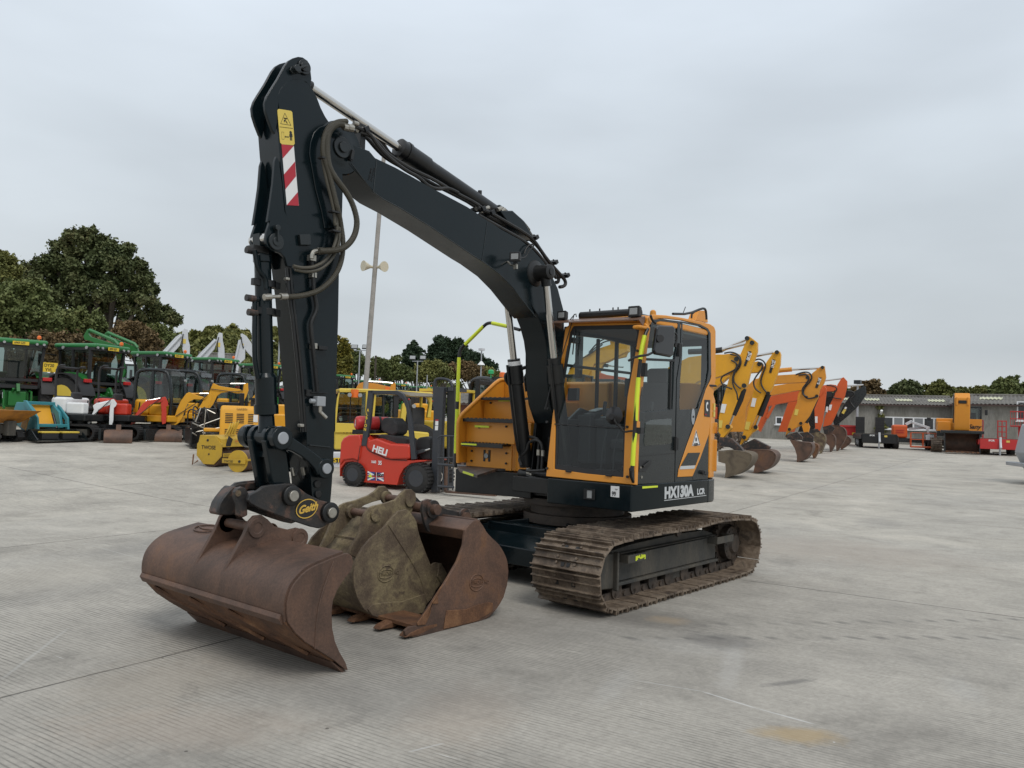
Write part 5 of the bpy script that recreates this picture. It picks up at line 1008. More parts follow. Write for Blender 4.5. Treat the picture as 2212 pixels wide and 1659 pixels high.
# ------------------------------------------------------------------ two loose buckets on the concrete beside the wide one
def loose_bucket(nm, lab, z_, Yn, Yf, back, sidep, lugs, mat, mat2, lugpins, lipband=None):
    """profile traced on its near end plate, swept across its own width"""
    gz = min(on_y(p, Yn).z for p in z_(*sidep)); t = thing(nm, lab, 'bucket', (on_y(z_(sidep[0])[0], Yn).x, (Yn+Yf)/2, 0))
    w = V(0, Yf-Yn, 0)
    sh = [on_y(p, Yn) for p in z_(*spl(back, 4))]; b = MB(); b.strip(sh, w, .016); b.build('shell', mat, t, world=True, sharp=50)
    for Y, dy in ((Yn-.004, .024), (Yf+.004, -.024)): b = MB(); b.prism([V(p.x, Y, p.z) for p in [on_y(q, Yn) for q in z_(*sidep)]], V(0, dy, 0)); b.build('side_plate', mat, t, world=True, bevel=.005)
    for (pts, Y) in lugs:
        b = MB(); q = [on_y(p, Y) for p in z_(*pts)]; b.prism(q, V(0, -.03, 0)); b.build('lug', mat2, t, world=True, bevel=.005)
    for (p, Y, y0, y1, r) in lugpins:
        q = on_y(z_(p)[0], Y); b = MB(); b.cyl(V(q.x, y0, q.z), V(q.x, y1, q.z), r, seg=20); b.build('pin', 'rust', t, world=True)
        b = MB(); b.cyl(V(q.x, Y, q.z), V(q.x, Y+.02, q.z), r*1.7, seg=24); b.cut(); b.cyl(V(q.x, y0+.03, q.z), V(q.x, y0+.06, q.z), r*1.8, seg=24); b.build('pin_boss', mat2, t, world=True)
    return t
# middle, mud covered bucket: near end plate at y = .12
Y1 = .14
sp1 = [(930, 368), (860, 385), (800, 450), (720, 540), (600, 640), (530, 720), (470, 830), (440, 960), (445, 1080), (480, 1200), (540, 1300), (620, 1360), (720, 1392), (830, 1395), (980, 1370), (1100, 1330)]
side1 = sp1 + [(1125, 1250), (1180, 1190), (1210, 1120), (1270, 1050), (1250, 960), (1215, 860), (1190, 870), (1165, 890), (1120, 780), (1070, 650), (1045, 560), (1030, 480), (1000, 430), (960, 380)]
lug1 = [(600, 360), (640, 340), (760, 310), (850, 280), (905, 220), (945, 182), (1000, 182), (1035, 215), (1042, 270), (1020, 350), (990, 420), (900, 480), (800, 560), (700, 620), (600, 700), (500, 830), (420, 790), (430, 730), (500, 620), (540, 500), (560, 420)]
lug1b = [(340, 330), (380, 310), (480, 285), (600, 240), (660, 200), (700, 155), (750, 152), (785, 190), (780, 215), (720, 280), (640, 300), (560, 330), (480, 380), (440, 460), (350, 560), (250, 680), (160, 760), (130, 760), (190, 640), (260, 480), (320, 370)]
bk1 = [(925, 400), (880, 450), (830, 530), (760, 620), (680, 710), (610, 800), (550, 900), (510, 1000), (495, 1090), (510, 1190), (560, 1280), (630, 1345), (720, 1385), (830, 1392), (980, 1368), (1100, 1330)]
LB1 = loose_bucket('digging_bucket', 'muddy yellow brown digging bucket in the middle of the three front buckets', RC, Y1, -.50, bk1, side1, [(lug1, .02), (lug1b, -.30)], 'mud', 'mud', [((975, 285), .02, -.32, .03, .032), ((655, 420), .02, -.32, .03, .032)])
# raised seam, wear corner, badge on the near plate
b = MB(); b.tube([on_y(p, Y1+.021) for p in RC((775, 505), (900, 700), (1000, 860), (1090, 1030), (1120, 1170), (1140, 1230))], .007, 6, 1); b.build('seam', 'mud', LB1, world=True)
b = MB(); q = [on_y(p, Y1+.019) for p in RC((580, 1300), (620, 1255), (700, 1240), (900, 1225), (1080, 1165), (1115, 1160), (1125, 1250), (1100, 1330), (980, 1368), (830, 1392), (700, 1388), (620, 1355))]; b.prism(q, V(0, .014, 0)); b.build('wear_plate', 'mud', LB1, world=True, bevel=.005)
b = MB(); q = [on_y(p, Y1-.05) for p in RC((1190, 870), (1215, 858), (1270, 960), (1275, 1040), (1215, 1045), (1175, 985))]; b.prism(q, V(0, .085, 0)); b.build('side_cutter', 'mud', LB1, world=True, bevel=.006)
def badge(par, z_, c_, rx, ry, Y, body, mat, tilt=0):
    c = on_y(z_(c_)[0], Y); ux = (on_y(z_((c_[0]+40, c_[1]-tilt*40))[0], Y)-c).normalized(); uz = V(-ux.z, 0, ux.x); uz = uz if uz.z > 0 else -uz
    b = MB(); b.tube([c+ux*math.cos(t)*rx+uz*math.sin(t)*ry for t in [2*math.pi*i/28 for i in range(29)]], .0055, 6); b.cut()
    for o, bo in ((.28, .25), (-.32, -.25)): b.tube([c+ux*rx*s*.8+uz*ry*(o+bo*(1-s*s)) for s in (-1, -.5, 0, .5, 1)], .005, 6, 1); b.cut()
    b.build('badge_ring', mat, par, world=True); text(body, c-ux*rx*.86-uz*ry*.18, ux, uz, ry*.62, mat, par, name='badge_lettering', ext=.004, bold=.02, sx=.9)
badge(LB1, RC, (757, 970), .085, .065, Y1+.022, 'STRICKLAND', 'mud', .12)
b = MB()
for s in (.25, .62): p = [on_y(q, Y1) for q in RC((150, 760), (440, 700), (300, 670), (440, 690))]; 
q0 = on_y(RC((600, 640))[0], Y1); b.bar(V(q0.x-.01, -.02, q0.z-.03), V(q0.x-.01, -.30, q0.z-.03), .02, .02); b.build('back_seam', 'mud', LB1, world=True)
b = MB(); q = [on_y(p, -.55) for p in RC((250, 1295), (340, 1300), (430, 1335), (520, 1340), (480, 1365), (330, 1350), (255, 1320))]; b.prism(q, V(0, .12, 0)); b.build('tooth', 'rusto', LB1, world=True, bevel=.01)
# rusty toothed bucket, opening towards the wide one
Y2 = .62
side2 = [(1600, 470), (1560, 475), (1520, 510), (1480, 560), (1465, 700), (1410, 850), (1300, 1040), (1220, 1160), (1130, 1300), (1060, 1400), (1040, 1450), (960, 1460), (915, 1500), (925, 1540), (1000, 1560), (1100, 1540), (1260, 1500), (1400, 1470), (1600, 1420), (1700, 1370), (1780, 1290), (1840, 1190), (1875, 1070), (1887, 940), (1870, 830), (1810, 720), (1740, 650), (1690, 595), (1650, 520), (1620, 480)]
back2 = [(1600, 470), (1650, 530), (1690, 595), (1740, 650), (1810, 720), (1870, 830), (1887, 940), (1875, 1070), (1840, 1190), (1780, 1290), (1700, 1370), (1600, 1420), (1400, 1470), (1260, 1500), (1100, 1535)]
lug2 = [(1110, 290), (1150, 272), (1190, 280), (1230, 320), (1330, 370), (1490, 400), (1530, 480), (1500, 560), (1300, 560), (1200, 600), (1150, 575), (1120, 500), (1095, 380)]
LB2 = loose_bucket('toothed_bucket', 'rusty brown bucket with forward teeth, nearest the tracks of the main excavator', RC, Y2, -.55, back2, side2, [(lug2, .22), ([(x-150, y-30) for x, y in lug2], -.20)], 'rust', 'hitch', [((1190, 365), .22, -.25, .29, .045), ((1480, 440), .22, -.2, .27, .045)])
badge(LB2, RC, (1605, 1052), .085, .068, Y2+.022, 'STRICKLAND', 'rust', .05)
a0 = on_y(RC((1475, 560))[0], Y2); a1 = on_y(RC((1560, 478))[0], Y2)
b = MB(); b.prism([a0+V(0, 0, 0), a1, a1+V(-.12, 0, .0), a0+V(-.05, 0, -.09)], V(0, -1.17, 0)); b.build('top_beam', 'rust', LB2, world=True, bevel=.01)
# inside of the far plate and the lip
for k, (Y, px_) in enumerate(((Y2-.02, 0), (.30, 1), (-.02, 2), (-.34, 3))):
    tip = on_y(RC((915, 1520))[0], Y2); r0 = on_y(RC((1230, 1455))[0], Y2); zc_ = .05
    b = MB(); b.prism([V(tip.x, Y-.04, .02), V(tip.x-.05, Y-.045, .05), V(tip.x-.20, Y-.05, .078), V(r0.x, Y-.05, .08), V(r0.x, Y-.05, .035), V(tip.x-.15, Y-.05, .008)], V(0, .09, 0)); b.build('tooth', 'rusto', LB2, world=True, bevel=.014)
b = MB(); r0 = on_y(RC((1080, 1450))[0], Y2); b.box((r0.x-.10, (Y2-.55)/2, .065), (.28, 1.16, .03)); b.build('lip', 'rusto', LB2, world=True, bevel=.004)
q = [on_y(p, Y2+.019) for p in RC((1290, 1060), (1250, 1110), (1180, 1240), (1040, 1430), (1045, 1452), (1120, 1445), (1165, 1340), (1180, 1250), (1240, 1250), (1235, 1180))]; b = MB(); b.prism(q, V(0, .012, 0)); b.build('side_cutter', 'rusto', LB2, world=True, bevel=.005)
q = [on_y(p, Y2+.019) for p in RC((1320, 1310), (1500, 1300), (1600, 1260), (1700, 1232), (1750, 1240), (1750, 1320), (1600, 1412), (1400, 1462), (1290, 1485))]; b = MB(); b.prism(q, V(0, .010, 0)); b.build('wear_plate', 'rusto', LB2, world=True, bevel=.005)

M['tan'] = layered('tan_soil_steel', [(.3, (.06, .046, .032)), (.5, (.125, .098, .066)), (.7, (.085, .064, .043))], 2.5, .8)
# ------------------------------------------------------------------ trees
def leafmat(name, cols, scale=.35):
    m, nt, b = nmat(name); g = N(nt, 'ShaderNodeNewGeometry'); o = N(nt, 'ShaderNodeTexCoord').outputs['Object']
    rn = noise(nt, o, scale, 3, .6); r2 = noise(nt, o, 5, 2)
    ad = N(nt, 'ShaderNodeMath', operation='ADD'); nt.links.new(rn, ad.inputs[0])
    mu = N(nt, 'ShaderNodeMath', operation='MULTIPLY_ADD'); nt.links.new(r2, mu.inputs[0]); mu.inputs[1].default_value = .6; mu.inputs[2].default_value = -.3; nt.links.new(mu.outputs[0], ad.inputs[1])
    c = ramp(nt, ad.outputs[0], cols); nt.links.new(c, b.inputs['Base Color']); b.inputs['Roughness'].default_value = .65; b.inputs['Specular IOR Level'].default_value = .25
    return m
M['leaf_oak'] = leafmat('oak_leaves', [(.25, (0.043, 0.059, 0.024)), (.45, (0.084, 0.105, 0.041)), (.62, (0.124, 0.135, 0.057)), (.8, (0.189, 0.149, 0.068))])
M['leaf_mid'] = leafmat('hedge_leaves', [(.25, (0.056, 0.075, 0.025)), (.45, (0.106, 0.131, 0.045)), (.65, (0.156, 0.175, 0.062)), (.8, (0.213, 0.188, 0.075))])
M['leaf_brown'] = leafmat('autumn_leaves', [(.25, (0.079, 0.058, 0.028)), (.45, (0.137, 0.097, 0.046)), (.65, (0.189, 0.126, 0.061)), (.8, (0.137, 0.131, 0.053))])
M['leaf_gold'] = leafmat('golden_leaves', [(.25, (0.080, 0.085, 0.022)), (.45, (0.170, 0.155, 0.030)), (.65, (0.300, 0.230, 0.040)), (.8, (0.380, 0.250, 0.040))])
M['leaf_dark'] = leafmat('conifer_needles', [(.25, (0.016, 0.030, 0.018)), (.5, (0.030, 0.053, 0.027)), (.75, (0.055, 0.083, 0.040))])
M['leaf_olive'] = leafmat('olive_leaves', [(.25, (0.084, 0.096, 0.032)), (.45, (0.144, 0.154, 0.048)), (.65, (0.216, 0.210, 0.066)), (.8, (0.288, 0.240, 0.084))])
M['bark'] = layered('bark', [(.3, (.035, .028, .02)), (.6, (.07, .058, .043)), (.8, (.04, .034, .027))], 4, .9)
def leaves(blobs, n, size, seed=1, up=.8, flat_=.85, clump=34, spread=.26):
    r = np.random.default_rng(seed); B = np.array(blobs, float); vol = B[:, 3]**2; vol /= vol.sum(); idx = r.choice(len(B), n, p=vol)
    cl = r.normal(size=(len(B), clump, 3)); cl /= np.linalg.norm(cl, axis=2, keepdims=True); cl *= r.uniform(.45, 1.0, (len(B), clump, 1)); cl[:, :, 2] *= flat_
    k = r.integers(0, clump, n); c = B[idx, :3] + cl[idx, k]*B[idx, 3:4]
    c += r.normal(size=(n, 3))*B[idx, 3:4]*spread*.5
    nr = r.normal(size=(n, 3)) + np.array([0, 0, up]); nr /= np.linalg.norm(nr, axis=1, keepdims=True)
    a = np.cross(nr, r.normal(size=(n, 3))); a /= np.linalg.norm(a, axis=1, keepdims=True); b_ = np.cross(nr, a)
    s = size*r.uniform(.55, 1.25, (n, 1)); q = np.stack([c-a*s, c-b_*s*.62, c+a*s, c+b_*s*.62], 1).reshape(-1, 3)
    return q, n
def leafobj(name, blobs, n, size, mat, parent=None, seed=1, **k):
    n = int(n*1.9); size *= .62
    q, n = leaves(blobs, n, size, seed, **k); me = bpy.data.meshes.new(name); me.vertices.add(len(q)); me.vertices.foreach_set('co', q.ravel())
    me.loops.add(4*n); me.polygons.add(n); me.loops.foreach_set('vertex_index', np.arange(4*n)); me.polygons.foreach_set('loop_start', np.arange(n)*4); me.update(calc_edges=True); me.materials.append(M[mat])
    o = bpy.data.objects.new(name, me); COL.objects.link(o); o.parent = parent; return o
def tree(name, lab, dist, basex, blobs_px, n, size, mat, seed=1, group=None, trunk=True, depth=.7, limbs=5, cat='tree', **k):
    """crown lobes are placed where the crown is, each a ball with its own size; depths differ"""
    r = random.Random(seed); base = at(basex, dist); t = thing(name, lab, cat, base, 0, group); sc = dist/FPX; bl = []
    for bx, by, br in blobs_px:
        q = on_d((bx, by), dist + r.uniform(-1, 1)*br*sc*depth); bl.append((q.x-base.x, q.y-base.y, q.z-base.z, br*sc))
    leafobj('crown', bl, n, size, mat, t, seed, **k)
    if trunk:
        b = MB(); cx = sum(q[0] for q in bl)/len(bl); cz = sum(q[2] for q in bl)/len(bl); H_ = max(q[2] for q in bl); tr = max(.10, H_*.028)
        b.lathe((0, 0, -.3), (0, 0, 1), [(0, tr*1.5), (.6, tr*1.05), (H_*.35, tr*.8), (H_*.75, tr*.3), (H_*.9, tr*.08)], 10)
        for q in sorted(bl, key=lambda q: -q[3])[:limbs]:
            z0 = min(H_*.45, max(.8, q[2]*.35)); b.tube([V(0, 0, z0), V(q[0]*.5, q[1]*.5, (z0+q[2])*.52), V(q[0], q[1], q[2])], tr*.38, 6, 1)
        b.build('trunk', 'bark', t, sharp=60)
    return t
def O(*q): return [(x, y, r) for x, y, r in q]
# right: behind the sheds
tree('deciduous_tree', 'small brownish tree behind the shed, just right of the black digger arm tip', 96, 1880, [(x, y, r) for x, y, r in ((1868, 838, 14), (1885, 832, 13), (1850, 845, 12), (1900, 850, 12), (1874, 855, 16))], 3500, .34, 'leaf_brown', 2, 'trees behind the sheds')
tree('deciduous_tree', 'dark green round tree behind the left shed roof', 98, 1955, [(x, y, r) for x, y, r in ((1955, 834, 14), (1970, 838, 14), (1940, 842, 13), (1985, 850, 12), (1925, 852, 12), (1960, 855, 20))], 4500, .34, 'leaf_oak', 3, 'trees behind the sheds')
tree('deciduous_tree', 'yellowish green tree behind the left shed, between the dark tree and the big orange excavator', 99, 2025, [(x, y, r) for x, y, r in ((2010, 842, 13), (2030, 836, 14), (2050, 846, 12), (2000, 856, 14), (2035, 858, 16), (2068, 855, 9))], 4500, .34, 'leaf_olive', 4, 'trees behind the sheds')
tree('deciduous_tree', 'pale olive tree with thin top behind the right shed', 104, 2115, [(x, y, r) for x, y, r in ((2100, 850, 10), (2118, 843, 11), (2085, 857, 9), (2135, 848, 9), (2115, 860, 15))], 3500, .34, 'leaf_olive', 5, 'trees behind the sheds')
tree('deciduous_tree', 'large green tree at the right edge behind the shed', 100, 2180, [(x, y, r) for x, y, r in ((2165, 832, 15), (2185, 826, 15), (2200, 838, 15), (2150, 842, 11), (2180, 848, 20), (2215, 850, 14))], 5000, .34, 'leaf_mid', 6, 'trees behind the sheds')
tree('deciduous_tree', 'dark tree behind the black digger arm at the row end', 97, 1830, [(x, y, r) for x, y, r in ((1820, 842, 11), (1840, 848, 12), (1805, 852, 10), (1780, 860, 12), (1755, 862, 10))], 3000, .34, 'leaf_mid', 7, 'trees behind the sheds')
tree('deciduous_tree', 'dark treetop peeping over the orange digger arms', 97, 1745, [(x, y, r) for x, y, r in ((1743, 838, 8), (1752, 848, 10), (1735, 850, 9), (1745, 862, 14))], 1600, .34, 'leaf_oak', 8, 'trees behind the sheds')

tree('low_thicket', 'low continuous green thicket just above the left shed roof', 101, 1980, [(x, 851+3*math.sin(x*.07), 8) for x in range(1790, 2090, 11)], 9000, .3, 'leaf_mid', 9, cat='bush', limbs=2)
tree('low_thicket', 'low olive thicket just above the right shed roof', 101, 2150, [(x, 847+3*math.sin(x*.09), 9) for x in range(2050, 2240, 11)], 7000, .3, 'leaf_olive', 10, cat='bush', limbs=2)
# ------------------------------------------------------------------ sheds
M['cement'] = layered('stained_cement_wall', [(.25, (.12, .115, .095)), (.45, (.19, .182, .16)), (.6, (.23, .222, .20)), (.78, (.11, .106, .09))], .9, .9, bs=.15, fine=8, stretch=(1.4, 1, .25))
M['asbestos'] = layered('corrugated_roof_sheet', [(.3, (.075, .070, .062)), (.5, (.13, .122, .108)), (.7, (.18, .168, .15)), (.82, (.065, .06, .052))], 1.2, .9, bs=.2, fine=14)
M['rooflight'] = flat('rooflight', (.50, .50, .33), .5); M['upvc'] = flat('window_frame_white', (.75, .76, .77), .4); M['winglass'] = flat('window_glass', (.03, .034, .038), .08)
M['winblind'] = flat('window_blind', (.20, .21, .22), .6); M['gutter'] = flat('gutter_brown', (.06, .035, .03), .6); M['brick'] = layered('brick_wall', [(.3, (.13, .05, .035)), (.6, (.2, .085, .055)), (.8, (.24, .13, .09))], 5, .9)
def shed(name, lab, pl, pr, dist, hE, ridge_back, ridge_up, windows=(), lights=(), wall='cement', roof='asbestos', dL=0, dR=0, depth=9, cat='shed', corr=.26):
    a = at(pl, dist+dL); c = at(pr, dist+dR); L = (c-a); L.z = 0; ln_ = L.length; ux = L.normalized(); un = V(-ux.y, ux.x, 0)
    if (un).dot(V(CAM.x, CAM.y, 0)-a) > 0: un = -un        # un points away from the camera
    base = V(a.x, a.y, min(a.z, c.z)-.1); t = thing(name, lab, cat, base, math.atan2(ux.y, ux.x)); sg = 1 if un.dot(V(-ux.y, ux.x, 0)) > 0 else -1
    D = depth*sg
    b = MB(); b.box((ln_/2, .1*sg, hE/2), (ln_, .2, hE)); b.box((ln_/2, D, hE/2), (ln_, .2, hE)); b.prism([V(0, 0, 0), V(0, 0, hE), V(0, ridge_back*sg, hE+ridge_up), V(0, D, hE), V(0, D, 0)], V(.2, 0, 0)); b.prism([V(ln_-.2, 0, 0), V(ln_-.2, 0, hE), V(ln_-.2, ridge_back*sg, hE+ridge_up), V(ln_-.2, D, hE), V(ln_-.2, D, 0)], V(.2, 0, 0)); wl_ = b.build('wall', wall, t)
    b = MB(); n = int(ln_/corr)*6; vs = []; 
    for i in range(n+1):
        x = -.2+(ln_+.4)*i/n; dz = .035*math.cos(2*math.pi*i/6); vs += [V(x, -.3*sg, hE-.3*ridge_up/ridge_back+.10+dz), V(x, ridge_back*sg, hE+ridge_up+.10+dz), V(x, D+.3*sg, hE+.05+dz)]
    b.add(vs, [(3*i+j, 3*i+3+j, 3*i+4+j, 3*i+1+j) for i in range(n) for j in (0, 1)]); b.build('roof', roof, t, sharp=80)
    b = MB(); b.cyl((-.2, ridge_back*sg, hE+ridge_up+.1), (ln_+.2, ridge_back*sg, hE+ridge_up+.1), .14, seg=8); b.build('ridge', roof, t)
    b = MB(); b.box((ln_/2, -.34*sg, hE-.3*ridge_up/ridge_back+.0), (ln_+.3, .12, .12)); b.build('gutter', 'gutter', t)
    for (u, w_, s0, s1) in lights:
        b = MB(); n2 = max(6, int(w_/corr))*6; vs = []
        for i in range(n2+1):
            x = u*ln_+w_*i/n2; dz = .035*math.cos(2*math.pi*(x+.2)/(ln_+.4)*n/6)+.03; vs += [V(x, ridge_back*sg*s0, hE+ridge_up*s0+.12+dz), V(x, ridge_back*sg*s1, hE+ridge_up*s1+.12+dz)]
        b.add(vs, [(2*i, 2*i+2, 2*i+3, 2*i+1) for i in range(n2)]); b.build('rooflight', 'rooflight', t)
    for (u, z0, w_, h_, lights_) in windows:
        x = u*ln_; b = MB(); y = -.03*sg
        b.frame([V(x, y, z0), V(x+w_, y, z0), V(x+w_, y, z0+h_), V(x, y, z0+h_)], [V(x+.09, y, z0+.09), V(x+w_-.09, y, z0+.09), V(x+w_-.09, y, z0+h_-.09), V(x+.09, y, z0+h_-.09)], (0, .06*sg, 0))
        for k in range(1, lights_): b.box((x+w_*k/lights_, y+.03*sg, z0+h_/2), (.12, .058, h_-.1))
        b.box((x+w_/2, y-.06*sg, z0-.04), (w_+.2, .22, .07)); wf = b.build('window', 'upvc', t)
        for k in range(lights_): b = MB(); b.box((x+w_*(k+.5)/lights_, y+.02*sg, z0+h_/2), (w_/lights_-.1, .02, h_-.16)); b.build('pane', 'winglass' if k % 2 == 0 else 'winblind', wf)
    return t, ln_, sg
SH1, L1_, s1_ = shed('long_shed', 'long low grey shed with brown streaked corrugated roof and a strip of white windows', 1500, 2064, 76, 3.42, 4.6, .80, [(.745, 1.35, 4.6, 1.05, 6), (.335, 1.45, 1.1, .7, 2)], [(.795, 1.3, .30, .56), (.915, 1.3, .30, .56), (.60, 1.3, .30, .56), (.68, 1.2, .3, .56)])
SH2, L2_, s2_ = shed('tall_shed', 'taller grey shed at the right edge with a pale roof light and mossy ridge', 2056, 2330, 73, 3.5, 5.6, .85, [(.53, 2.3, 2.6, 1.5, 2)], [(.22, 1.6, .45, .72)])
b = MB(); b.tube([V(L1_*.735, -.16*s1_, 1.4), V(L1_*.735, -.16*s1_, 2.6), V(L1_*.737, -.5*s1_, 2.9)], .10, 8); b.build('downpipe', 'upvc', SH1)
ivy = thing('ivy_patch', 'patch of ivy climbing the grey wall left of the white windows', 'climbing plant', at(1905, 75.6)); leafobj('foliage', [(0, 0, .8, .5), (.1, 0, 1.5, .5), (.3, 0, 2.3, .35), (.35, 0, 3.1, .3), (-.2, 0, .3, .5), (.6, 0, 1.2, .4)], 1400, .16, 'leaf_olive', ivy, 3)
b = MB(); b.tube([V(0, .1, 0), V(.1, .1, 1.5), V(.3, .1, 3.1)], .03, 6); b.build('stem', 'bark', ivy)

# ------------------------------------------------------------------ the row of excavators, booms traced in the vertical plane of each machine
HE = R_(104.5); EV = V(math.cos(HE), math.sin(HE), 0); NV = V(-EV.y, EV.x, 0)      # heading of the row and its side
if NV.dot(CAM) < 0: NV = -NV                                                    # towards the camera
def tracks_body(t, col, s=1.0, cab=True, Lw=2.0, tw=.6, gauge=1.1, cabside=1):
    for sy in (1, -1):
        b = MB(); pth = []; n = 10; cx = 1.55*s*Lw/2; r = .42*s
        for i in range(n+1): a = R_(-90+180*i/n); pth.append((cx+r*math.cos(a), r+r*math.sin(a)))
        for i in range(n+1): a = R_(90+180*i/n); pth.append((-cx+r*math.cos(a), r+r*math.sin(a)))
        yc = sy*gauge*s; w_ = tw*s
        outer = [V(x, yc-w_/2, z) for x, z in pth]; inner = [V(x*.96, yc-w_/2, r+(z-r)*.86) for x, z in pth]; b.frame(outer, inner, V(0, w_, 0))
        P_ = [Vector((x, 0, z)) for x, z in pth]; tot = 0
        for i in range(len(P_)):
            p, q = P_[i], P_[(i+1) % len(P_)]; m_ = max(1, int((q-p).length/(.17*s)))
            for k in range(m_):
                c = p.lerp(q, (k+.5)/m_); d = (q-p).normalized(); nn = Vector((d.z, 0, -d.x)); b.box(c+V(0, yc, 0)+nn*.012*s, (.035*s, w_, .05*s), Matrix((d, V(0, 1, 0), nn)).transposed())
        tk = b.build('track', 'track', t)
        b = MB(); b.box((0, yc, r), (cx*2, w_*.5, r*.9)); b.build('track_frame', 'dustysteel', t, bevel=.03)
    b = MB(); b.box((0, 0, .55*s), (1.6*s, 1.8*s, .3*s)); b.cyl((0, 0, .6*s), (0, 0, 1.0*s), .6*s); b.build('centre_frame', 'black', t, bevel=.02)
    b = MB(); W2 = 1.25*s; b.prism([V(1.15*s, -W2, 1.0*s), V(1.15*s, W2, 1.0*s), V(-1.3*s, W2, 1.0*s), V(-2.0*s, .8*s, 1.0*s), V(-2.1*s, 0, 1.0*s), V(-2.0*s, -.8*s, 1.0*s), V(-1.3*s, -W2, 1.0*s)], V(0, 0, .30*s)); b.build('turntable', 'dark2', t, bevel=.02)
    b = MB(); b.prism([V(-.5*s, -W2, 1.31*s), V(-.5*s, W2, 1.31*s), V(-1.3*s, W2, 1.31*s), V(-2.0*s, .8*s, 1.31*s), V(-2.1*s, 0, 1.31*s), V(-2.0*s, -.8*s, 1.31*s), V(-1.3*s, -W2, 1.31*s)], V(0, 0, .85*s)); b.build('engine_housing', col, t, bevel=.06)
    b = MB(); b.box((.3*s, -cabside*.85*s, 1.62*s), (1.55*s, .75*s, .62*s)); b.build('tank_cover', col, t, bevel=.04)
    if cab:
        cy = cabside*.78*s; x0, x1, y0, y1, z0, z1 = -.55*s, 1.15*s, cy-.47*s, cy+.47*s, 1.31*s, 2.92*s
        b = MB(); b.box(((x0+x1)/2, cy, z0+.3*s), (x1-x0, y1-y0, .6*s)); b.box(((x0+x1)/2, cy, z1-.05*s), (x1-x0-.1*s, y1-y0, .1*s))
        for x, y in ((x0+.05*s, y0+.05*s), (x0+.05*s, y1-.05*s), (x1-.05*s, y0+.05*s), (x1-.05*s, y1-.05*s), ((x0+x1)/2-.1*s, y1-.04*s), ((x0+x1)/2-.1*s, y0+.04*s)): b.box((x, y, (z0+z1)/2), (.08*s, .08*s, z1-z0))
        cb_ = b.build('cab', 'dark2', t, bevel=.015)
        b = MB(); b.box(((x0+x1)/2, cy, (z0+.6*s+z1)/2), (x1-x0-.10*s, y1-y0-.06*s, z1-z0-.68*s)); b.build('cab_glass', 'glassd', cb_)
        b = MB(); b.box((x0+.55*s, cy, z0+.5*s), (.5*s, .5*s, .2*s)); b.box((x0+.35*s, cy, z0+.9*s), (.14*s, .48*s, .7*s)); b.build('seat', 'seat', cb_, bevel=.03)
def dots(t, R, pts, r=.07, col='dark2', off=.21):
    b = MB()
    for q in R.P(pts, off): b.cyl(q-R.n*.02, q+R.n*.03, r, seg=14); b.cut()
    b.build('pin', col, t, world=True)
class Row:
    def __init__(s, lip, z_=RX, head=None):
        s.o = gp(z_(lip)[0]); s.n = NV; s.z = z_
    def P(s, pts, off=0): return [on_pl(p, s.o+s.n*off, s.n) for p in s.z(*pts)]
def rowpiece(t, R, name, pts, w, mat, off=0, bevel=.012, **k):
    b = MB(); q = R.P(pts, off+w/2); b.prism(q, -R.n*w); return b.build(name, mat, t, world=True, bevel=bevel, **k)
def rowtube(t, R, name, pts, r, mat, off=0, sm=0, seg=8): b = MB(); b.tube(R.P(pts, off), r, seg, sm); return b.build(name, mat, t, world=True)
def rowbucket(t, R, prof, w, mat, name='bucket', off=.0, sides=None):
    b = MB(); q = R.P(spl(prof, 3), off+w/2); b.strip(q, -R.n*w, .03); bk = b.build(name, mat, t, world=True, sharp=50)
    for o_ in (off+w/2, off-w/2+.03):
        b = MB(); b.prism([p+R.n*(o_-off-w/2) for p in R.P(sides or prof, off+w/2)], -R.n*.03); b.build('end_plate', mat, bk, world=True)
    return bk
def machine(lip, lab, col, reach=5.6, s=1.0, cab=True, o=None, name='row_excavator', body=True):
    R = Row(lip)
    if o is not None: R.o = o
    root = R.o - EV*reach; root = V(root.x, root.y, ground_z(root.x, root.y)); t = thing(name, lab, 'excavator', root, HE, 'excavators lined up on the right')
    if body: tracks_body(t, col, s, cab, cabside=1 if NV.dot(V(-EV.y, EV.x, 0)) > 0 else -1)
    return t, R
# first: tan ribbed bucket
t, R = machine((265, 1600), 'yellow excavator first in the right row, over a tan ribbed bucket', 'yellow', 5.4)
rowpiece(t, R, 'boom', [(-500, 900), (-420, 640), (-300, 500), (-100, 400), (100, 372), (250, 372), (375, 355), (435, 380), (445, 430), (400, 500), (330, 560), (170, 605), (0, 640), (-150, 740), (-250, 900), (-300, 1150), (-500, 1150)], .42, 'yellow')
rowpiece(t, R, 'stick', [(485, 200), (510, 188), (560, 225), (590, 250), (588, 340), (560, 420), (520, 540), (490, 680), (470, 705), (430, 740), (380, 870), (300, 1080), (250, 1170), (225, 1180), (200, 1150), (205, 1000), (240, 850), (270, 740), (300, 640), (330, 540), (400, 420), (440, 330), (475, 250)], .30, 'yellow')
rowpiece(t, R, 'nameplate', [(505, 338), (533, 341), (478, 490), (456, 484)], .01, 'decalk', off=.165, bevel=0)
q = R.P([(509, 350), (461, 482)], .18); text('JS130', q[0], q[1]-q[0], R.n.cross(q[1]-q[0]), .135, 'decalw', t, bold=.04, sx=.8)
rowtube(t, R, 'stick_cylinder', [(-100, 345), (170, 335), (240, 325)], .09, 'black'); rowtube(t, R, 'stick_rod', [(240, 322), (495, 258)], .05, 'chrome'); rowtube(t, R, 'boom_rod', [(240, 335), (350, 275), (475, 225)], .045, 'chrome', off=-.3)
rowtube(t, R, 'bucket_cylinder', [(455, 715), (420, 830), (350, 980)], .10, 'black'); rowtube(t, R, 'bucket_rod', [(350, 980), (310, 1080)], .05, 'chrome')
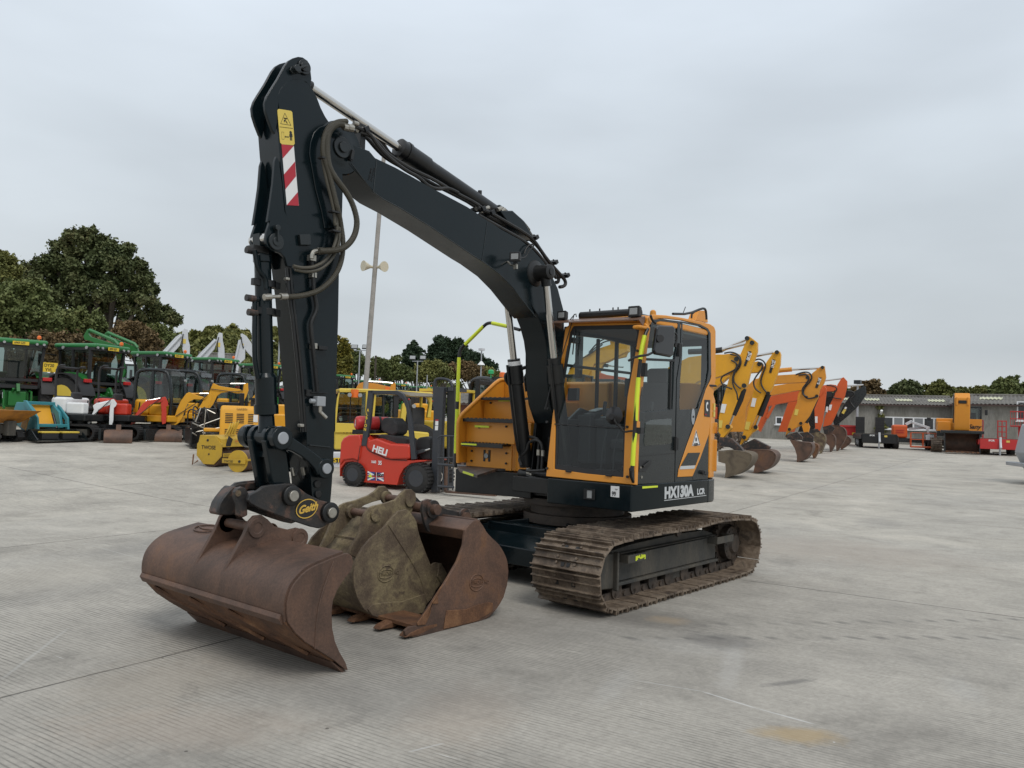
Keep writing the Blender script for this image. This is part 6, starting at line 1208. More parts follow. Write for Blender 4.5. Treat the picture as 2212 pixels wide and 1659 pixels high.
for k, pts in enumerate(([(260, 360), (330, 345), (400, 370), (432, 420), (420, 500), (360, 560), (350, 640), (390, 690), (425, 715)], [(330, 430), (390, 460), (380, 520), (300, 560), (240, 590), (220, 640), (260, 690), (340, 720)], [(320, 370), (400, 385), (425, 440), (390, 500), (345, 580), (345, 680), (390, 760), (395, 830)])): rowtube(t, R, 'hose', pts, .025, 'hose', off=.20+.03*k, sm=2, seg=6)
rowpiece(t, R, 'white_sticker', [(235, 868), (284, 872), (262, 962), (220, 955)], .01, 'decalw', off=.165, bevel=0); rowpiece(t, R, 'warning_sticker', [(208, 1035), (245, 1035), (235, 1110), (206, 1110)], .01, 'decaly', off=.165, bevel=0)
rowpiece(t, R, 'tipping_link', [(280, 1080), (320, 1080), (330, 1110), (300, 1150), (240, 1220), (215, 1215), (225, 1170)], .34, 'yellow')
rowpiece(t, R, 'quick_hitch', [(205, 1200), (330, 1215), (420, 1300), (450, 1340), (440, 1370), (400, 1350), (300, 1300), (205, 1290)], .36, 'hitch')
rowbucket(t, R, [(200, 1352), (300, 1345), (450, 1358), (510, 1375), (528, 1400), (515, 1450), (470, 1510), (380, 1570), (265, 1602)], 1.3, 'tan', sides=[(200, 1352), (300, 1345), (450, 1358), (510, 1375), (528, 1400), (515, 1450), (470, 1510), (380, 1570), (265, 1602), (275, 1540), (270, 1470), (200, 1450)])
dots(t, R, [(540, 255), (383, 418), (460, 685), (297, 1098), (490, 210)])
# second
t, R = machine((560, 1555), 'yellow excavator second in the right row, over a smooth rusty bucket', 'yellow', 5.6)
rowpiece(t, R, 'boom', [(-200, 800), (0, 560), (300, 470), (520, 455), (600, 440), (640, 460), (650, 500), (600, 550), (520, 556), (300, 600), (60, 800), (0, 1150), (-200, 1150)], .42, 'yellow')
rowpiece(t, R, 'stick', [(775, 332), (815, 340), (826, 370), (820, 470), (790, 570), (745, 700), (720, 750), (680, 760), (640, 850), (560, 1040), (500, 1190), (430, 1280), (415, 1280), (440, 1200), (470, 1080), (510, 920), (540, 780), (560, 720), (590, 650), (640, 530), (690, 440), (740, 370)], .30, 'yellow')
rowpiece(t, R, 'nameplate', [(745, 421), (774, 424), (733, 560), (710, 552)], .01, 'decalk', off=.165, bevel=0); q = R.P([(749, 430), (714, 550)], .18); text('JZ141', q[0], q[1]-q[0], R.n.cross(q[1]-q[0]), .135, 'decalw', t, bold=.04, sx=.8)
rowtube(t, R, 'stick_cylinder', [(100, 480), (400, 420), (560, 390)], .09, 'black'); rowtube(t, R, 'stick_rod', [(560, 390), (755, 352)], .05, 'chrome')
rowtube(t, R, 'bucket_cylinder', [(705, 770), (670, 860), (620, 990)], .10, 'black'); rowtube(t, R, 'bucket_rod', [(620, 990), (580, 1090)], .05, 'chrome')
for k, pts in enumerate(([(570, 430), (610, 415), (660, 440), (680, 490), (650, 560), (625, 640), (640, 700), (690, 760)], [(600, 450), (650, 460), (640, 520), (580, 590), (550, 650), (570, 720), (630, 760)])): rowtube(t, R, 'hose', pts, .028, 'hose', off=.20+.03*k, sm=2, seg=6)
rowpiece(t, R, 'white_sticker', [(545, 808), (585, 815), (565, 900), (525, 895)], .01, 'decalw', off=.165, bevel=0); rowpiece(t, R, 'warning_sticker', [(480, 1045), (526, 1050), (505, 1130), (465, 1125)], .01, 'decaly', off=.165, bevel=0)
rowpiece(t, R, 'tipping_link', [(560, 1090), (590, 1095), (590, 1130), (540, 1160), (480, 1240), (450, 1235), (470, 1190)], .34, 'yellow')
rowpiece(t, R, 'quick_hitch', [(415, 1290), (560, 1220), (640, 1260), (720, 1300), (700, 1350), (560, 1330), (440, 1330)], .36, 'hitch')
rowbucket(t, R, [(440, 1345), (560, 1335), (700, 1340), (755, 1365), (770, 1400), (750, 1460), (700, 1510), (620, 1545), (552, 1556)], 1.35, 'rust', sides=[(440, 1345), (560, 1335), (700, 1340), (755, 1365), (770, 1400), (750, 1460), (700, 1510), (620, 1545), (552, 1556), (565, 1500), (550, 1440), (500, 1400)])
dots(t, R, [(790, 350), (612, 470), (700, 765), (575, 1103), (460, 1205)])
# third
t, R = machine((1000, 1447), 'amber yellow excavator third in the right row with a flared rusty bucket', 'orange2', 6.2, 1.1)
rowpiece(t, R, 'boom', [(300, 1000), (420, 760), (560, 620), (740, 585), (980, 570), (1060, 555), (1120, 570), (1135, 610), (1090, 650), (900, 660), (740, 672), (560, 740), (480, 900), (460, 1150), (300, 1150)], .45, 'orange2')
rowpiece(t, R, 'stick', [(1220, 500), (1240, 486), (1268, 490), (1282, 600), (1262, 660), (1220, 730), (1200, 820), (1180, 860), (1120, 990), (1050, 1080), (980, 1100), (910, 1150), (875, 1190), (905, 1080), (960, 930), (1020, 790), (1060, 700), (1110, 600), (1150, 555)], .32, 'orange2')
rowpiece(t, R, 'nameplate', [(1212, 603), (1240, 605), (1198, 710), (1172, 704)], .01, 'decalk', off=.175, bevel=0); q = R.P([(1214, 610), (1177, 702)], .19); text('JS160', q[0], q[1]-q[0], R.n.cross(q[1]-q[0]), .15, 'decalw', t, bold=.04, sx=.8)
rowtube(t, R, 'stick_cylinder', [(700, 548), (850, 530), (940, 522)], .10, 'orange2'); rowtube(t, R, 'stick_rod', [(940, 524), (1235, 508)], .05, 'chrome')
for k, pts in enumerate(([(980, 575), (1050, 550), (1110, 550), (1145, 590), (1130, 640), (1080, 690), (1050, 750), (1070, 800), (1110, 820), (1180, 800)], [(1010, 580), (1090, 570), (1120, 610), (1080, 670), (1040, 720), (1050, 780), (1100, 800)])): rowtube(t, R, 'hose', pts, .035, 'hose', off=.22+.03*k, sm=2, seg=6)
rowtube(t, R, 'bucket_cylinder', [(1190, 810), (1140, 930), (1080, 1060)], .09, 'black'); rowpiece(t, R, 'warning_sticker', [(975, 920), (1010, 925), (995, 985), (962, 980)], .01, 'decaly', off=.175, bevel=0)
rowpiece(t, R, 'tipping_link', [(1000, 1050), (1040, 1055), (1050, 1080), (960, 1120), (890, 1170), (880, 1150)], .34, 'orange2')
rowpiece(t, R, 'quick_hitch', [(870, 1190), (990, 1150), (1045, 1200), (1045, 1230), (960, 1230), (900, 1225)], .36, 'hitch')
rowbucket(t, R, [(920, 1235), (1000, 1255), (1080, 1262), (1130, 1270), (1140, 1320), (1110, 1380), (1060, 1430), (990, 1448)], 1.5, 'rust', sides=[(920, 1235), (1000, 1255), (1080, 1262), (1130, 1270), (1140, 1320), (1110, 1380), (1060, 1430), (990, 1448), (990, 1390), (970, 1320)])
dots(t, R, [(1247, 502), (1095, 605), (1190, 790), (1030, 1065), (915, 1125)])
# fourth: amber boom with red-orange underarm
t, R = machine((1155, 1415), 'pale amber excavator fourth in the right row, low boom beside the third one', 'orange', 6.6, 1.1)
rowpiece(t, R, 'boom', [(440, 1000), (520, 800), (640, 715), (740, 690), (900, 665), (1020, 655), (1075, 655), (1085, 700), (1040, 730), (990, 735), (860, 760), (730, 785), (640, 850), (560, 1150), (440, 1150)], .42, 'orange')
rowpiece(t, R, 'stick', [(1080, 650), (1100, 660), (1060, 800), (1040, 900), (1120, 1100), (1100, 1180), (1060, 1160), (985, 900), (1000, 780), (1040, 680)], .28, 'orange')
rowbucket(t, R, [(1050, 1265), (1120, 1262), (1190, 1280), (1200, 1320), (1180, 1370), (1155, 1417)], 1.2, 'rusto', sides=[(1050, 1265), (1120, 1262), (1190, 1280), (1200, 1320), (1180, 1370), (1155, 1417), (1140, 1370), (1100, 1330)])
rowpiece(t, R, 'quick_hitch', [(1020, 1160), (1100, 1150), (1160, 1200), (1150, 1265), (1050, 1265)], .36, 'hitch')
# fifth: red-orange, deep boom
t, R = machine((1222, 1367), 'red orange excavator fifth in the right row with a pale scoop bucket', 'oranger', 7.2, 1.2)
rowpiece(t, R, 'boom', [(560, 1100), (640, 960), (680, 880), (715, 790), (800, 770), (990, 738), (1180, 700), (1240, 690), (1260, 740), (1230, 790), (1100, 800), (980, 838), (800, 870), (700, 895), (690, 1000), (620, 1150)], .46, 'oranger')
rowpiece(t, R, 'stick', [(1235, 690), (1270, 690), (1290, 720), (1270, 900), (1250, 1050), (1220, 1140), (1175, 1150), (1165, 900), (1190, 760)], .32, 'oranger')
rowpiece(t, R, 'white_sticker', [(1172, 995), (1198, 995), (1198, 1060), (1174, 1060)], .01, 'decalw', off=.175, bevel=0)
rowpiece(t, R, 'boom_ram', [(745, 880), (775, 880), (700, 1020), (680, 1000)], .12, 'oranger', off=.4)
rowbucket(t, R, [(1130, 1170), (1200, 1160), (1255, 1180), (1270, 1230), (1250, 1300), (1222, 1368)], 1.3, 'mud', sides=[(1130, 1170), (1200, 1160), (1255, 1180), (1270, 1230), (1250, 1300), (1222, 1368), (1210, 1300), (1150, 1230)])
rowpiece(t, R, 'quick_hitch', [(1100, 1130), (1200, 1120), (1230, 1160), (1190, 1230), (1100, 1200)], .36, 'hitch')
# sixth
t, R = machine((1322, 1352), 'red orange excavator sixth in the right row with two white stickers on its stick', 'oranger', 7.6, 1.25)
rowpiece(t, R, 'boom', [(800, 1150), (900, 860), (1010, 760), (1200, 690), (1330, 672), (1385, 680), (1395, 720), (1350, 745), (1280, 745), (1200, 780), (1060, 900), (960, 1150)], .48, 'oranger')
rowpiece(t, R, 'stick', [(1440, 610), (1460, 600), (1496, 640), (1496, 690), (1470, 800), (1440, 850), (1400, 940), (1340, 1070), (1290, 1100), (1250, 1110), (1270, 1000), (1330, 860), (1370, 780), (1390, 700), (1400, 670)], .34, 'oranger')
rowpiece(t, R, 'window_panel', [(1268, 748), (1345, 742), (1343, 795), (1268, 805)], .01, 'decalk', off=.3, bevel=0)
rowtube(t, R, 'stick_rod', [(1100, 655), (1260, 637), (1450, 612)], .05, 'chrome')
for pts in ([(1318, 878), (1345, 876), (1332, 935), (1308, 930)], [(1285, 895), (1306, 898), (1298, 955), (1278, 945)]): rowpiece(t, R, 'white_sticker', pts, .01, 'decalw', off=.19, bevel=0)
for k, pts in enumerate(([(1290, 680), (1370, 690), (1400, 720), (1350, 780), (1360, 810), (1440, 820)], [(1170, 870), (1190, 920), (1250, 945)])): rowtube(t, R, 'hose', pts, .035, 'hose', off=.24, sm=2, seg=6)
rowbucket(t, R, [(1270, 1180), (1330, 1175), (1365, 1200), (1370, 1260), (1350, 1310), (1322, 1354)], 1.3, 'rust', sides=[(1270, 1180), (1330, 1175), (1365, 1200), (1370, 1260), (1350, 1310), (1322, 1354), (1315, 1290), (1280, 1260)])
rowpiece(t, R, 'quick_hitch', [(1250, 1100), (1330, 1080), (1370, 1110), (1330, 1180), (1270, 1190)], .36, 'hitch')
# seventh: dark grey
t, R = machine((1388, 1340), 'dark grey excavator at the far end of the right row, stick before the shed roof', 'dark', 8.0, 1.3)
rowpiece(t, R, 'boom', [(1000, 1150), (1100, 880), (1240, 790), (1400, 745), (1480, 730), (1540, 735), (1570, 760), (1540, 790), (1480, 800), (1380, 850), (1240, 960), (1150, 1150)], .5, 'dark2')
rowpiece(t, R, 'stick', [(1660, 690), (1680, 690), (1690, 770), (1640, 850), (1580, 920), (1480, 1010), (1420, 1060), (1380, 1095), (1365, 1085), (1400, 1010), (1450, 900), (1500, 820), (1560, 750)], .36, 'dark2')
rowtube(t, R, 'stick_rod', [(1400, 690), (1500, 686), (1660, 680)], .055, 'chrome')
rowpiece(t, R, 'warning_sticker', [(1462, 922), (1488, 926), (1462, 972), (1438, 960)], .01, 'decaly', off=.2, bevel=0); rowpiece(t, R, 'white_sticker', [(1475, 898), (1495, 902), (1486, 922), (1466, 918)], .01, 'decalw', off=.2, bevel=0)
rowtube(t, R, 'hose', [(1500, 740), (1560, 745), (1575, 780), (1525, 820), (1530, 860), (1570, 905)], .04, 'hose', off=.26, sm=2, seg=6)
rowbucket(t, R, [(1260, 1100), (1350, 1085), (1450, 1110), (1480, 1160), (1470, 1220), (1430, 1290), (1388, 1342)], 1.5, 'rust', sides=[(1260, 1100), (1350, 1085), (1450, 1110), (1480, 1160), (1470, 1220), (1430, 1290), (1388, 1342), (1380, 1260), (1320, 1190)])
t, R = machine((1430, 1328), 'excavator hidden behind the dark grey one, only its brown bucket showing at the row end', 'dark2', 8.6, 1.2, name='hidden_excavator')
rowbucket(t, R, [(1380, 1190), (1470, 1190), (1520, 1215), (1525, 1250), (1490, 1290), (1430, 1328)], 1.4, 'rust', sides=[(1380, 1190), (1470, 1190), (1520, 1215), (1525, 1250), (1490, 1290), (1430, 1328), (1430, 1270)])
rowpiece(t, R, 'stick', [(1300, 800), (1360, 800), (1440, 1180), (1390, 1200)], .3, 'dark2'); rowpiece(t, R, 'boom', [(1000, 1150), (1100, 980), (1300, 800), (1350, 810), (1330, 850), (1150, 1060), (1100, 1150)], .4, 'dark2')
# the machines seen through the glass of the main cab
t, R = machine((265, 1600), 'yellow excavator behind the main cab, its hosed boom seen through the windscreen', 'yellow', 1.6, 1.0, o=at(1400, 36), name='row_excavator')
def gl(*q): return [((x_*1.8229-2750)/.3917, (y_*1.8229-1250)/.3917) for x_, y_ in R4(*q)]
rowpiece(t, R, 'boom', gl((250, 700), (300, 560), (400, 470), (480, 420), (600, 380), (690, 345), (720, 360), (720, 430), (640, 470), (560, 510), (480, 520), (420, 640), (400, 760), (250, 760)), .42, 'yellow')
rowpiece(t, R, 'stick', gl((585, 312), (625, 312), (690, 360), (720, 420), (700, 470), (560, 500), (470, 650), (390, 780), (360, 740), (430, 600), (520, 480), (600, 400)), .3, 'yellow')
for k, pts in enumerate((gl((440, 440), (500, 370), (560, 335), (620, 330), (660, 350)), gl((430, 460), (490, 400), (560, 355), (640, 350)), gl((300, 560), (360, 500), (450, 450), (540, 380)))): rowtube(t, R, 'hose', pts, .03, 'hose', off=.24+.03*k, sm=2, seg=6)
rowtube(t, R, 'stick_cylinder', gl((340, 520), (460, 525), (580, 535)), .08, 'black'); rowtube(t, R, 'stick_rod', gl((580, 535), (690, 545)), .04, 'chrome')
t, R = machine((265, 1600), 'red orange excavator hidden behind the main cab, glimpsed through its windscreen', 'oranger', 1.4, 1.1, o=at(1330, 44), name='row_excavator')
rowpiece(t, R, 'boom', gl((200, 760), (300, 640), (340, 560), (400, 540), (480, 570), (560, 600), (700, 620), (700, 660), (560, 650), (420, 640), (360, 760), (340, 900), (200, 900)), .42, 'oranger')

# ------------------------------------------------------------------ far right machines
def axes(px, dist, ang=0):                 # root whose +x faces the camera when ang = 0
    p = at(px, dist); v = V(CAM.x-p.x, CAM.y-p.y, 0).normalized(); return p, math.atan2(v.y, v.x)+ang
# big orange excavator seen from the front
p, a = axes(2070, 61, R_(3)); t = thing('large_excavator', 'large orange excavator facing us, toothed bucket on the ground before the sheds', 'excavator', p, a)
tracks_body(t, 'orange', 1.02, True, Lw=2.5, tw=.62, gauge=1.30, cabside=1)
b = MB(); b.prism([V(1.2, -.32, 1.4), V(1.9, -.32, 2.8), V(2.9, -.32, 3.55), V(3.8, -.32, 3.5), V(3.6, -.32, 3.0), V(2.6, -.32, 2.5), V(2.0, -.32, 1.3)], V(0, .64, 0)); b.build('boom', 'orange', t, bevel=.04)
b = MB(); b.prism([V(3.3, -.42, 3.6), V(3.9, -.42, 3.72), V(4.25, -.42, 3.4), V(4.2, -.42, 2.6), V(3.9, -.42, 1.4), V(3.4, -.42, 1.4), V(3.3, -.42, 2.6)], V(0, .84, 0)); sk_ = b.build('stick', 'orange', t, bevel=.05)
b = MB(); b.box((4.22, 0, 3.15), (.12, .44, .20)); b.build('stick_slot', 'black', sk_, bevel=.03); b = MB()
for s in (-.30, .30): b.box((4.22, s, 3.2), (.16, .10, .5)); b.cut()
b.build('cylinder_ear', 'orange', sk_, bevel=.03)
b = MB()
for s in (-.42, .42): b.tube([V(3.5, s, 3.6), V(3.8, s, 3.1), V(3.6, s, 2.4), V(3.0, s, 1.9)], .05, 6, 1); b.cut()
b.build('boom_hose', 'hose', t)
b = MB(); b.box((4.0, 0, 1.30), (.6, 2.35, .18)); b.build('bucket_top', 'dark2', t, bevel=.03)
b = MB(); q = [V(4.1, -.95, 1.25), V(3.5, -.95, 1.2), V(3.05, -.95, .9), V(3.05, -.95, .4), V(3.4, -.95, .12), V(4.3, -.95, .03)]; b.strip(q, V(0, 1.9, 0), .04); bk = b.build('bucket', 'rust', t, sharp=60)
b = MB()
for s in (-.96, .92): b.prism([V(4.1, s, 1.25), V(3.5, s, 1.2), V(3.05, s, .9), V(3.05, s, .4), V(3.4, s, .12), V(4.3, s, .03), V(4.2, s, .6)], V(0, .05, 0)); b.cut()
b.build('bucket_side', 'dark2', bk)
b = MB()
for k in range(7): b.box((4.36, -.84+k*.28, .07), (.22, .12, .09)); b.cut()
b.build('tooth', 'rusto', bk, bevel=.02)
b = MB(); b.box((1.3, 1.5, 2.6), (.06, .16, .34)); b.cut(); b.box((1.0, -1.75, 2.1), (.06, .24, .18)); b.build('mirror', 'mirror', t, bevel=.02)
b = MB(); b.box((1.21, .80, 1.78), (.03, .94, .76)); b.build('cab_front_panel', 'orange', t, bevel=.02); text('Sany', V(1.235, .50, 1.55), (0, 1, 0), (0, 0, 1), .38, 'decalk', t, world=False, shear=.3, bold=.03)
# trailers
def trailer(lab, px, dist, col, rampmat, w=2.5, ladder=False, ang=0, L=4.6, word=True):
    p, a = axes(px, dist, ang); t = thing('plant_trailer', lab, 'trailer', p, a)
    b = MB(); b.box((-L/2, 0, .95), (L, w, .14)); b.build('deck', 'bark', t)
    b = MB()
    for s in (-.25, .25): b.box((.03, s*(w+.06), .68), (.08, w*.46, .62)); b.cut()
    b.build('headboard', col, t, bevel=.02)
    b = MB(); b.box((-L/2, w/2, .78), (L, .10, .3)); b.cut(); b.box((-L/2, -w/2, .78), (L, .10, .3)); b.build('side_rail', col, t, bevel=.01)
    b = MB(); b.tube([V(.05, 0, 1.1), V(.12, 0, .7), V(.3, 0, .45)], .07, 8, 1); b.build('drawbar', 'whiteg', t); b = MB(); b.cyl((.15, -.03, .0), (.15, -.03, .6), .05, seg=8); b.build('jack_leg', 'galv', t)
    for x in (-L*.5, -L*.5-.9):
        for s in (1, -1):
            b = MB(); b.cyl((x, s*(w/2-.35), .40), (x, s*(w/2-.05), .40), .40, seg=20); wh = b.build('wheel', 'rubber', t, bevel=.04); b = MB(); b.cyl((x, s*(w/2-.06), .40), (x, s*(w/2-.03), .40), .2, seg=14); b.build('hub', 'galv', wh)
    for s in (-.30, .30):
        b = MB()
        if ladder:
            x0 = -L; 
            for e in (-.24, 0, .24): b.box((x0, s*w+e, 1.45), (.07, .06, 1.5))
            for k in range(5): b.box((x0, s*w, .75+k*.35), (.072, .54, .06))
        else:
            b.box((-L, s*w, 1.45), (.10, .62, 1.55))
            for k in range(7): b.box((-L+.055, s*w, .85+k*.2), (.02, .58, .04))
        b.build('ramp', rampmat, t, bevel=.005)
    b = MB(); b.box((.075, w*.18, .86), (.01, .18, .12)); b.build('yellow_sticker', 'decaly', t)
    if word: text('IFOR', V(.075, -.62, .84), (0, 1, 0), (0, 0, 1), .15, 'decalw', t, world=False, bold=.03)
    return t
trailer('black flatbed trailer with two tall black ramps before the shed wall', 1900, 61, 'black', 'plastic', 2.25, False, R_(8)); 
trailer('red flatbed trailer with two red ladder ramps, right of the big orange excavator', 2161, 57, 'redc', 'redc', 2.2, True, R_(7))
# red tipping trailer
p, a = axes(1828, 66, R_(4)); t = thing('tipping_trailer', 'bright red tipping trailer end behind the last buckets of the row', 'trailer', p, a)
b = MB(); b.prism([V(0, -.9, .75), V(.1, -1.0, 1.5), V(.1, 1.0, 1.5), V(0, .9, .75)], V(-3.5, 0, 0)); bd = b.build('body', 'redc', t, bevel=.03); b = MB(); b.box((.12, 0, 1.46), (.10, 2.1, .12)); b.build('rim', 'redc', bd); b = MB(); b.box((.10, .65, .90), (.02, .45, .16)); b.build('rear_board', 'plate', t)
for s in (1, -1): b = MB(); b.cyl((-1.2, s*.75, .5), (-1.2, s*1.1, .5), .5, seg=20); b.build('wheel', 'rubber', t, bevel=.04)
# boom lift
p, a = axes(1943, 62.5, R_(4)); t = thing('boom_lift', 'red boom lift with folded grey arms, parked between black trailer and big orange excavator', 'access platform', p, a)
b = MB(); b.box((0, 0, 1.22), (1.2, .95, .9)); hd = b.build('counterweight', 'oranger', t, bevel=.14, seg=4); b = MB()
for z in (1.15, 1.3): b.box((.61, 0, z), (.04, .5, .05)); b.cut()
b.build('vent', 'redc', hd)
b = MB(); b.box((-.3, .9, .62), (1.6, 2.2, .3)); b.build('chassis', 'dark2', t, bevel=.04)
for x in (.5, -1.2):
    for s in (-.25, 1.9): b = MB(); b.cyl((x, s-.18, .42), (x, s+.18, .42), .42, seg=20); b.build('wheel', 'rubber', t, bevel=.05)
b = MB(); b.bar((0, .7, 1.9), (0, 1.9, 1.5), .2, .16); b.bar((-.2, .6, 1.4), (-.2, 1.8, 1.55), .2, .16); b.bar((.2, 1.7, 1.5), (.2, 1.9, .8), .14, .14); b.bar((0, .4, 1.7), (0, .8, 1.95), .2, .2); b.build('folded_arm', 'whiteg', t, bevel=.02)
b = MB(); x0, y0, y1, x1 = .9, .62, 2.85, 1.6
for z in (.2, .7, 1.15):
    b.tube([V(x1, y0, z), V(x1, y1, z), V(x0, y1, z), V(x0, y0, z), V(x1, y0, z)], .025 if z > .5 else .06, 6)
for y in (y0, y0+.75, y0+1.5, y1): b.tube([V(x1, y, .2), V(x1, y, 1.15)], .025, 6); b.tube([V(x0, y, .2), V(x0, y, 1.15)], .025, 6)
b.box(((x0+x1)/2, (y0+y1)/2, .17), (x1-x0, y1-y0, .05)); cg = b.build('cage', 'oranger', t); b = MB(); b.box((x1+.03, 1.75, .85), (.12, .5, .32)); b.build('control_box', 'whiteg', cg, bevel=.02)
# second lift at the frame edge
p, a = axes(2205, 66, 0); t = thing('scissor_lift', 'red mesh basket lift half cut off by the right edge of the picture', 'access platform', p, a)
b = MB()
for z in (1.8, 2.3, 2.8): b.tube([V(.5, -.6, z), V(.5, .6, z), V(-.5, .6, z), V(-.5, -.6, z), V(.5, -.6, z)], .03, 6)
for k in range(9): b.tube([V(.5, -.6+k*.15, 1.8), V(.5, -.6+k*.15, 2.8)], .014, 5)
b.box((0, 0, 1.78), (1.0, 1.2, .08)); b.build('basket', 'redc', t); b = MB(); b.box((0, 0, .95), (.5, .3, 1.6)); b.box((0, 0, .35), (1.6, 1.1, .4)); b.build('lift_base', 'redc', t, bevel=.03)
for s in (-.55, .55): b = MB(); b.cyl((.5, s-.12, .35), (.5, s+.12, .35), .35, seg=18); b.build('wheel', 'rubber', t, bevel=.04)
# pick-up at the right edge
p = gp((2234, 1050)); a = math.atan2(CR.y, CR.x)-R_(14)
t = thing('pickup_truck', 'grey van side and rear corner cut off by the right edge of the picture', 'van', p, a)
b = MB(); b.prism([V(.3, .0, .45), V(.05, .0, 1.0), V(.25, .0, 1.95), V(5, .0, 2.05), V(5, .0, .45)], V(0, 1.9, 0)); b.build('body', 'galv', t, bevel=.08)
b = MB(); b.box((-.05, .95, .62), (.3, 1.9, .12)); b.build('bumper', 'galv', t, bevel=.02); b = MB(); b.box((.12, .02, 1.15), (.08, .06, .3)); b.build('tail_lamp', 'redlens', t)
for s in (.08, 1.8): b = MB(); b.cyl((.75, s-.12, .36), (.75, s+.12, .36), .36, seg=22); b.build('wheel', 'rubber', t, bevel=.04)
# planks lying on the yard near the right edge
for k, (x, y) in enumerate(((2180, 979), (2192, 984))):
    p = gp((x, y)); t = thing('timber_plank', ('upper' if k == 0 else 'lower')+' of two dark planks lying flat near the red trailer', 'plank', p, HE+.1); b = MB(); b.box((0, 0, .03), (1.9, .2, .06)); b.build('board', 'bark', t)
# ------------------------------------------------------------------ tractors behind on the left
def make_tractor():
    t = thing('tractor', '', 'tractor', (0, 0, 0), 0, 'green tractors parked in a line')
    b = MB(); b.prism([V(.9, -.40, 1.15), V(.9, -.40, 1.95), V(2.6, -.40, 1.80), V(3.35, -.40, 1.55), V(3.45, -.40, 1.05)], V(0, .80, 0)); bn = b.build('bonnet', 'green', t, bevel=.07, seg=3)
    b = MB(); b.bar((.95, .405, 1.72), (3.0, .405, 1.55), .012, .09); b.cut(); b.bar((.95, -.405, 1.72), (3.0, -.405, 1.55), .012, .09); b.build('stripe', 'lemon', bn)
    b = MB(); b.box((1.1, 0, .95), (4.0, .55, .5)); b.box((-.25, 0, .95), (.8, .8, .6)); b.box((0, 0, .92), (.35, 1.7, .32)); b.build('chassis', 'green', t, bevel=.03)
    for s in (1, -1):
        for x, r, w, yy in ((0, .93, .60, 1.0), (2.7, .70, .46, .95)):
            b = MB(); b.lathe((x, s*yy-w/2, r), (0, 1, 0), [(0, r*.6), (.03, r*.90), (w*.25, r*.955), (w*.75, r*.955), (w-.03, r*.90), (w, r*.6)], 36, False)
            for k in range(22):
                for q in (1, -1):
                    a = 2*math.pi*(k+(.25 if q > 0 else -.25))/22; c = V(x+math.cos(a)*r*.965, s*yy+q*w*.24, r+math.sin(a)*r*.965); rt_ = V(math.cos(a), 0, math.sin(a)); tg = V(-math.sin(a), .75*q, math.cos(a)).normalized()
                    b.box(c, (w*.52, .07, .07), Matrix((tg.cross(rt_).normalized(), tg, rt_)).transposed())
            wh = b.build('wheel', 'rubber', t, sharp=45); b = MB(); b.lathe((x, s*(yy+w/2-.10), r), (0, s, 0), [(.105, r*.62), (.09, r*.56), (.0, r*.48), (-.04, r*.30), (.04, r*.22), (.05, .02)], 24); b.build('rim', 'lemon', wh)
        b = MB(); pts = [V(math.cos(R_(a))*1.02, s*.72, .93+math.sin(R_(a))*1.02) for a in range(12, 169, 12)]
        b.strip(pts, V(0, s*.62, 0), .05*(1 if s > 0 else -1)); b.build('fender', 'plastic', t)
        b = MB(); pts = [V(math.cos(R_(a))*1.06, s*.60, .93+math.sin(R_(a))*1.06) for a in range(50, 140, 10)]; b.strip(pts, V(0, s*.42, 0), .05*(1 if s > 0 else -1)); fd = b.build('fender_top', 'green', t)
        b = MB(); b.box((-.80, s*.92, 1.68), (.10, .30, .13)); b.build('tail_lamp', 'redlens', fd, bevel=.02)
    b = MB(); b.box((-.05, 0, 1.38), (1.5, 1.25, .12))
    for s in (1, -1):
        b.bar((-.62, s*.70, 1.35), (-.72, s*.78, 2.85), .09, .09, (1, 0, 0)); b.bar((.1, s*.72, 1.35), (.08, s*.80, 2.85), .08, .07, (1, 0, 0)); b.bar((.85, s*.55, 1.35), (.78, s*.74, 2.85), .07, .07, (1, 0, 0))
    b.box((-.66, 0, 1.62), (.08, 1.3, .10)); cb_ = b.build('cab_frame', 'plastic', t)
    b = MB(); b.add([V(-.62, -.68, 1.45), V(-.62, .68, 1.45), V(.80, .56, 1.45), V(.80, -.56, 1.45), V(-.70, -.76, 2.84), V(-.70, .76, 2.84), V(.76, .72, 2.84), V(.76, -.72, 2.84)], [(0, 1, 5, 4), (1, 2, 6, 5), (2, 3, 7, 6), (3, 0, 4, 7)]); b.build('cab_glass', 'glassd', cb_)
    b = MB(); b.box((-.15, 0, 1.65), (.5, .5, .3)); b.box((-.40, 0, 2.0), (.14, .5, .6)); b.cyl((.35, 0, 1.5), (.25, 0, 2.0), .03); b.build('seat', 'seat', cb_, bevel=.05)
    b = MB(); b.box((.0, 0, 2.97), (1.95, 1.72, .17)); rf = b.build('roof', 'greenl', t, bevel=.08, seg=3); b = MB(); b.box((-.05, 0, 2.86), (1.75, 1.66, .10)); b.build('roof_lining', 'plastic', rf)
    b = MB()
    for y in (-.72, -.5, .5, .72): b.cyl((-.96, y, 2.90), (-1.0, y, 2.90), .045, seg=12); b.cut()
    for y in (-.65, .65): b.cyl((.93, y, 2.90), (.97, y, 2.90), .06, seg=12); b.cut()
    for x in (-.6, .5): b.cyl((x, .85, 2.89), (x, .88, 2.89), .06, seg=12); b.cut()
    b.build('work_light', 'lamp', rf)
    b = MB(); b.box((-.985, 0, 2.90), (.02, .50, .12)); pl_ = b.build('number_plate', 'plate', rf); text('AP69 GZF', V(-.998, .21, 2.87), (0, -1, 0), (0, 0, 1), .10, 'decalk', rf, world=False, bold=.02, sx=.8)
    b = MB(); b.lathe((-.75, -.6, 3.05), (0, 0, 1), [(0, .03), (.06, .03), (.06, .07), (.14, .07), (.18, .03)], 14); b.build('beacon', 'amber', rf)
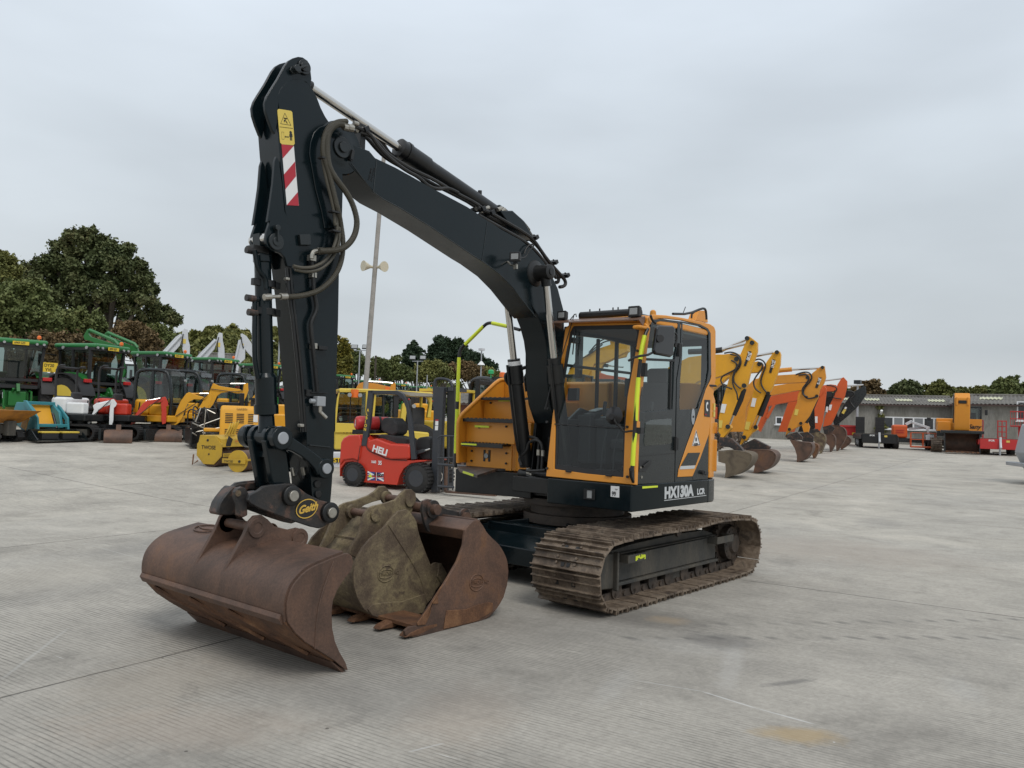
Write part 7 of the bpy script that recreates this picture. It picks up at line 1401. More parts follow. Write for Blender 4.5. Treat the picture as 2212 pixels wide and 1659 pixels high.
    b = MB(); b.bar((.85, .8, 2.6), (.95, 1.35, 2.65), .03, .03); b.box((.97, 1.38, 2.4), (.07, .16, .45)); b.build('mirror', 'plastic', t, bevel=.02)
    b = MB(); b.cyl((.95, -.55, 1.3), (.95, -.55, 3.0), .05, seg=12); b.build('exhaust', 'black', t)
    b = MB()
    for s in (.38, -.38): b.bar((-.6, s, .75), (-1.25, s*1.15, .62), .07, .06); b.tube([V(-.55, s, 1.25), V(-.95, s*1.1, 1.2), V(-.98, s*1.1, .7)], .035, 8)
    b.bar((-.6, 0, 1.15), (-.98, 0, 1.35), .10, .30); b.tube([V(-.6, .15, .9), V(-1.0, .15, 1.3)], .04, 8); b.build('lift_linkage', 'green', t)
    b = MB(); b.tube([V(-.9, .44, 1.15), V(-.95, .44, .95)], .03, 8); b.cut(); b.tube([V(-.9, -.44, 1.15), V(-.95, -.44, .95)], .03, 8); b.build('lift_ram', 'chrome', t)
    return t
TR = make_tractor(); TL = []
for i, (px, d, rot, lab) in enumerate(((24, 34, 10, 'green tractor at the left edge seen straight from behind'), (193, 34, 44, 'green tractor nearest the left edge turned to show its big yellow hub'), (343, 39, 46, 'green tractor with raised green loader arms'), (455, 43, 46, 'green tractor right of the one with loader arms, under the grey booms'),
        (560, 48, 46, 'green tractor half hidden by the bucket cylinder of the main excavator'), (655, 54, 46, 'green tractor behind the stick of the main excavator'), (727, 60, 46, 'green tractor roof just right of the main excavator stick'), (792, 69, 46, 'green tractor roof beside the loudspeaker pole'), (852, 74, 46, 'green tractor roof right of the pole over the yellow digger arm'), (908, 79, 46, 'green tractor roof left of the forklift mast, last of the line'))):
    p, a = axes(px, d, math.pi+R_(rot)); TL.append(place(TR, p, a, lab, first=(i == 0)))
    TL[-1]['category'] = 'tractor'
t = TL[0]; b = MB(); b.box((-.75, -1.0, 2.12), (.03, .46, .34)); b.build('fender_plate', 'plate', t); text('DY20', V(-.77, -.80, 2.14), (0, -1, 0), (0, 0, 1), .15, 'decalk', t, world=False, bold=.02, sx=.9); text('YVL', V(-.77, -.84, 1.98), (0, -1, 0), (0, 0, 1), .15, 'decalk', t, world=False, bold=.02, sx=.9)
class Pl:                                  # vertical plane through a ground point, running along the picture
    def __init__(s, px, d, turn=0, z_=RM, o=None, e=None):
        s.o = at(px, d) if o is None else o; v = (s.o-CAM); v.z = 0; v.normalize(); r = V(v.y, -v.x, 0)
        s.e = (Matrix.Rotation(R_(turn), 3, 'Z') @ r) if e is None else e
        s.n = V(-s.e.y, s.e.x, 0); s.n = s.n if s.n.dot(CAM-s.o) > 0 else -s.n; s.z = z_
    def P(s, pts, off=0): return [on_pl(p, s.o+s.n*off, s.n) for p in s.z(*pts)]
L3 = TL[2]; K = Pl(300, 40, -20, RA); RINV[L3.name] = (Matrix.Translation(L3.location) @ Matrix.Rotation(L3.rotation_euler.z, 4, 'Z')).inverted()
def larm(off, pts, pt2):
    b = MB(); q = K.P(pts, off); b.prism(q, -K.n*.16); a = b.build('loader_arm', 'green', L3, world=True, bevel=.02); b = MB(); b.tube(K.P(pt2, off), .07, 8); b.build('loader_ram', 'greenl', a, world=True)
larm(.5, [(1095, 145), (1120, 160), (1110, 200), (1140, 240), (1430, 335), (1500, 370), (1545, 500), (1580, 690), (1530, 800), (1500, 690), (1455, 480), (1430, 400), (1280, 360), (1130, 295), (1060, 280), (1045, 235)], [(1120, 155), (1440, 290), (1490, 345)])
larm(-.7, [(1330, 180), (1360, 190), (1380, 240), (1600, 330), (1720, 370), (1760, 480), (1800, 700), (1760, 720), (1700, 520), (1660, 430), (1540, 380), (1340, 280), (1310, 210)], [(1350, 188), (1690, 330), (1730, 380)])
# pale grey excavators behind the tractors
def grey(lab, px, d, boom, stick, ram):
    pl = Pl(px, d); root = pl.o-pl.e*3.2; root.z = ground_z(root.x, root.y); t = thing('grey_excavator', lab, 'excavator', root, math.atan2(pl.e.y, pl.e.x), 'pale grey excavators behind the tractors'); tracks_body(t, 'whiteg', 1.05)
    b = MB(); b.prism(pl.P(boom, .2), -pl.n*.4); b.build('boom', 'whiteg', t, world=True, bevel=.02); b = MB(); b.prism(pl.P(stick, .15), -pl.n*.3); sk_ = b.build('stick', 'whiteg', t, world=True, bevel=.02)
    b = MB(); b.tube(pl.P(ram, .3), .07, 8); b.build('ram', 'whiteg', t, world=True); c = pl.P([stick[1]], .16)[0]; b = MB(); b.box(c-V(0, 0, .9), (.02, .25, .32), Matrix.Rotation(math.atan2(pl.n.y, pl.n.x), 3, 'Z')); b.build('warning_sticker', 'decaly', sk_, world=True)
    b = MB(); h = [(x_+8, y_+30) for x_, y_ in (stick[0], stick[-1], stick[-2])]; b.tube(pl.P(h, .25), .035, 6, 1); b.build('hose', 'hose', sk_, world=True)
grey('pale grey excavator behind the tractors, leftmost of the three folded grey arms', 395, 60, [(235, 420), (240, 375), (310, 300), (400, 200), (450, 168), (472, 190), (445, 290), (380, 360), (330, 420), (280, 560), (200, 560)], [(470, 140), (492, 112), (525, 125), (530, 230), (548, 290), (545, 460), (500, 450), (482, 380), (458, 280), (462, 190)], [(270, 390), (455, 190)])
grey('pale grey excavator behind the tractors, middle one of the three folded grey arms', 485, 62, [(600, 460), (608, 418), (680, 340), (760, 262), (800, 220), (835, 240), (800, 330), (740, 400), (690, 460), (640, 580), (570, 580)], [(838, 175), (850, 155), (886, 165), (888, 240), (906, 320), (908, 480), (845, 470), (830, 330), (822, 240)], [(635, 430), (815, 235)])
grey('pale grey excavator behind the tractors, rightmost grey arm with a drooping curved stick', 545, 62, [(985, 520), (1030, 330), (1050, 235), (1078, 228), (1095, 300), (1122, 325), (1118, 430), (1060, 480), (1040, 620), (960, 620)], [(1072, 172), (1090, 166), (1130, 190), (1185, 265), (1200, 330), (1255, 385), (1262, 520), (1235, 500), (1200, 420), (1140, 360), (1095, 290), (1078, 230)], [(1010, 480), (1060, 260)])

# ------------------------------------------------------------------ compact machines in front of the tractors
def make_mini(nm, lab, px, d, head, col, cab, pl_turn, boom, stick, rams, bucket, z_, cabcol='dark2', grp='small excavators along the left', cabz=2.25, plx=None, bw=.5, bmat='rust', bo=0):
    p, a = axes(px, d, R_(head)); t = thing(nm, lab, 'mini excavator', p, a, grp)
    for sy in (1, -1):
        b = MB(); r = .23; cx = .72; yc = sy*.48; pth = [(cx+r*math.cos(R_(q)), r+r*math.sin(R_(q))) for q in range(-90, 91, 18)] + [(-cx+r*math.cos(R_(q)), r+r*math.sin(R_(q))) for q in range(90, 271, 18)]
        b.frame([V(x, yc-.14, z) for x, z in pth], [V(x*.94, yc-.14, r+(z-r)*.8) for x, z in pth], V(0, .28, 0)); P_ = [V(x, yc, z) for x, z in pth]
        for i in range(len(P_)):
            p0, p1 = P_[i], P_[(i+1) % len(P_)]; m_ = max(1, int((p1-p0).length/.09))
            for k in range(m_): c = p0.lerp(p1, (k+.5)/m_); dd_ = (p1-p0).normalized(); b.box(c, (.03, .28, .04), Matrix((dd_, V(0, 1, 0), V(dd_.z, 0, -dd_.x))).transposed())
        b.build('track', 'rubber', t); b = MB(); b.box((0, yc, r), (1.3, .16, .2)); b.build('track_frame', 'dustysteel', t, bevel=.02)
    b = MB(); b.box((1.15, 0, .2), (.08, 1.3, .34)); b.build('dozer_blade', 'dark2', t, bevel=.01); b = MB(); b.box((.1, 0, .40), (1.9, .5, .16)); b.cyl((0, 0, .4), (0, 0, .56), .3); b.build('centre_frame', 'black', t)
    b = MB(); b.prism([V(.55, -.55, .56), V(.75, 0, .56), V(.55, .55, .56), V(-.5, .60, .56), V(-.85, .3, .56), V(-.85, -.3, .56), V(-.5, -.60, .56)], V(0, 0, .22)); b.build('deck', col if cab else 'black', t, bevel=.04)
    b = MB(); b.prism([V(-.15, -.55, .785), V(-.15, .58, .785), V(-.5, .58, .785), V(-.83, .3, .785), V(-.83, -.3, .785), V(-.5, -.58, .785)], V(0, 0, .5)); b.build('engine_cover', col, t, bevel=.09, seg=3)
    b = MB(); b.box((.15, -.38, .95), (.6, .28, .36)); b.build('side_tank', col, t, bevel=.06, seg=3)
    if cab:
        b = MB(); y0, y1 = -.42, .50
        for y in (y0, y1): b.tube([V(.52, y, .8), V(.56, y, 1.4), V(.42, y, cabz-.12), V(.2, y, cabz), V(-.5, y, cabz), V(-.68, y, cabz-.15), V(-.70, y, 1.0)], .06, 8, 1); b.tube([V(-.1, y, .8), V(-.1, y, cabz)], .05, 8)
        b.box((-.12, (y0+y1)/2, cabz+.02), (.85, y1-y0+.06, .07)); b.box((.54, (y0+y1)/2, .95), (.05, y1-y0, .34)); b.box((-.1, y1, 1.0), (1.2, .05, .42)); cf = b.build('cab', cabcol, t, bevel=.02)
        b = MB(); b.box((-.08, (y0+y1)/2, (cabz+1.15)/2), (1.16, y1-y0-.02, cabz-1.2)); b.build('cab_glass', 'glassd', cf); b = MB(); b.cyl((.5, .5, cabz-.3), (.56, .5, cabz-.3), .05, seg=10); b.build('work_light', 'lamp', cf)
    else:
        b = MB()
        for y in (-.45, .45): b.tube([V(-.55, y, 1.0), V(-.60, y, cabz-.2), V(-.50, y, cabz), V(-.3, y, cabz)], .035, 8, 1)
        b.tube([V(-.55, -.45, cabz-.05), V(-.55, .45, cabz-.05)], .035, 8); b.tube([V(-.58, -.45, 1.3), V(-.58, .45, 1.3)], .025, 8); b.build('roll_frame', 'plastic', t)
        b = MB(); b.box((.0, .02, .95), (.45, .45, .14)); b.box((-.22, .02, 1.22), (.12, .44, .46)); b.build('seat', 'seat', t, bevel=.06, seg=3); b = MB(); b.tube([V(.35, .25, .8), V(.4, .25, 1.2)], .02, 6); b.cut(); b.tube([V(.35, -.25, .8), V(.4, -.25, 1.2)], .02, 6); b.build('lever', 'black', t)
    K = Pl(plx or px, d-.4, pl_turn, z_)
    b = MB(); b.prism(K.P(boom, .09), -K.n*.18); bm = b.build('boom', col, t, world=True, bevel=.015); b = MB(); b.prism(K.P(stick, .07), -K.n*.14); b.build('stick', col, t, world=True, bevel=.012)
    for (q0, q1, m_) in rams: b = MB(); b.tube(K.P([q0, q1], .0), .024, 8); b.build('ram', m_, t, world=True)
    for i in range(0): pass
    b = MB(); b.tube(K.P([boom[1], boom[len(boom)//2], stick[0]], .13), .014, 6, 2); b.build('hose', 'hose', bm, world=True)
    if bucket: spare(bucket, bw, bmat, t, d)
    return t
def spare(pt, w, mat, parent=None, d=None, lab=None, grp=None, h=.36, z_=RA, turn=0, dep=.34):
    p = gp(z_(pt)[0]); v = V(CAM.x-p.x, CAM.y-p.y, 0).normalized(); a = math.atan2(v.y, v.x)+R_(turn)
    if parent is None: t = thing('spare_bucket', lab, 'bucket', p, a, grp); rt_ = t
    else: t = parent; rt_ = None
    Mx = Matrix.Translation(p) @ Matrix.Rotation(a, 4, 'Z')
    prof = [Mx @ V(x, -w/2, z) for x, z in ((-.05, h*1.02), (.10, h), (dep*.62, h*.86), (dep*.9, h*.6), (dep, h*.32), (dep*.93, .0))]; ax = (Mx.to_3x3() @ V(0, w, 0))
    b = MB(); b.strip(prof, ax, .02); bk = b.build('bucket' if parent else 'shell', mat, t, world=True, sharp=70)
    ins = [Mx @ V(x, -w/2, z) for x, z in ((.05, h*.2), (-.08, h*.6))]
    b = MB(); b.prism(prof+ins, ax.normalized()*.02); b.cut(); b.prism([q+ax for q in prof+ins], -ax.normalized()*.02); b.build('end_plate', mat, bk, world=True)
    b = MB(); b.prism([Mx @ V(x, -.07, z) for x, z in ((-.05, h), (.12, h*.98), (.08, h*1.45), (-.02, h*1.5))], Mx.to_3x3() @ V(0, .14, 0)); b.build('lug', mat, bk, world=True)
    return t
gB = 'loose buckets lying by the small excavators'
make_mini('mini_excavator', 'orange small excavator with black cab, nearest and leftmost of the three cabbed ones', 348, 29, 62, 'yellow', True, 0, [(345, 1130), (345, 1060), (385, 1040), (410, 960), (450, 870), (510, 788), (540, 775), (640, 812), (705, 828), (712, 855), (640, 852), (590, 850), (535, 880), (500, 950), (470, 1040), (440, 1090), (390, 1125)], [(735, 795), (765, 780), (775, 830), (755, 900), (700, 985), (650, 1002), (615, 985), (625, 955), (670, 890), (695, 840)], [((540, 790), (650, 790), 'yellow'), ((650, 789), (742, 789), 'chrome'), ((430, 1080), (490, 950), 'yellow'), ((490, 950), (528, 895), 'chrome')], None, RM, plx=400)
make_mini('mini_excavator', 'orange small excavator with black cab in the middle of the three cabbed ones', 412, 31.5, 66, 'yellow', True, 0, [(740, 800), (760, 740), (790, 680), (812, 690), (850, 710), (960, 728), (1060, 742), (1095, 760), (1085, 785), (1040, 790), (960, 770), (870, 785), (830, 815), (790, 900), (740, 960), (690, 1000), (700, 900)], [(1105, 690), (1150, 680), (1155, 760), (1130, 830), (1090, 890), (1065, 970), (1042, 960), (1050, 880), (1075, 810), (1100, 750)], [((800, 690), (970, 688), 'black'), ((970, 687), (1120, 687), 'chrome')], None, RM, plx=470)
make_mini('mini_excavator', 'orange small excavator with black cab furthest right of the three, half behind the bucket cylinder', 512, 34, 66, 'yellow', True, 0, [(1120, 980), (1150, 890), (1210, 810), (1260, 770), (1400, 780), (1420, 810), (1300, 830), (1220, 880), (1180, 960)], [(1400, 760), (1440, 770), (1430, 900), (1400, 960), (1380, 860)], [], None, RM, plx=580)
make_mini('mini_excavator', 'red small excavator with open roll frame, arm folded over a rusty bucket', 266, 28.6, 58, 'red', False, 0, [(1640, 1350), (1650, 1300), (1700, 1220), (1760, 1130), (1790, 1085), (1850, 1040), (1900, 1035), (2010, 1020), (2050, 1030), (2040, 1060), (1960, 1075), (1880, 1100), (1810, 1180), (1740, 1260), (1700, 1330)], [(2030, 1005), (2080, 995), (2110, 1060), (2115, 1110), (2090, 1120), (2095, 1200), (2085, 1330), (2040, 1345), (2025, 1280), (2030, 1180), (2020, 1080)], [((1830, 1050), (2045, 1010), 'chrome'), ((1750, 1180), (1860, 1080), 'red')], (2110, 1555), RA, cabz=2.3, plx=320, bw=.82)
make_mini('mini_excavator', 'white small excavator with folded white arm and open roll frame', 176, 28.4, 52, 'white', False, 0, [(1095, 1330), (1110, 1290), (1150, 1230), (1180, 1160), (1165, 1110), (1220, 1070), (1250, 1080), (1380, 1045), (1400, 1070), (1380, 1100), (1290, 1130), (1240, 1160), (1200, 1230), (1150, 1310), (1120, 1340)], [(1390, 1035), (1430, 1025), (1470, 1080), (1460, 1110), (1430, 1140), (1425, 1300), (1400, 1370), (1370, 1370), (1375, 1200), (1385, 1100)], [((1220, 1085), (1400, 1045), 'whiteg')], (1480, 1570), RA, cabz=2.25, plx=220, bw=.78)
for x, w, lab in ((1120, .34, 'small rusty loose bucket, leftmost beside the white small excavator'), (1205, .42, 'rusty loose bucket second from the left by the white small excavator'), (1290, .34, 'rusty loose bucket touching the white digger bucket on its left')): spare((x, 1535), w, 'rust', lab=lab, grp=gB, h=.34, turn=35)
for x, w, lab in ((1690, .4, 'rusty loose bucket left of the red small excavator bucket'), (1800, .55, 'long rusty loose bucket just behind the red digger bucket')): spare((x, 1525), w, 'rust', lab=lab, grp=gB, h=.32, turn=30)
# white name on the pale arm is left small
# teal compact loader: profile traced from its left side
p, a = axes(92, 28, R_(30)); t = thing('compact_loader', 'teal and yellow compact loader with a black bucket holding two yellow topped boxes', 'skid steer loader', p, a, None); t.scale = (.8, .8, .8)
b = MB(); b.prism([V(.55, -.52, .45), V(.35, -.52, 1.05), V(-.15, -.52, 1.38), V(-.85, -.52, 1.38), V(-1.0, -.52, 1.1), V(-.7, -.52, .5), V(-.3, -.52, .3)], V(0, .12, 0)); b.cut(); b.prism([V(.55, .40, .45), V(.35, .40, 1.05), V(-.15, .40, 1.38), V(-.85, .40, 1.38), V(-1.0, .40, 1.1), V(-.7, .40, .5), V(-.3, .40, .3)], V(0, .12, 0)); b.build('side_panel', 'teal', t, bevel=.03)
b = MB(); b.prism([V(.35, -.39, .5), V(-.1, -.39, 1.05), V(-.2, -.39, 1.30), V(-.8, -.39, 1.30), V(-.8, -.39, .4)], V(0, .78, 0)); b.build('body', 'yellow', t, bevel=.03)
for s in (-.60, .53): b = MB(); b.prism([V(.80, s, .35), V(.70, s, .85), V(-.1, s, 1.45), V(-.25, s, 1.45), V(-.2, s, 1.30), V(.55, s, .75), V(.62, s, .35)], V(0, .08, 0)); b.build('lift_arm', 'teal', t, bevel=.02)
b = MB(); b.box((-.12, 0, 1.36), (.12, 1.1, .12)); b.cut(); b.box((.70, 0, .55), (.10, 1.1, .12)); b.build('cross_tube', 'teal', t, bevel=.02); b = MB(); b.cyl((.45, .12, 1.0), (.75, .12, .45), .05, seg=12); b.build('tilt_ram', 'black', t)
b = MB(); b.box((.1, -.66, .82), (.45, .02, .22), Matrix.Rotation(R_(40), 3, 'Y')); b.cut(); b.box((.0, -.645, .55), (.35, .02, .3), Matrix.Rotation(R_(20), 3, 'Y')); b.cut(); b.box((.1, .62, .82), (.45, .02, .22), Matrix.Rotation(R_(40), 3, 'Y')); b.build('yellow_panel', 'yellow', t)
for s in (-.66, .42): b = MB(); b.frame([V(x, s, z) for x, z in ((-.9, .12), (-.8, 0), (.5, 0), (.65, .14), (.5, .32), (-.6, .36), (-.9, .25))], [V(x, s, z) for x, z in ((-.8, .12), (-.74, .06), (.46, .06), (.56, .14), (.46, .26), (-.58, .29), (-.8, .22))], V(0, .24, 0)); b.box((-.15, s+.12, .16), (1.2, .14, .2)); b.build('track', 'rubber', t, bevel=.01)
b = MB(); q = [V(.82, -.95, .42), V(.80, -.95, .10), V(.9, -.95, .02), V(1.45, -.95, .02)]; b.strip(q, V(0, 1.9, 0), .03); bk = b.build('bucket', 'dark2', t)
b = MB()
for s in (-.95, .92): b.prism([V(.80, s, .42), V(.80, s, .05), V(1.45, s, .03), V(.98, s, .40)], V(0, .03, 0)); b.cut()
b.build('bucket_side', 'dark2', bk)
for y, lab in ((-.38, 'left of two yellow lidded black boxes in the compact loader bucket'), (.38, 'right of two yellow lidded black boxes in the compact loader bucket')):
    q = Matrix.Translation(p) @ Matrix.Rotation(a, 4, 'Z') @ V(.90, y*.8, .04); bx_ = thing('parts_box', lab, 'box', q, a, 'yellow lidded boxes in the loader bucket'); bx_.scale = (.8, .8, .8); b = MB(); b.box((0, 0, .12), (.25, .6, .22)); b.build('base', 'plastic', bx_, bevel=.02); b = MB(); b.box((0, 0, .265), (.28, .66, .07)); b.build('lid', 'lemon', bx_, bevel=.025)
# orange tracked dumper
p, a = axes(-8, 27.4, R_(35)); t = thing('tracked_dumper', 'rusty orange tracked dumper with open skip at the left edge', 'dumper', p, a); t.scale = (.85, .85, .85)
b = MB(); lo_, hi_ = [(-.5, -.45), (.55, -.45), (.55, .45), (-.5, .45)], [(-.95, -.78), (1.15, -.78), (1.15, .78), (-.95, .78)]
vs = [V(x, y, .62) for x, y in lo_] + [V(x, y, 1.05) for x, y in hi_] + [V(x*.93, y*.93, 1.04) for x, y in hi_] + [V(x*.93, y*.93, .68) for x, y in lo_]; b.add(vs, [(0, 3, 2, 1)] + [(i, (i+1) % 4, 4+(i+1) % 4, 4+i) for i in range(4)] + [(4+i, 4+(i+1) % 4, 8+(i+1) % 4, 8+i) for i in range(4)] + [(8+i, 8+(i+1) % 4, 12+(i+1) % 4, 12+i) for i in range(4)] + [(12, 13, 14, 15)]); b.build('skip', paint('worn_orange_skip', (.48, .20, .03), .6, .75, (.12, .06, .03), scale=2.5), t)
b = MB(); b.box((.7, 0, .45), (.25, .3, .5)); b.box((-.1, 0, .42), (1.4, .6, .3)); b.build('chassis', 'dustysteel', t, bevel=.02)
for s in (-.52, .30): b = MB(); b.frame([V(x, s, z) for x, z in ((-.9, .15), (-.78, 0), (.6, 0), (.75, .15), (.62, .36), (-.75, .36), (-.9, .26))], [V(x, s, z) for x, z in ((-.8, .15), (-.72, .06), (.56, .06), (.66, .15), (.56, .3), (-.7, .3), (-.8, .24))], V(0, .24, 0)); [b.cyl((x, s+.02, .14), (x, s+.22, .14), .11, seg=12) for x in (-.55, -.25, .05, .35)]; b.build('track', 'rubber', t)
# ------------------------------------------------------------------ yellow rollers and engine units
def ax2(px, py, turn): o = gp((px, py)); v = (o-CAM); v.z = 0; v.normalize(); r = V(v.y, -v.x, 0); e = Matrix.Rotation(R_(turn), 3, 'Z') @ r; return o, math.atan2(e.y, e.x)
o, a = ax2(450, 1009, 55); t = thing('roller_attachment', 'yellow roller with octagonal lettered end plate, left and taller of the two', 'road roller attachment', o, a)
oct_ = [V(0, math.cos(R_(22.5+45*k))*.38, .42+math.sin(R_(22.5+45*k))*.38) for k in range(8)]
b = MB(); b.prism(oct_, V(.03, 0, 0)); b.cut(); b.prism([q+V(1.35, 0, 0) for q in oct_], V(.03, 0, 0)); b.build('end_plate', 'mustard', t, bevel=.005)
b = MB(); b.prism([V(.03, -.36, .5), V(.03, -.30, .70), V(.03, -.15, .78), V(.03, .3, .78), V(.03, .36, .5)], V(1.32, 0, 0)); b.box((.7, -.37, .30), (1.3, .03, .10)); b.build('hood', 'mustard', t, bevel=.01)
b = MB(); b.cyl((.05, -.02, .27), (1.33, -.02, .27), .27, seg=32); b.build('drum', 'rust', t)
b = MB(); b.box((.30, -.345, .60), (.18, .02, .30), Matrix.Rotation(R_(25), 3, 'Y')); b.cut(); b.box((1.08, -.345, .60), (.14, .02, .30), Matrix.Rotation(R_(10), 3, 'Y')); b.build('rubber_flap', 'plastic', t)
b = MB(); b.cyl((-.012, .05, .66), (0, .05, .66), .03, seg=10); b.cut(); b.cyl((-.012, .0, .32), (0, .0, .32), .02, seg=10); b.build('end_bolt', 'plastic', t); text('TWOSE', V(-.004, .22, .44), (0, -1, 0), (0, 0, 1), .13, 'decalk', t, world=False, bold=.02, sx=.9)
text('BOMAG'[:0]+'ROLLER', V(.55, -.362, .62), (1, 0, 0), (0, .1, 1), .06, 'redc', t, world=False)
b = MB()
for k in range(4): b.tube([V(.35+k*.12, -.2, .78), V(.45+k*.12, -.25, 1.0+.05*k), V(.7+k*.12, -.1, 1.12), V(.95+k*.06, .1, .8)], .022, 6, 2)
b.build('lifting_frame', 'mustard', t); b = MB(); b.tube([V(0, .3, .15), V(-.1, .38, .05), V(-.05, .40, .3)], .02, 6); b.build('tow_hook', 'rusto', t)
o, a = ax2(512, 1020, 58); t = thing('roller_attachment', 'low yellow roller drum with lettered arm bar, right of the octagonal one', 'road roller attachment', o, a)
b = MB(); b.cyl((.02, 0, .26), (1.25, 0, .26), .255, seg=36); b.build('drum', 'rust', t); b = MB(); b.cyl((0, 0, .26), (.03, 0, .26), .262, seg=36); b.build('drum_end', 'mustard', t); b = MB(); b.box((-.03, .08, .26), (.03, .62, .11)); b.box((.62, -.29, .30), (1.3, .03, .05)); b.build('arm_bar', 'mustard', t, bevel=.004); text('TWOSE', V(-.048, .34, .225), (0, -1, 0), (0, 0, 1), .08, 'decalk', t, world=False, sx=.9); b = MB(); b.cyl((-.06, -.08, .26), (-.03, -.08, .26), .03, seg=10); b.build('hub_bolt', 'plastic', t)
p, a = axes(524, 24, R_(-8)); t = thing('diesel_pump', 'yellow louvred engine unit behind the two rollers', 'pump unit', p, a)
b = MB(); b.prism([V(.30, -.56, .25), V(.30, -.56, 1.28), V(.22, -.56, 1.42), V(-.9, -.56, 1.42), V(-.9, -.56, .25)], V(0, 1.12, 0)); bd = b.build('housing', 'yellow', t, bevel=.06, seg=3)
b = MB()
for (yy, zz) in ((-.28, .95), (.02, .95), (.30, .95), (-.28, .42), (.02, .42), (.30, .42)):
    for k in range(8 if zz < .9 else 6): b.box((.305, yy-.03, zz+k*.048), (.012, .20 if yy < .25 else .14, .022)); b.cut()
b.build('louvre', 'plastic', bd); b = MB(); b.box((.308, .40, 1.08), (.004, .12, .2)); b.build('paper_sticker', 'decalw', bd); text('GARBIN', V(.31, -.12, 1.30), (0, 1, 0), (0, 0, 1), .08, 'decalk', t, world=False); text('GARBINS', V(.31, .10, .83), (0, 1, 0), (0, 0, 1), .08, 'decalk', t, world=False)
b = MB(); b.cyl((-.1, .25, 1.4), (-.1, .25, 1.62), .06, seg=14); b.cyl((-.1, .25, 1.6), (-.1, .25, 1.66), .11, seg=14); b.build('exhaust', 'black', t); b = MB(); b.box((-.3, 0, .14), (1.4, 1.0, .2)); b.build('skid', 'black', t)
p, a = axes(462, 24.5, 0); t = thing('small_engine', 'small black engine with yellow cover on the octagonal roller side', 'engine', p, a)
b = MB(); b.box((0, 0, .45), (.4, .4, .34)); b.cyl((.2, 0, .45), (.26, 0, .45), .14, seg=20); b.box((0, 0, .15), (.4, .36, .3)); b.build('engine_block', 'black', t, bevel=.03); b = MB(); b.box((0, 0, .68), (.44, .5, .10)); b.build('yellow_cover', 'yellow', t, bevel=.03)
p, a = axes(465, 26.5, R_(10)); t = thing('power_unit', 'black skeletal power unit with hoses, behind the yellow rollers', 'power unit', p, a); r = random.Random(4)
b = MB(); b.box((0, 0, .35), (1.3, 1.5, .5)); b.box((-.1, .35, 1.0), (.8, .6, .8)); b.box((.5, -.65, .4), (.3, .25, .75)); b.box((.1, .75, 1.3), (.12, .14, .8)); b.cyl((.3, .1, .6), (.3, .1, 1.35), .11); b.box((.2, -.25, .95), (.5, .45, .5)); b.box((0, .55, .95), (.4, .9, .12)); b.build('engine_body', 'black', t, bevel=.02)
b = MB()
for k in range(9): x, y = r.uniform(.3, .6), r.uniform(-.7, .4); b.tube([V(x, y, r.uniform(.4, .8)), V(x+.1, y+r.uniform(-.2, .2), r.uniform(.9, 1.2)), V(x-.1, y+r.uniform(-.4, .4), r.uniform(1.0, 1.4)), V(x-.2, y+r.uniform(-.3, .5), .7)], .022, 6, 2); b.cut()
b.build('hose', 'hose', t); b = MB()
for k in range(12): b.cyl(V(.62, r.uniform(-.8, .3), r.uniform(.3, 1.2)), V(.70, r.uniform(-.8, .3), r.uniform(.3, 1.2)), .02, seg=6); b.cut()
b.build('fitting', 'zinc', t)
p, a = axes(604, 25, R_(5)); t = thing('yellow_mixer_unit', 'yellow boxed machine seen between the bucket cylinder and the stick', 'machine', p, a)
b = MB(); b.box((0, 0, .75), (1.0, 1.0, .9)); b.box((.1, 0, 1.3), (.6, .7, .35)); b.build('housing', 'yellow', t, bevel=.06, seg=3); b = MB(); b.box((.52, 0, .62), (.04, .8, .2)); b.cut(); b.box((.55, 0, .2), (.1, 1.0, .3)); b.build('grille', 'black', t); b = MB(); b.box((.545, 0, .72), (.01, .5, .09)); b.build('plate', 'decalw', t)
# ------------------------------------------------------------------ red forklift, traced on its near side plane
M['fkgrey'] = paint('forklift_grey_paint', (.028, .032, .040), .45, .2)
g1 = gp(RF((335, 1503))[0]); g2 = gp(RF((950, 1568))[0]); e = (g2-g1); e.z = 0; e.normalize(); FK = Pl(0, 0, 0, RF, o=g1, e=e); wdir = -FK.n
t = thing('forklift', 'red forklift with a red gas bottle behind its seat and dark grey mast', 'forklift', (g1+g2)/2, math.atan2(e.y, e.x))
def fk(name, pts, off, w, mat, par=None, bevel=.015, th=None): b = MB(); b.prism(FK.P(pts, off), wdir*w); return b.build(name, mat, par or t, world=True, bevel=bevel, seg=3)
bd = fk('body', [(225, 1080), (250, 1035), (300, 1008), (400, 1003), (470, 1010), (500, 1050), (700, 1090), (860, 1095), (885, 1110), (890, 1180), (860, 1250), (1050, 1250), (1040, 1262), (900, 1280), (830, 1330), (790, 1400), (765, 1490), (440, 1462), (435, 1380), (400, 1300), (340, 1262), (270, 1270), (225, 1330), (212, 1410), (212, 1260)], -.10, 1.05, 'red', bevel=.05)
fk('counterweight', [(225, 1080), (250, 1035), (300, 1008), (400, 1003), (420, 1060), (410, 1200), (385, 1260), (340, 1240), (250, 1250), (215, 1300), (212, 1260), (216, 1150)], -.06, 1.13, 'red', bd, bevel=.05)
b = MB(); b.tube(FK.P([(470, 1090), (475, 1140), (520, 1175), (600, 1205), (680, 1245), (860, 1250)], -.095), .010, 6, 1); b.cut(); b.tube(FK.P([(412, 1110), (395, 1220), (388, 1270), (430, 1330)], -.055), .007, 6); b.build('panel_gap', 'plastic', bd, world=True)
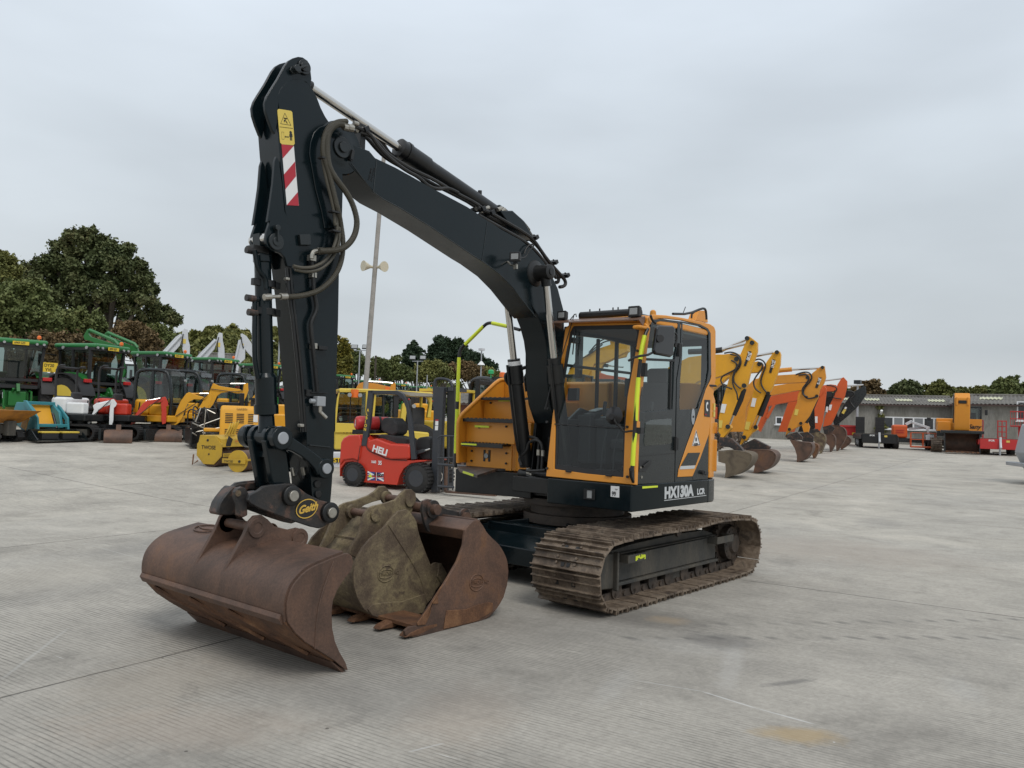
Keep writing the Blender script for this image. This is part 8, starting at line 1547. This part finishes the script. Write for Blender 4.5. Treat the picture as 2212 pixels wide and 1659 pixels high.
fk('engine_hood', [(480, 1060), (560, 1040), (700, 1090), (870, 1100), (885, 1110), (885, 1240), (700, 1245), (640, 1215), (540, 1180), (475, 1135)], -.06, 1.0, 'red', bd, bevel=.05)
for (c, rr, wd) in (((335, 1388), 112, .26), ((945, 1425), 140, .30)):
    cc = FK.P([c], .02)[0]; rad = (FK.P([c], .02)[0]-FK.P([(c[0], c[1]+rr)], .02)[0]).length
    for k, o_ in enumerate((0, 1.2-wd)):
        b = MB(); s0 = cc+wdir*o_; b.lathe(s0, wdir, [(0, rad*.55), (.02, rad*.9), (.05, rad), (wd-.05, rad), (wd-.02, rad*.9), (wd, rad*.5)], 40, False)
        for q in range(24): aa = 2*math.pi*q/24; rv = e*math.cos(aa)+V(0, 0, 1)*math.sin(aa); b.box(s0+wdir*wd/2+rv*rad, (.05, wd*.92, .035), Matrix((rv.cross(wdir), wdir, rv)).transposed())
        wh = b.build('wheel', 'rubber', t, world=True, sharp=40); b = MB(); b.lathe(s0+wdir*.0, wdir, [(-.004, rad*.58), (.012, rad*.54), (.07, rad*.48), (.09, rad*.3), (.03, rad*.22), (.01, rad*.1)] if k == 0 else [(.0, rad*.5), (.1, rad*.3)], 28); 
        for q in range(6): aa = 2*math.pi*q/6; b.cyl(s0+wdir*.07+(e*math.cos(aa)+V(0, 0, 1)*math.sin(aa))*rad*.33, s0+wdir*.04+(e*math.cos(aa)+V(0, 0, 1)*math.sin(aa))*rad*.33, .018, seg=6)
        b.build('rim', 'fkgrey', wh, world=True)
for o_ in (-.08, -1.02):
    fk('guard_post', [(485, 580), (535, 578), (505, 880), (468, 1112), (418, 1112), (450, 900)], o_, .08, 'fkgrey', bevel=.01)
    fk('guard_rail', [(485, 580), (760, 580), (820, 610), (870, 690), (905, 900), (945, 1240), (900, 1245), (885, 1080), (850, 750), (820, 670), (770, 625), (700, 615), (490, 608)], o_, .08, 'fkgrey', bevel=.01)
b = MB()
for k in range(7): q = FK.P([(540+k*38, 590)], -.10)[0]; b.box(q+wdir*.48, (.05, .95, .03), Matrix((e, wdir, V(0, 0, 1))).transposed()); b.cut()
b.build('guard_bar', 'fkgrey', t, world=True); fk('guard_roof', [(760, 588), (1085, 610), (1110, 636), (900, 632), (800, 606)], -.20, .95, paint('roof_sheet', (.36, .33, .27), .5, .3), bevel=0)
# mast
for o_, nm in ((-.20, 'mast_rail'), (-.85, 'mast_rail')): fk(nm, [(1105, 545), (1215, 545), (1200, 800), (1180, 1200), (1150, 1555), (1090, 1560), (1100, 1200), (1115, 800)], o_, .14, 'fkgrey', bevel=.008)
for o_ in (-.30, -.74): fk('inner_mast_rail', [(1245, 550), (1315, 548), (1315, 1270), (1240, 1270)], o_, .10, 'black', bevel=.006)
b = MB(); 
for (x, y) in ((1160, 570), (1150, 1500), (1280, 565)): q = FK.P([(x, y)], -.25)[0]; b.box(q+wdir*.33, (.10, .70, .08), Matrix((e, wdir, V(0, 0, 1))).transposed()); b.cut()
b.build('mast_crossbar', 'fkgrey', t, world=True)
b = MB(); b.tube(FK.P([(1125, 560), (1130, 480), (1160, 465), (1230, 468), (1280, 490), (1295, 545)], -.3), .03, 8, 1); b.build('mast_hoop', 'fkgrey', t, world=True)
fk('tilt_ram', [(930, 1165), (1025, 1140), (1035, 1170), (950, 1200)], -.2, .08, 'fkgrey'); b = MB(); b.tube(FK.P([(1025, 1160), (1085, 1140)], -.24), .022, 8); b.build('tilt_rod', 'chrome', t, world=True)
b = MB(); b.tube(FK.P([(1155, 1040), (1185, 1015), (1320, 1018)], .06), .02, 6); b.cut()
for x in (1165, 1215, 1265, 1310): b.tube(FK.P([(x, 1020), (x-10, 1540)], .06), .015, 6); b.cut()
b.tube(FK.P([(1150, 1228), (1310, 1225)], .06), .018, 6); b.cut(); b.tube(FK.P([(1160, 1290), (1310, 1300)], .06), .03, 6); b.cut(); b.tube(FK.P([(1160, 1500), (1310, 1510)], .06), .03, 6); b.build('carriage_rail', 'fkgrey', t, world=True)
q = FK.P([(1160, 1545), (1310, 1560)], -.15)
for k, o_ in enumerate((.05, .75)): b = MB(); s0 = q[0]+wdir*o_; s0.z = g2.z+.06; b.box(s0+e*.75, (1.15, .12, .04), Matrix((e, wdir, V(0, 0, 1))).transposed()); b.box(s0+e*.16+V(0, 0, .3), (.04, .12, .6), Matrix((e, wdir, V(0, 0, 1))).transposed()); b.build('fork', 'rust', t, world=True)
# seat and bottle
fk('seat_base', [(595, 1000), (700, 1005), (860, 1040), (855, 1110), (720, 1110), (640, 1070), (590, 1040)], -.35, .48, 'seat', bevel=.04); fk('seat_back', [(605, 870), (640, 838), (720, 845), (770, 900), (765, 990), (720, 1020), (640, 990), (605, 960)], -.35, .48, 'seat', bevel=.05)
fk('dashboard', [(930, 1060), (980, 1030), (1040, 1022), (1085, 1040), (1085, 1250), (1000, 1250), (940, 1180)], -.3, .6, 'plastic', bevel=.04)
gb = FK.P([(365, 893)], -.25)[0]; ge = FK.P([(560, 900)], -.62)[0]; d_ = (ge-gb).normalized(); rr = .165
gt = thing('gas_bottle', 'red gas bottle lying on the back of the red forklift', 'gas bottle', gb); b = MB(); b.lathe(gb, d_, [(0, .05), (.0, rr*.7), (.03, rr*.92), (.09, rr), (.75, rr), (.82, rr*.8), (.86, rr*.3)], 32); b.build('cylinder', 'redc', gt, world=True); b = MB(); b.lathe(gb+d_*.84, d_, [(0, .10), (.14, .10)], 20); b.build('collar', 'plastic', gt, world=True)
b = MB(); b.lathe(gb+d_*.52, d_, [(0, rr+.002), (0, rr+.008), (.05, rr+.008), (.05, rr+.002)], 28); b.build('strap', 'plastic', gt, world=True); b = MB(); n2_ = -d_; u2 = V(0, 0, 1); c_ = gb+n2_*.004; s2 = n2_.cross(u2).normalized(); b.prism([c_-u2*.09-s2*.0, c_-u2*.02+s2*.04, c_-u2*.02+s2*.015, c_+u2*.08+s2*.0, c_+u2*.08-s2*.03, c_-u2*.02-s2*.015, c_-u2*.02-s2*.04], n2_*.002); b.build('arrow_mark', 'decalw', gt, world=True)
fk('bottle_cradle', [(335, 955), (560, 960), (560, 990), (330, 1000)], -.22, .5, 'black', bevel=.01)
ft = lambda body, pt, p2, sz, mat, off, **k: (lambda q: text(body, q[0], q[1]-q[0], FK.n.cross(q[1]-q[0]), sz, mat, t, **k))(FK.P([pt, p2], off))
ft('HELI', (522, 1160), (635, 1200), .20, 'decalw', -.052, bold=.04, sx=1.0); ft('35', (582, 1292), (615, 1294), .12, 'decalw', -.092, bold=.03, sx=.8); ft('1660', (515, 1275), (575, 1280), .08, 'decalw', -.092, bold=.03, sx=.8)
for i, ch in enumerate('ALBION'): q = FK.P([(474-i*6, 782+i*37), (492-i*6, 782+i*37)], .006); text(ch, q[0], e, V(0, 0, 1), .092, 'plate', t, bold=.03, sx=.9)
fl_ = [(482, 1358), (636, 1372), (636, 1450), (480, 1440)]; fk('flag_sticker', fl_, -.092, .004, 'blue', bd, bevel=0)
b = MB()
for a_, c_, w_ in (((482, 1360), (636, 1448), .035), ((636, 1374), (482, 1438), .035), ((559, 1366), (559, 1446), .07), ((482, 1399), (636, 1411), .06)): q = FK.P([a_, c_], -.089); b.bar(q[0], q[1], .003, w_)
b.build('flag_white', 'decalw', bd, world=True); b = MB()
for a_, c_, w_ in (((559, 1366), (559, 1446), .035), ((482, 1399), (636, 1411), .03)): q = FK.P([a_, c_], -.086); b.bar(q[0], q[1], .003, w_)
b.build('flag_red', 'decalr', bd, world=True); ft('Albion', (542, 1402), (625, 1408), .115, 'decalk', -.082, bold=.03, sx=.8); fk('flag_triangle', [(508, 1378), (528, 1415), (488, 1413)], -.084, .002, 'hivis', bd, bevel=0)
for pts, mm in (([(1133, 858), (1162, 858), (1160, 915), (1132, 915)], 'decalw'), ([(1130, 920), (1160, 920), (1156, 962), (1129, 962)], 'decalw')): fk('mast_sticker', pts, -.195, .003, mm, bevel=0)
fk('mast_sticker_top', [(1133, 858), (1162, 858), (1161, 872), (1133, 872)], -.19, .003, 'decalr', bevel=0)
# ------------------------------------------------------------------ large yellow lift truck behind the forklift
HY = Pl(830, 22.6, 8, RG); wd = -HY.n; t = thing('lift_truck', 'large yellow lift truck with glazed cab, right behind the red forklift', 'lift truck', at(830, 23.5), math.atan2(HY.e.y, HY.e.x)); hy = lambda name, pts, off, w, mat, par=None, bevel=.02: (lambda b: (b.prism(HY.P(pts, off), wd*w), b.build(name, mat, par or t, world=True, bevel=bevel))[1])(MB())
cbp = [(240, 1100), (235, 960), (265, 640), (290, 530), (670, 540), (760, 560), (760, 980), (700, 1100)]
cb_ = hy('cab_front', [(225, 960), (265, 640), (290, 560), (300, 570), (285, 660), (255, 970), (640, 985), (650, 560), (300, 560), (290, 520), (690, 525), (700, 560), (690, 1100), (235, 1100)], .3, .12, 'lemon')
hy('cab_post', [(750, 590), (790, 590), (765, 900), (720, 900)], .2, .1, 'lemon', cb_); hy('roof', [(290, 505), (690, 515), (1000, 530), (1540, 560), (1560, 590), (1520, 610), (1000, 570), (690, 560), (300, 545)], .3, 2.0, 'lemon', bevel=.04)
hy('cab_glass', [(300, 565), (1020, 600), (1000, 890), (255, 970)], .12, 1.5, 'glassd', cb_, 0)
b = MB(); b.tube(HY.P([(445, 570), (435, 975)], .14), .015, 6); b.cut(); b.tube(HY.P([(270, 770), (620, 775)], .14), .012, 6); b.cut(); b.tube(HY.P([(885, 600), (885, 890)], .14), .03, 6); b.build('glazing_bar', 'plastic', cb_, world=True)
hy('rear_pillar', [(1020, 600), (1100, 600), (1080, 900), (1020, 900)], .2, .3, 'plastic', cb_); hy('front_mast_arm', [(1140, 720), (1190, 690), (1200, 800), (1160, 1090), (1090, 1090)], .4, .2, 'lemon'); hy('side_post', [(1450, 600), (1530, 600), (1540, 700), (1520, 900), (1470, 900), (1500, 700)], .0, .2, 'lemon')
hy('hood', [(225, 1000), (700, 1010), (1100, 1060), (1500, 1100), (1500, 1330), (225, 1330)], .25, 2.2, 'lemon', bevel=.05); hy('bumper', [(150, 1360), (700, 1360), (700, 1640), (150, 1640)], .4, 2.4, 'whiteg', bevel=.04); hy('black_band', [(150, 1440), (320, 1440), (320, 1500), (150, 1500)], .43, .05, 'decalk', bevel=0)
q = HY.P([(215, 1498), (300, 1498)], .45); text('STER', q[0], q[1]-q[0], V(0, 0, 1), .17, 'plate', t, bold=.03)
hy('number_plate', [(330, 1052), (560, 1060), (555, 1115), (325, 1108)], .27, .02, 'plate', bevel=0); q = HY.P([(345, 1104), (560, 1110)], .29); text('MX19 K', q[0], q[1]-q[0], V(0, 0, 1), .15, 'decalk', t, bold=.03, sx=.9)
b = MB()
for x, y in ((430, 595), (570, 600), (1290, 745)): q = HY.P([(x, y)], .35)[0]; b.cyl(q, q+HY.n*.06, .055, seg=16); b.cut()
b.build('work_light', 'lamp', t, world=True); b = MB(); q = HY.P([(500, 575)], .35)[0]; b.box(q, (.14, .14, .22)); b.build('side_lamp', 'amber', t, world=True)
for x in (480, 1350):
    q = HY.P([(x, 1600)], .2)[0]; q.z = ground_z(q.x, q.y)+.62
    for o_ in (0, 1.8): b = MB(); b.lathe(q+wd*o_, wd, [(0, .3), (.03, .55), (.1, .62), (.4, .62), (.45, .3)], 30); b.build('wheel', 'rubber', t, world=True)
b = MB(); b.box(HY.P([(1280, 900)], -.3)[0], (.5, .5, .6)); b.build('seat', 'seat', t, world=True, bevel=.06)
# further machines between forklift and main excavator
p, a = axes(893, 31, R_(20)); t = thing('ride_on_roller', 'yellow small plant with dark seat seen through the forklift guard', 'machine', p, a); b = MB(); b.box((0, 0, .9), (1.6, 1.3, .9)); b.box((.5, .1, 1.45), (.4, .5, .3)); b.build('body', 'yellow', t, bevel=.08, seg=3); b = MB(); b.box((-.3, .3, 1.6), (.5, .5, .6)); b.cut(); b.box((0, -.5, 1.9), (.6, .4, .4)); b.build('seat', 'seat', t, bevel=.08); b = MB(); b.box((.3, .5, 2.0), (.3, .5, .3)); b.build('red_cover', 'redc', t, bevel=.05)
for s in (-.5, .5): b = MB(); b.cyl((s*1.3, -.6, .45), (s*1.3, .6, .45), .45, seg=24); b.build('drum', 'rust', t)
p, a = axes(985, 24, R_(60)); t = thing('second_forklift', 'black and yellow forklift mast and guard behind the yellow taped handrail', 'forklift', p, a); b = MB()
for y in (-.35, .35): b.box((.9, y, 1.4), (.12, .12, 2.3)); b.cut()
b.box((.9, 0, 2.45), (.14, .8, .12)); b.build('mast', 'black', t, bevel=.01); b = MB(); b.box((-.2, 0, .9), (1.8, 1.0, .8)); b.build('body', 'lemon', t, bevel=.08); b = MB(); b.box((-.3, 0, 2.2), (1.4, 1.0, .08)); [b.box((x, y, 1.7), (.07, .07, 1.0)) for x in (-.95, .35) for y in (-.45, .45)]; b.build('overhead_guard', 'lemon', t, bevel=.01)
for x in (-.8, .6):
    for s in (-.5, .5): b = MB(); b.cyl((x, s-.12, .35), (x, s+.12, .35), .35, seg=20); b.build('wheel', 'rubber', t, bevel=.03)
q = V(.97, -.35, 1.5); text('MASTER', V(.965, -.31, 1.35), (0, 0, 1), (0, -1, 0), .2, 'plate', t, world=False, bold=.03) if False else None
p, a = axes(1070, 26, R_(30)); t = thing('telehandler', 'black framed cab with green and orange beacons rising behind the stepped orange cover', 'telehandler', p, a)
b = MB(); b.tube([V(.8, .6, .9), V(.9, .6, 2.3), V(.7, .6, 2.62), V(-.6, .6, 2.68), V(-.8, .6, 2.4), V(-.8, .6, .9)], .075, 8, 2); b.tube([V(.8, -.5, .9), V(.9, -.5, 2.3), V(.7, -.5, 2.62), V(-.6, -.5, 2.68), V(-.8, -.5, 2.4), V(-.8, -.5, .9)], .075, 8, 2); b.box((0, .05, 2.66), (1.4, 1.1, .07)); b.box((.9, .05, 2.5), (.08, 1.1, .10)); cb_ = b.build('cab_frame', 'black', t)
b = MB(); b.box((.02, .05, 1.9), (1.6, 1.06, 1.2)); b.build('cab_glass', 'glassd', cb_); b = MB(); b.box((0, 0, .95), (3.2, 1.8, .7)); b.build('body', 'yellow', t, bevel=.08)
for x in (-1.1, 1.1):
    for s in (-.8, .8): b = MB(); b.cyl((x, s-.18, .5), (x, s+.18, .5), .5, seg=24); b.build('wheel', 'rubber', t, bevel=.05)
b = MB(); b.cyl((.6, -.55, 2.65), (.6, -.55, 2.78), .02); b.lathe((.6, -.55, 2.78), (0, 0, 1), [(0, .09), (.10, .09), (.13, .05)], 16); b.build('green_beacon', flat('green_beacon', (.02, .35, .12), .3), t); b = MB(); b.lathe((-.3, .4, 2.70), (0, 0, 1), [(0, .11), (.05, .11), (.20, .10), (.22, .05)], 16); b.build('beacon', 'amber', t); b = MB(); b.box((1.3, -.75, 1.9), (.1, .25, 1.2)); b.box((1.4, -.75, 2.3), (.1, .7, .12)); b.build('mast_plate', 'black', t); text('MASTER', V(1.36, -.68, 1.45), (0, 0, 1), (0, -1, 0), .20, 'plate', t, world=False, bold=.03)
p, a = axes(1003, 25, 0); t = thing('mixer_drum', 'orange cement mixer drum behind the yellow taped handrail', 'cement mixer', p, a); b = MB(); b.lathe((0, 0, .75), (.6, 0, .8), [(0, .2), (.1, .36), (.4, .42), (.75, .26), (.78, .24)], 24); b.build('drum', 'oranger', t); b = MB(); b.tube([V(-.4, -.4, 0), V(0, -.45, .9), V(.4, -.4, 0)], .03, 6); b.tube([V(-.4, .4, 0), V(0, .45, .9), V(.4, .4, 0)], .03, 6); b.build('stand', 'lemon', t)
KB = Pl(800, 45, 0, RG); t = thing('folded_excavator', 'mustard yellow digger arm lying level behind the lift truck cab', 'excavator', at(790, 46), math.atan2(KB.e.y, KB.e.x)); tracks_body(t, 'orange2', .8)
b = MB(); b.prism(KB.P([(510, 530), (530, 480), (560, 440), (610, 425), (760, 440), (900, 470), (985, 490), (985, 530), (900, 525), (700, 520), (600, 540)], .15), -KB.n*.3); b.build('boom', 'orange2', t, world=True, bevel=.02); b = MB(); b.prism(KB.P([(985, 460), (1030, 430), (1050, 450), (1045, 560), (1000, 560), (975, 500)], .12), -KB.n*.24); b.build('stick', 'orange2', t, world=True); b = MB(); b.tube(KB.P([(660, 415), (880, 425), (1010, 440)], .1), .05, 8); b.build('ram', 'chrome', t, world=True); b = MB(); b.prism(KB.P([(908, 488), (968, 488), (968, 528), (908, 528)], .17), -KB.n*.01); b.build('orange_marker', 'amber', t, world=True)

# ------------------------------------------------------------------ poles
def pole(name, lab, px_, d, ytop, r, mat, grp=None, cat='pole'):
    p = at(px_, d); top = on_d((px_, ytop), d); h = top.z-p.z; t = thing(name, lab, cat, p, 0, grp); b = MB(); b.cyl((0, 0, 0), (0, 0, h), r, r*.75, seg=14); b.build('post', mat, t); return t, h
t, h = pole('loudspeaker_pole', 'tall leaning grey pole with two cream horn loudspeakers', 793, 38, 300, .125, 'concpole'); t.location = at(784, 38); t.rotation_euler = (0, 0, 0)
R3m = (Matrix.Rotation(R_(2.2), 3, CF)); t.rotation_euler = R3m.to_euler()
sp0 = on_d((803, 577), 38); lz = (sp0-t.location).length
for s in (-1, 1): v_ = CR*s; b = MB(); b.lathe(V(0, 0, lz)+v_*.1, v_*.8-CF*.7, [(0, .06), (.15, .07), (.2, .10), (.5, .24), (.52, .25)], 18); b.build('horn_speaker', flat('cream_plastic%d' % s, (.55, .50, .38), .5), t)
def flood(lab, px_, d, ytop, r=.06, n=2, ypx=0):
    t, h = pole('floodlight_pole', lab, px_, d, ytop, r, 'galv', 'floodlight poles behind the tractors', 'floodlight'); b = MB(); b.bar(V(0, 0, h)-CR*.45, V(0, 0, h)+CR*.45, .06, .06); b.build('crossarm', 'galv', t)
    for s in (-1, 1): rt_ = Matrix.Rotation(math.atan2(-CF.y, -CF.x), 3, 'Z') @ Matrix.Rotation(R_(-35), 3, 'Y'); b = MB(); b.box(V(0, 0, h+.28)+CR*s*.42, (.10, .50, .40), rt_); hd = b.build('floodlight', 'dark2', t, bevel=.02); b = MB(); b.box(V(0, 0, h+.28)+CR*s*.42+rt_ @ V(.053, 0, 0), (.008, .42, .32), rt_); b.build('lens', 'lamp', hd)
    return t, h
flood('floodlight pole with two tilted heads left of the loudspeaker pole', 772, 62, 757); flood('floodlight pole with a white box under its two heads, before the dark conifers', 898, 66, 780)
t, h = pole('security_camera_pole', 'pole with a white hooded camera above the small grey roof', 1036, 52, 755, .05, 'galv', None, 'camera pole'); b = MB(); b.lathe((0, 0, h-1.0), (0, 0, 1), [(0, .25), (.05, .22), (.25, .05)], 12); b.build('camera_hood', 'white', t); b = MB(); b.box((0, 0, h), (.3, .3, .15)); b.build('camera', 'whiteg', t)
pole('utility_pole', 'brown wooden utility pole just right of the loudspeaker pole', 807, 80, 768, .13, 'bark'); pole('slim_post', 'slim pale post against the trees left of the forklift mast', 920, 60, 810, .05, 'galv'); pole('slim_post', 'thin grey lamp post seen between bucket cylinder and stick', 597, 58, 690, .07, 'galv')
t, h = pole('yard_light_pole', 'grey pole with small boxy light head in front of the long shed', 1852, 70, 828, .10, 'galv', None, 'lamp pole'); b = MB(); b.box((0, 0, h+.1), (.38, .5, .3)); b.build('light_head', 'dark2', t)
# ------------------------------------------------------------------ small buildings in the background
shed('grey_roof_hut', 'small building with pale corrugated roof and dark red bargeboard behind the forklift mast', 978, 1064, 58, 1.7, 2.6, .9, wall='brick', roof='asbestos', depth=5, cat='hut')
shed('brick_house', 'brick house with brown roof behind the pale grey excavator arms', 425, 512, 95, 4.2, 4, 2.3, wall='brick', roof='asbestos', depth=8, cat='house')
shed('white_shed', 'low white building seen behind the first yellow excavators', 1380, 1575, 90, 4.4, 4, .9, wall='whiteg', roof='whiteg', depth=8)
# ------------------------------------------------------------------ trees on the left and behind
def PX(z_, q): return [(a[0], a[1], r) for a, r in ((z_((x, y))[0], r) for x, y, r in q)]
tree('oak_tree', 'large dark oak standing alone above the tractors', 88, 225, PX(R0, [(560, 180, 30), (700, 200, 30), (430, 230, 30), (830, 260, 28), (360, 330, 30), (600, 320, 42), (780, 380, 40), (930, 400, 30), (470, 420, 42), (240, 380, 26), (250, 480, 28), (1000, 500, 26), (640, 500, 42), (860, 520, 40), (380, 560, 34), (960, 590, 30), (560, 610, 34), (730, 620, 26), (1060, 640, 20), (1120, 680, 24), (1190, 710, 18), (330, 640, 24), (640, 140, 22), (500, 140, 18), (1010, 440, 16), (950, 330, 16), (880, 230, 16), (190, 420, 16), (900, 690, 26), (1020, 720, 24)]), 42000, .27, 'leaf_oak', 11, limbs=14, clump=26, spread=.24)
tree('ash_tree', 'tree with thin ragged top at the left edge', 82, 10, PX(R0, [(20, 330, 22), (60, 400, 24), (0, 420, 28), (100, 370, 12), (30, 290, 12), (25, 255, 7), (-60, 400, 30), (60, 480, 26)]), 7000, .26, 'leaf_olive', 12, spread=.3)
hd = [(0, 560, 34), (110, 540, 34), (220, 560, 34), (60, 660, 38), (190, 680, 38), (300, 640, 30), (-60, 620, 38), (300, 720, 30), (120, 760, 36), (0, 760, 36), (390, 760, 26)]
tree('broad_tree', 'broad green tree mass left of the oak, above the leftmost tractor', 76, 40, PX(R0, hd), 20000, .26, 'leaf_mid', 13, limbs=6)
tree('broad_tree', 'low bushy green tree under the oak crown', 74, 220, PX(R0, [(430, 740, 26), (520, 710, 30), (600, 740, 30), (470, 800, 30), (660, 760, 22)]), 7000, .24, 'leaf_mid', 14)
tree('bramble_hedge', 'brown autumn hedge behind the tractor roofs on the left', 68, 170, PX(R0, [(220, 900, 30), (320, 890, 30), (420, 880, 30), (520, 890, 28), (620, 910, 26), (270, 980, 30), (400, 980, 32), (520, 990, 30), (180, 980, 28), (640, 990, 26), (720, 930, 22)]), 14000, .22, 'leaf_brown', 15, cat='hedge', trunk=True, limbs=3)
tree('maple_tree', 'brownish orange tree under the right side of the oak', 72, 300, PX(R0, [(860, 790, 22), (930, 800, 24), (990, 840, 22), (880, 870, 26), (960, 910, 26), (1040, 900, 22), (820, 850, 20)]), 8000, .22, 'leaf_brown', 16)
tree('green_thicket', 'dull green thicket left of the first grey excavator arm', 80, 370, PX(R0, [(1080, 800, 22), (1140, 840, 24), (1100, 900, 26), (1180, 880, 20), (1050, 960, 26), (1150, 970, 28)]), 7000, .24, 'leaf_mid', 17, cat='bush')
# wooded hill
w_ = []; r = random.Random(5); prof = [(395, 712), (430, 705), (470, 700), (500, 703), (540, 707), (580, 706), (620, 704), (660, 715), (700, 735), (740, 770)]
for k in range(210):
    x = r.uniform(385, 740); y0 = np.interp(x, [q[0] for q in prof], [q[1] for q in prof]); y = y0+12+r.random()**.8*110; d = 150-(y-y0)*.45; q = on_d((x, y), d); w_.append((q.x, q.y, q.z, r.uniform(11, 17)*d/FPX))
wo = leafobj('wood', w_, 60000, .8, 'leaf_olive', None, 18); setp(wo, 'dense olive and gold wood covering the hill behind the grey arms', 'wood', None, 'stuff')
# trees right of the stick
tree('golden_tree', 'golden autumn tree right beside the main excavator stick', 66, 735, PX(RF, [(215, 120, 16), (240, 190, 20), (210, 250, 20), (260, 300, 18), (220, 370, 22), (270, 390, 14)]), 6000, .2, 'leaf_gold', 21)
tree('conifer', 'pointed dark conifer, left of the two behind the floodlight', 108, 895, PX(RF, [(930, 130, 8), (920, 180, 13), (880, 220, 12), (980, 210, 12), (930, 260, 20), (860, 280, 14), (1010, 290, 18), (940, 340, 22), (870, 350, 16), (1030, 370, 18)]), 9000, .26, 'leaf_dark', 22, up=-.2)
tree('conifer', 'large dark conifer with two peaks, right of the pair', 108, 955, PX(RF, [(1150, 90, 9), (1180, 80, 8), (1150, 140, 15), (1220, 120, 14), (1110, 190, 14), (1200, 200, 22), (1290, 160, 16), (1350, 120, 14), (1360, 180, 18), (1130, 270, 20), (1230, 280, 24), (1320, 260, 22), (1400, 240, 18)]), 13000, .26, 'leaf_dark', 23, up=-.2)
tree('dark_spruce', 'sloping dark tree belt behind the yellow taped handrail', 112, 1030, PX(RF, [(1440, 240, 16), (1480, 270, 18), (1540, 290, 18), (1590, 310, 16), (1640, 330, 14), (1690, 350, 12), (1460, 330, 20), (1560, 350, 20), (1660, 380, 14)]), 8000, .28, 'leaf_dark', 24)
for k, (lab, bx, blobs, mat) in enumerate((('green tree between the loudspeaker pole and the floodlight pole', 770, [(330, 260, 17), (380, 240, 14), (420, 290, 16), (350, 330, 20), (430, 360, 18), (310, 390, 18)], 'leaf_mid'), ('brownish green tree right of the loudspeaker pole', 820, [(560, 340, 18), (620, 330, 16), (540, 400, 20), (640, 390, 18), (580, 300, 10)], 'leaf_mid'),
        ('rounded green tree in front of the left conifer', 870, [(720, 400, 20), (780, 380, 18), (840, 430, 18), (690, 440, 18), (740, 290, 10), (770, 280, 10), (720, 330, 12)], 'leaf_mid'), ('pale green broad tree under the large conifer', 940, [(1000, 400, 18), (1080, 350, 18), (1150, 350, 18), (1220, 380, 16), (1050, 430, 22), (1160, 430, 22), (1250, 430, 14), (930, 430, 18)], 'leaf_olive'),
        ('brown tinged tree behind the camera pole', 1020, [(1320, 370, 16), (1400, 360, 16), (1480, 360, 16), (1540, 390, 14), (1300, 420, 18), (1440, 420, 18)], 'leaf_brown'), ('low olive tree just behind the telehandler cab', 1065, [(1600, 400, 14), (1660, 420, 14), (1560, 430, 14), (1720, 440, 12)], 'leaf_olive'))):
    tree('deciduous_tree', lab, 96+k*1.5, bx, PX(RF, blobs), 6500, .26, mat, 30+k, 'trees behind the tractor line')
# far hedge line closing the view along the whole yard
hb_ = []; r = random.Random(9)
for k in range(150):
    x = r.uniform(-260, 2500); q = on_d((x, 880), r.uniform(118, 132)); z_g = ground_z(q.x, q.y); hb_.append((q.x, q.y, z_g+r.uniform(.8, 2.6), r.uniform(1.8, 2.8)))
for k in range(130): q = on_d((r.uniform(640, 1125), r.uniform(836, 886)), r.uniform(113, 120)); hb_.append((q.x, q.y, q.z, r.uniform(1.0, 1.7)))
hg = leafobj('far_hedge', hb_, 40000, .38, 'leaf_mid', None, 41); setp(hg, 'continuous distant hedge closing the far side of the yard', 'hedge', None, 'stuff')
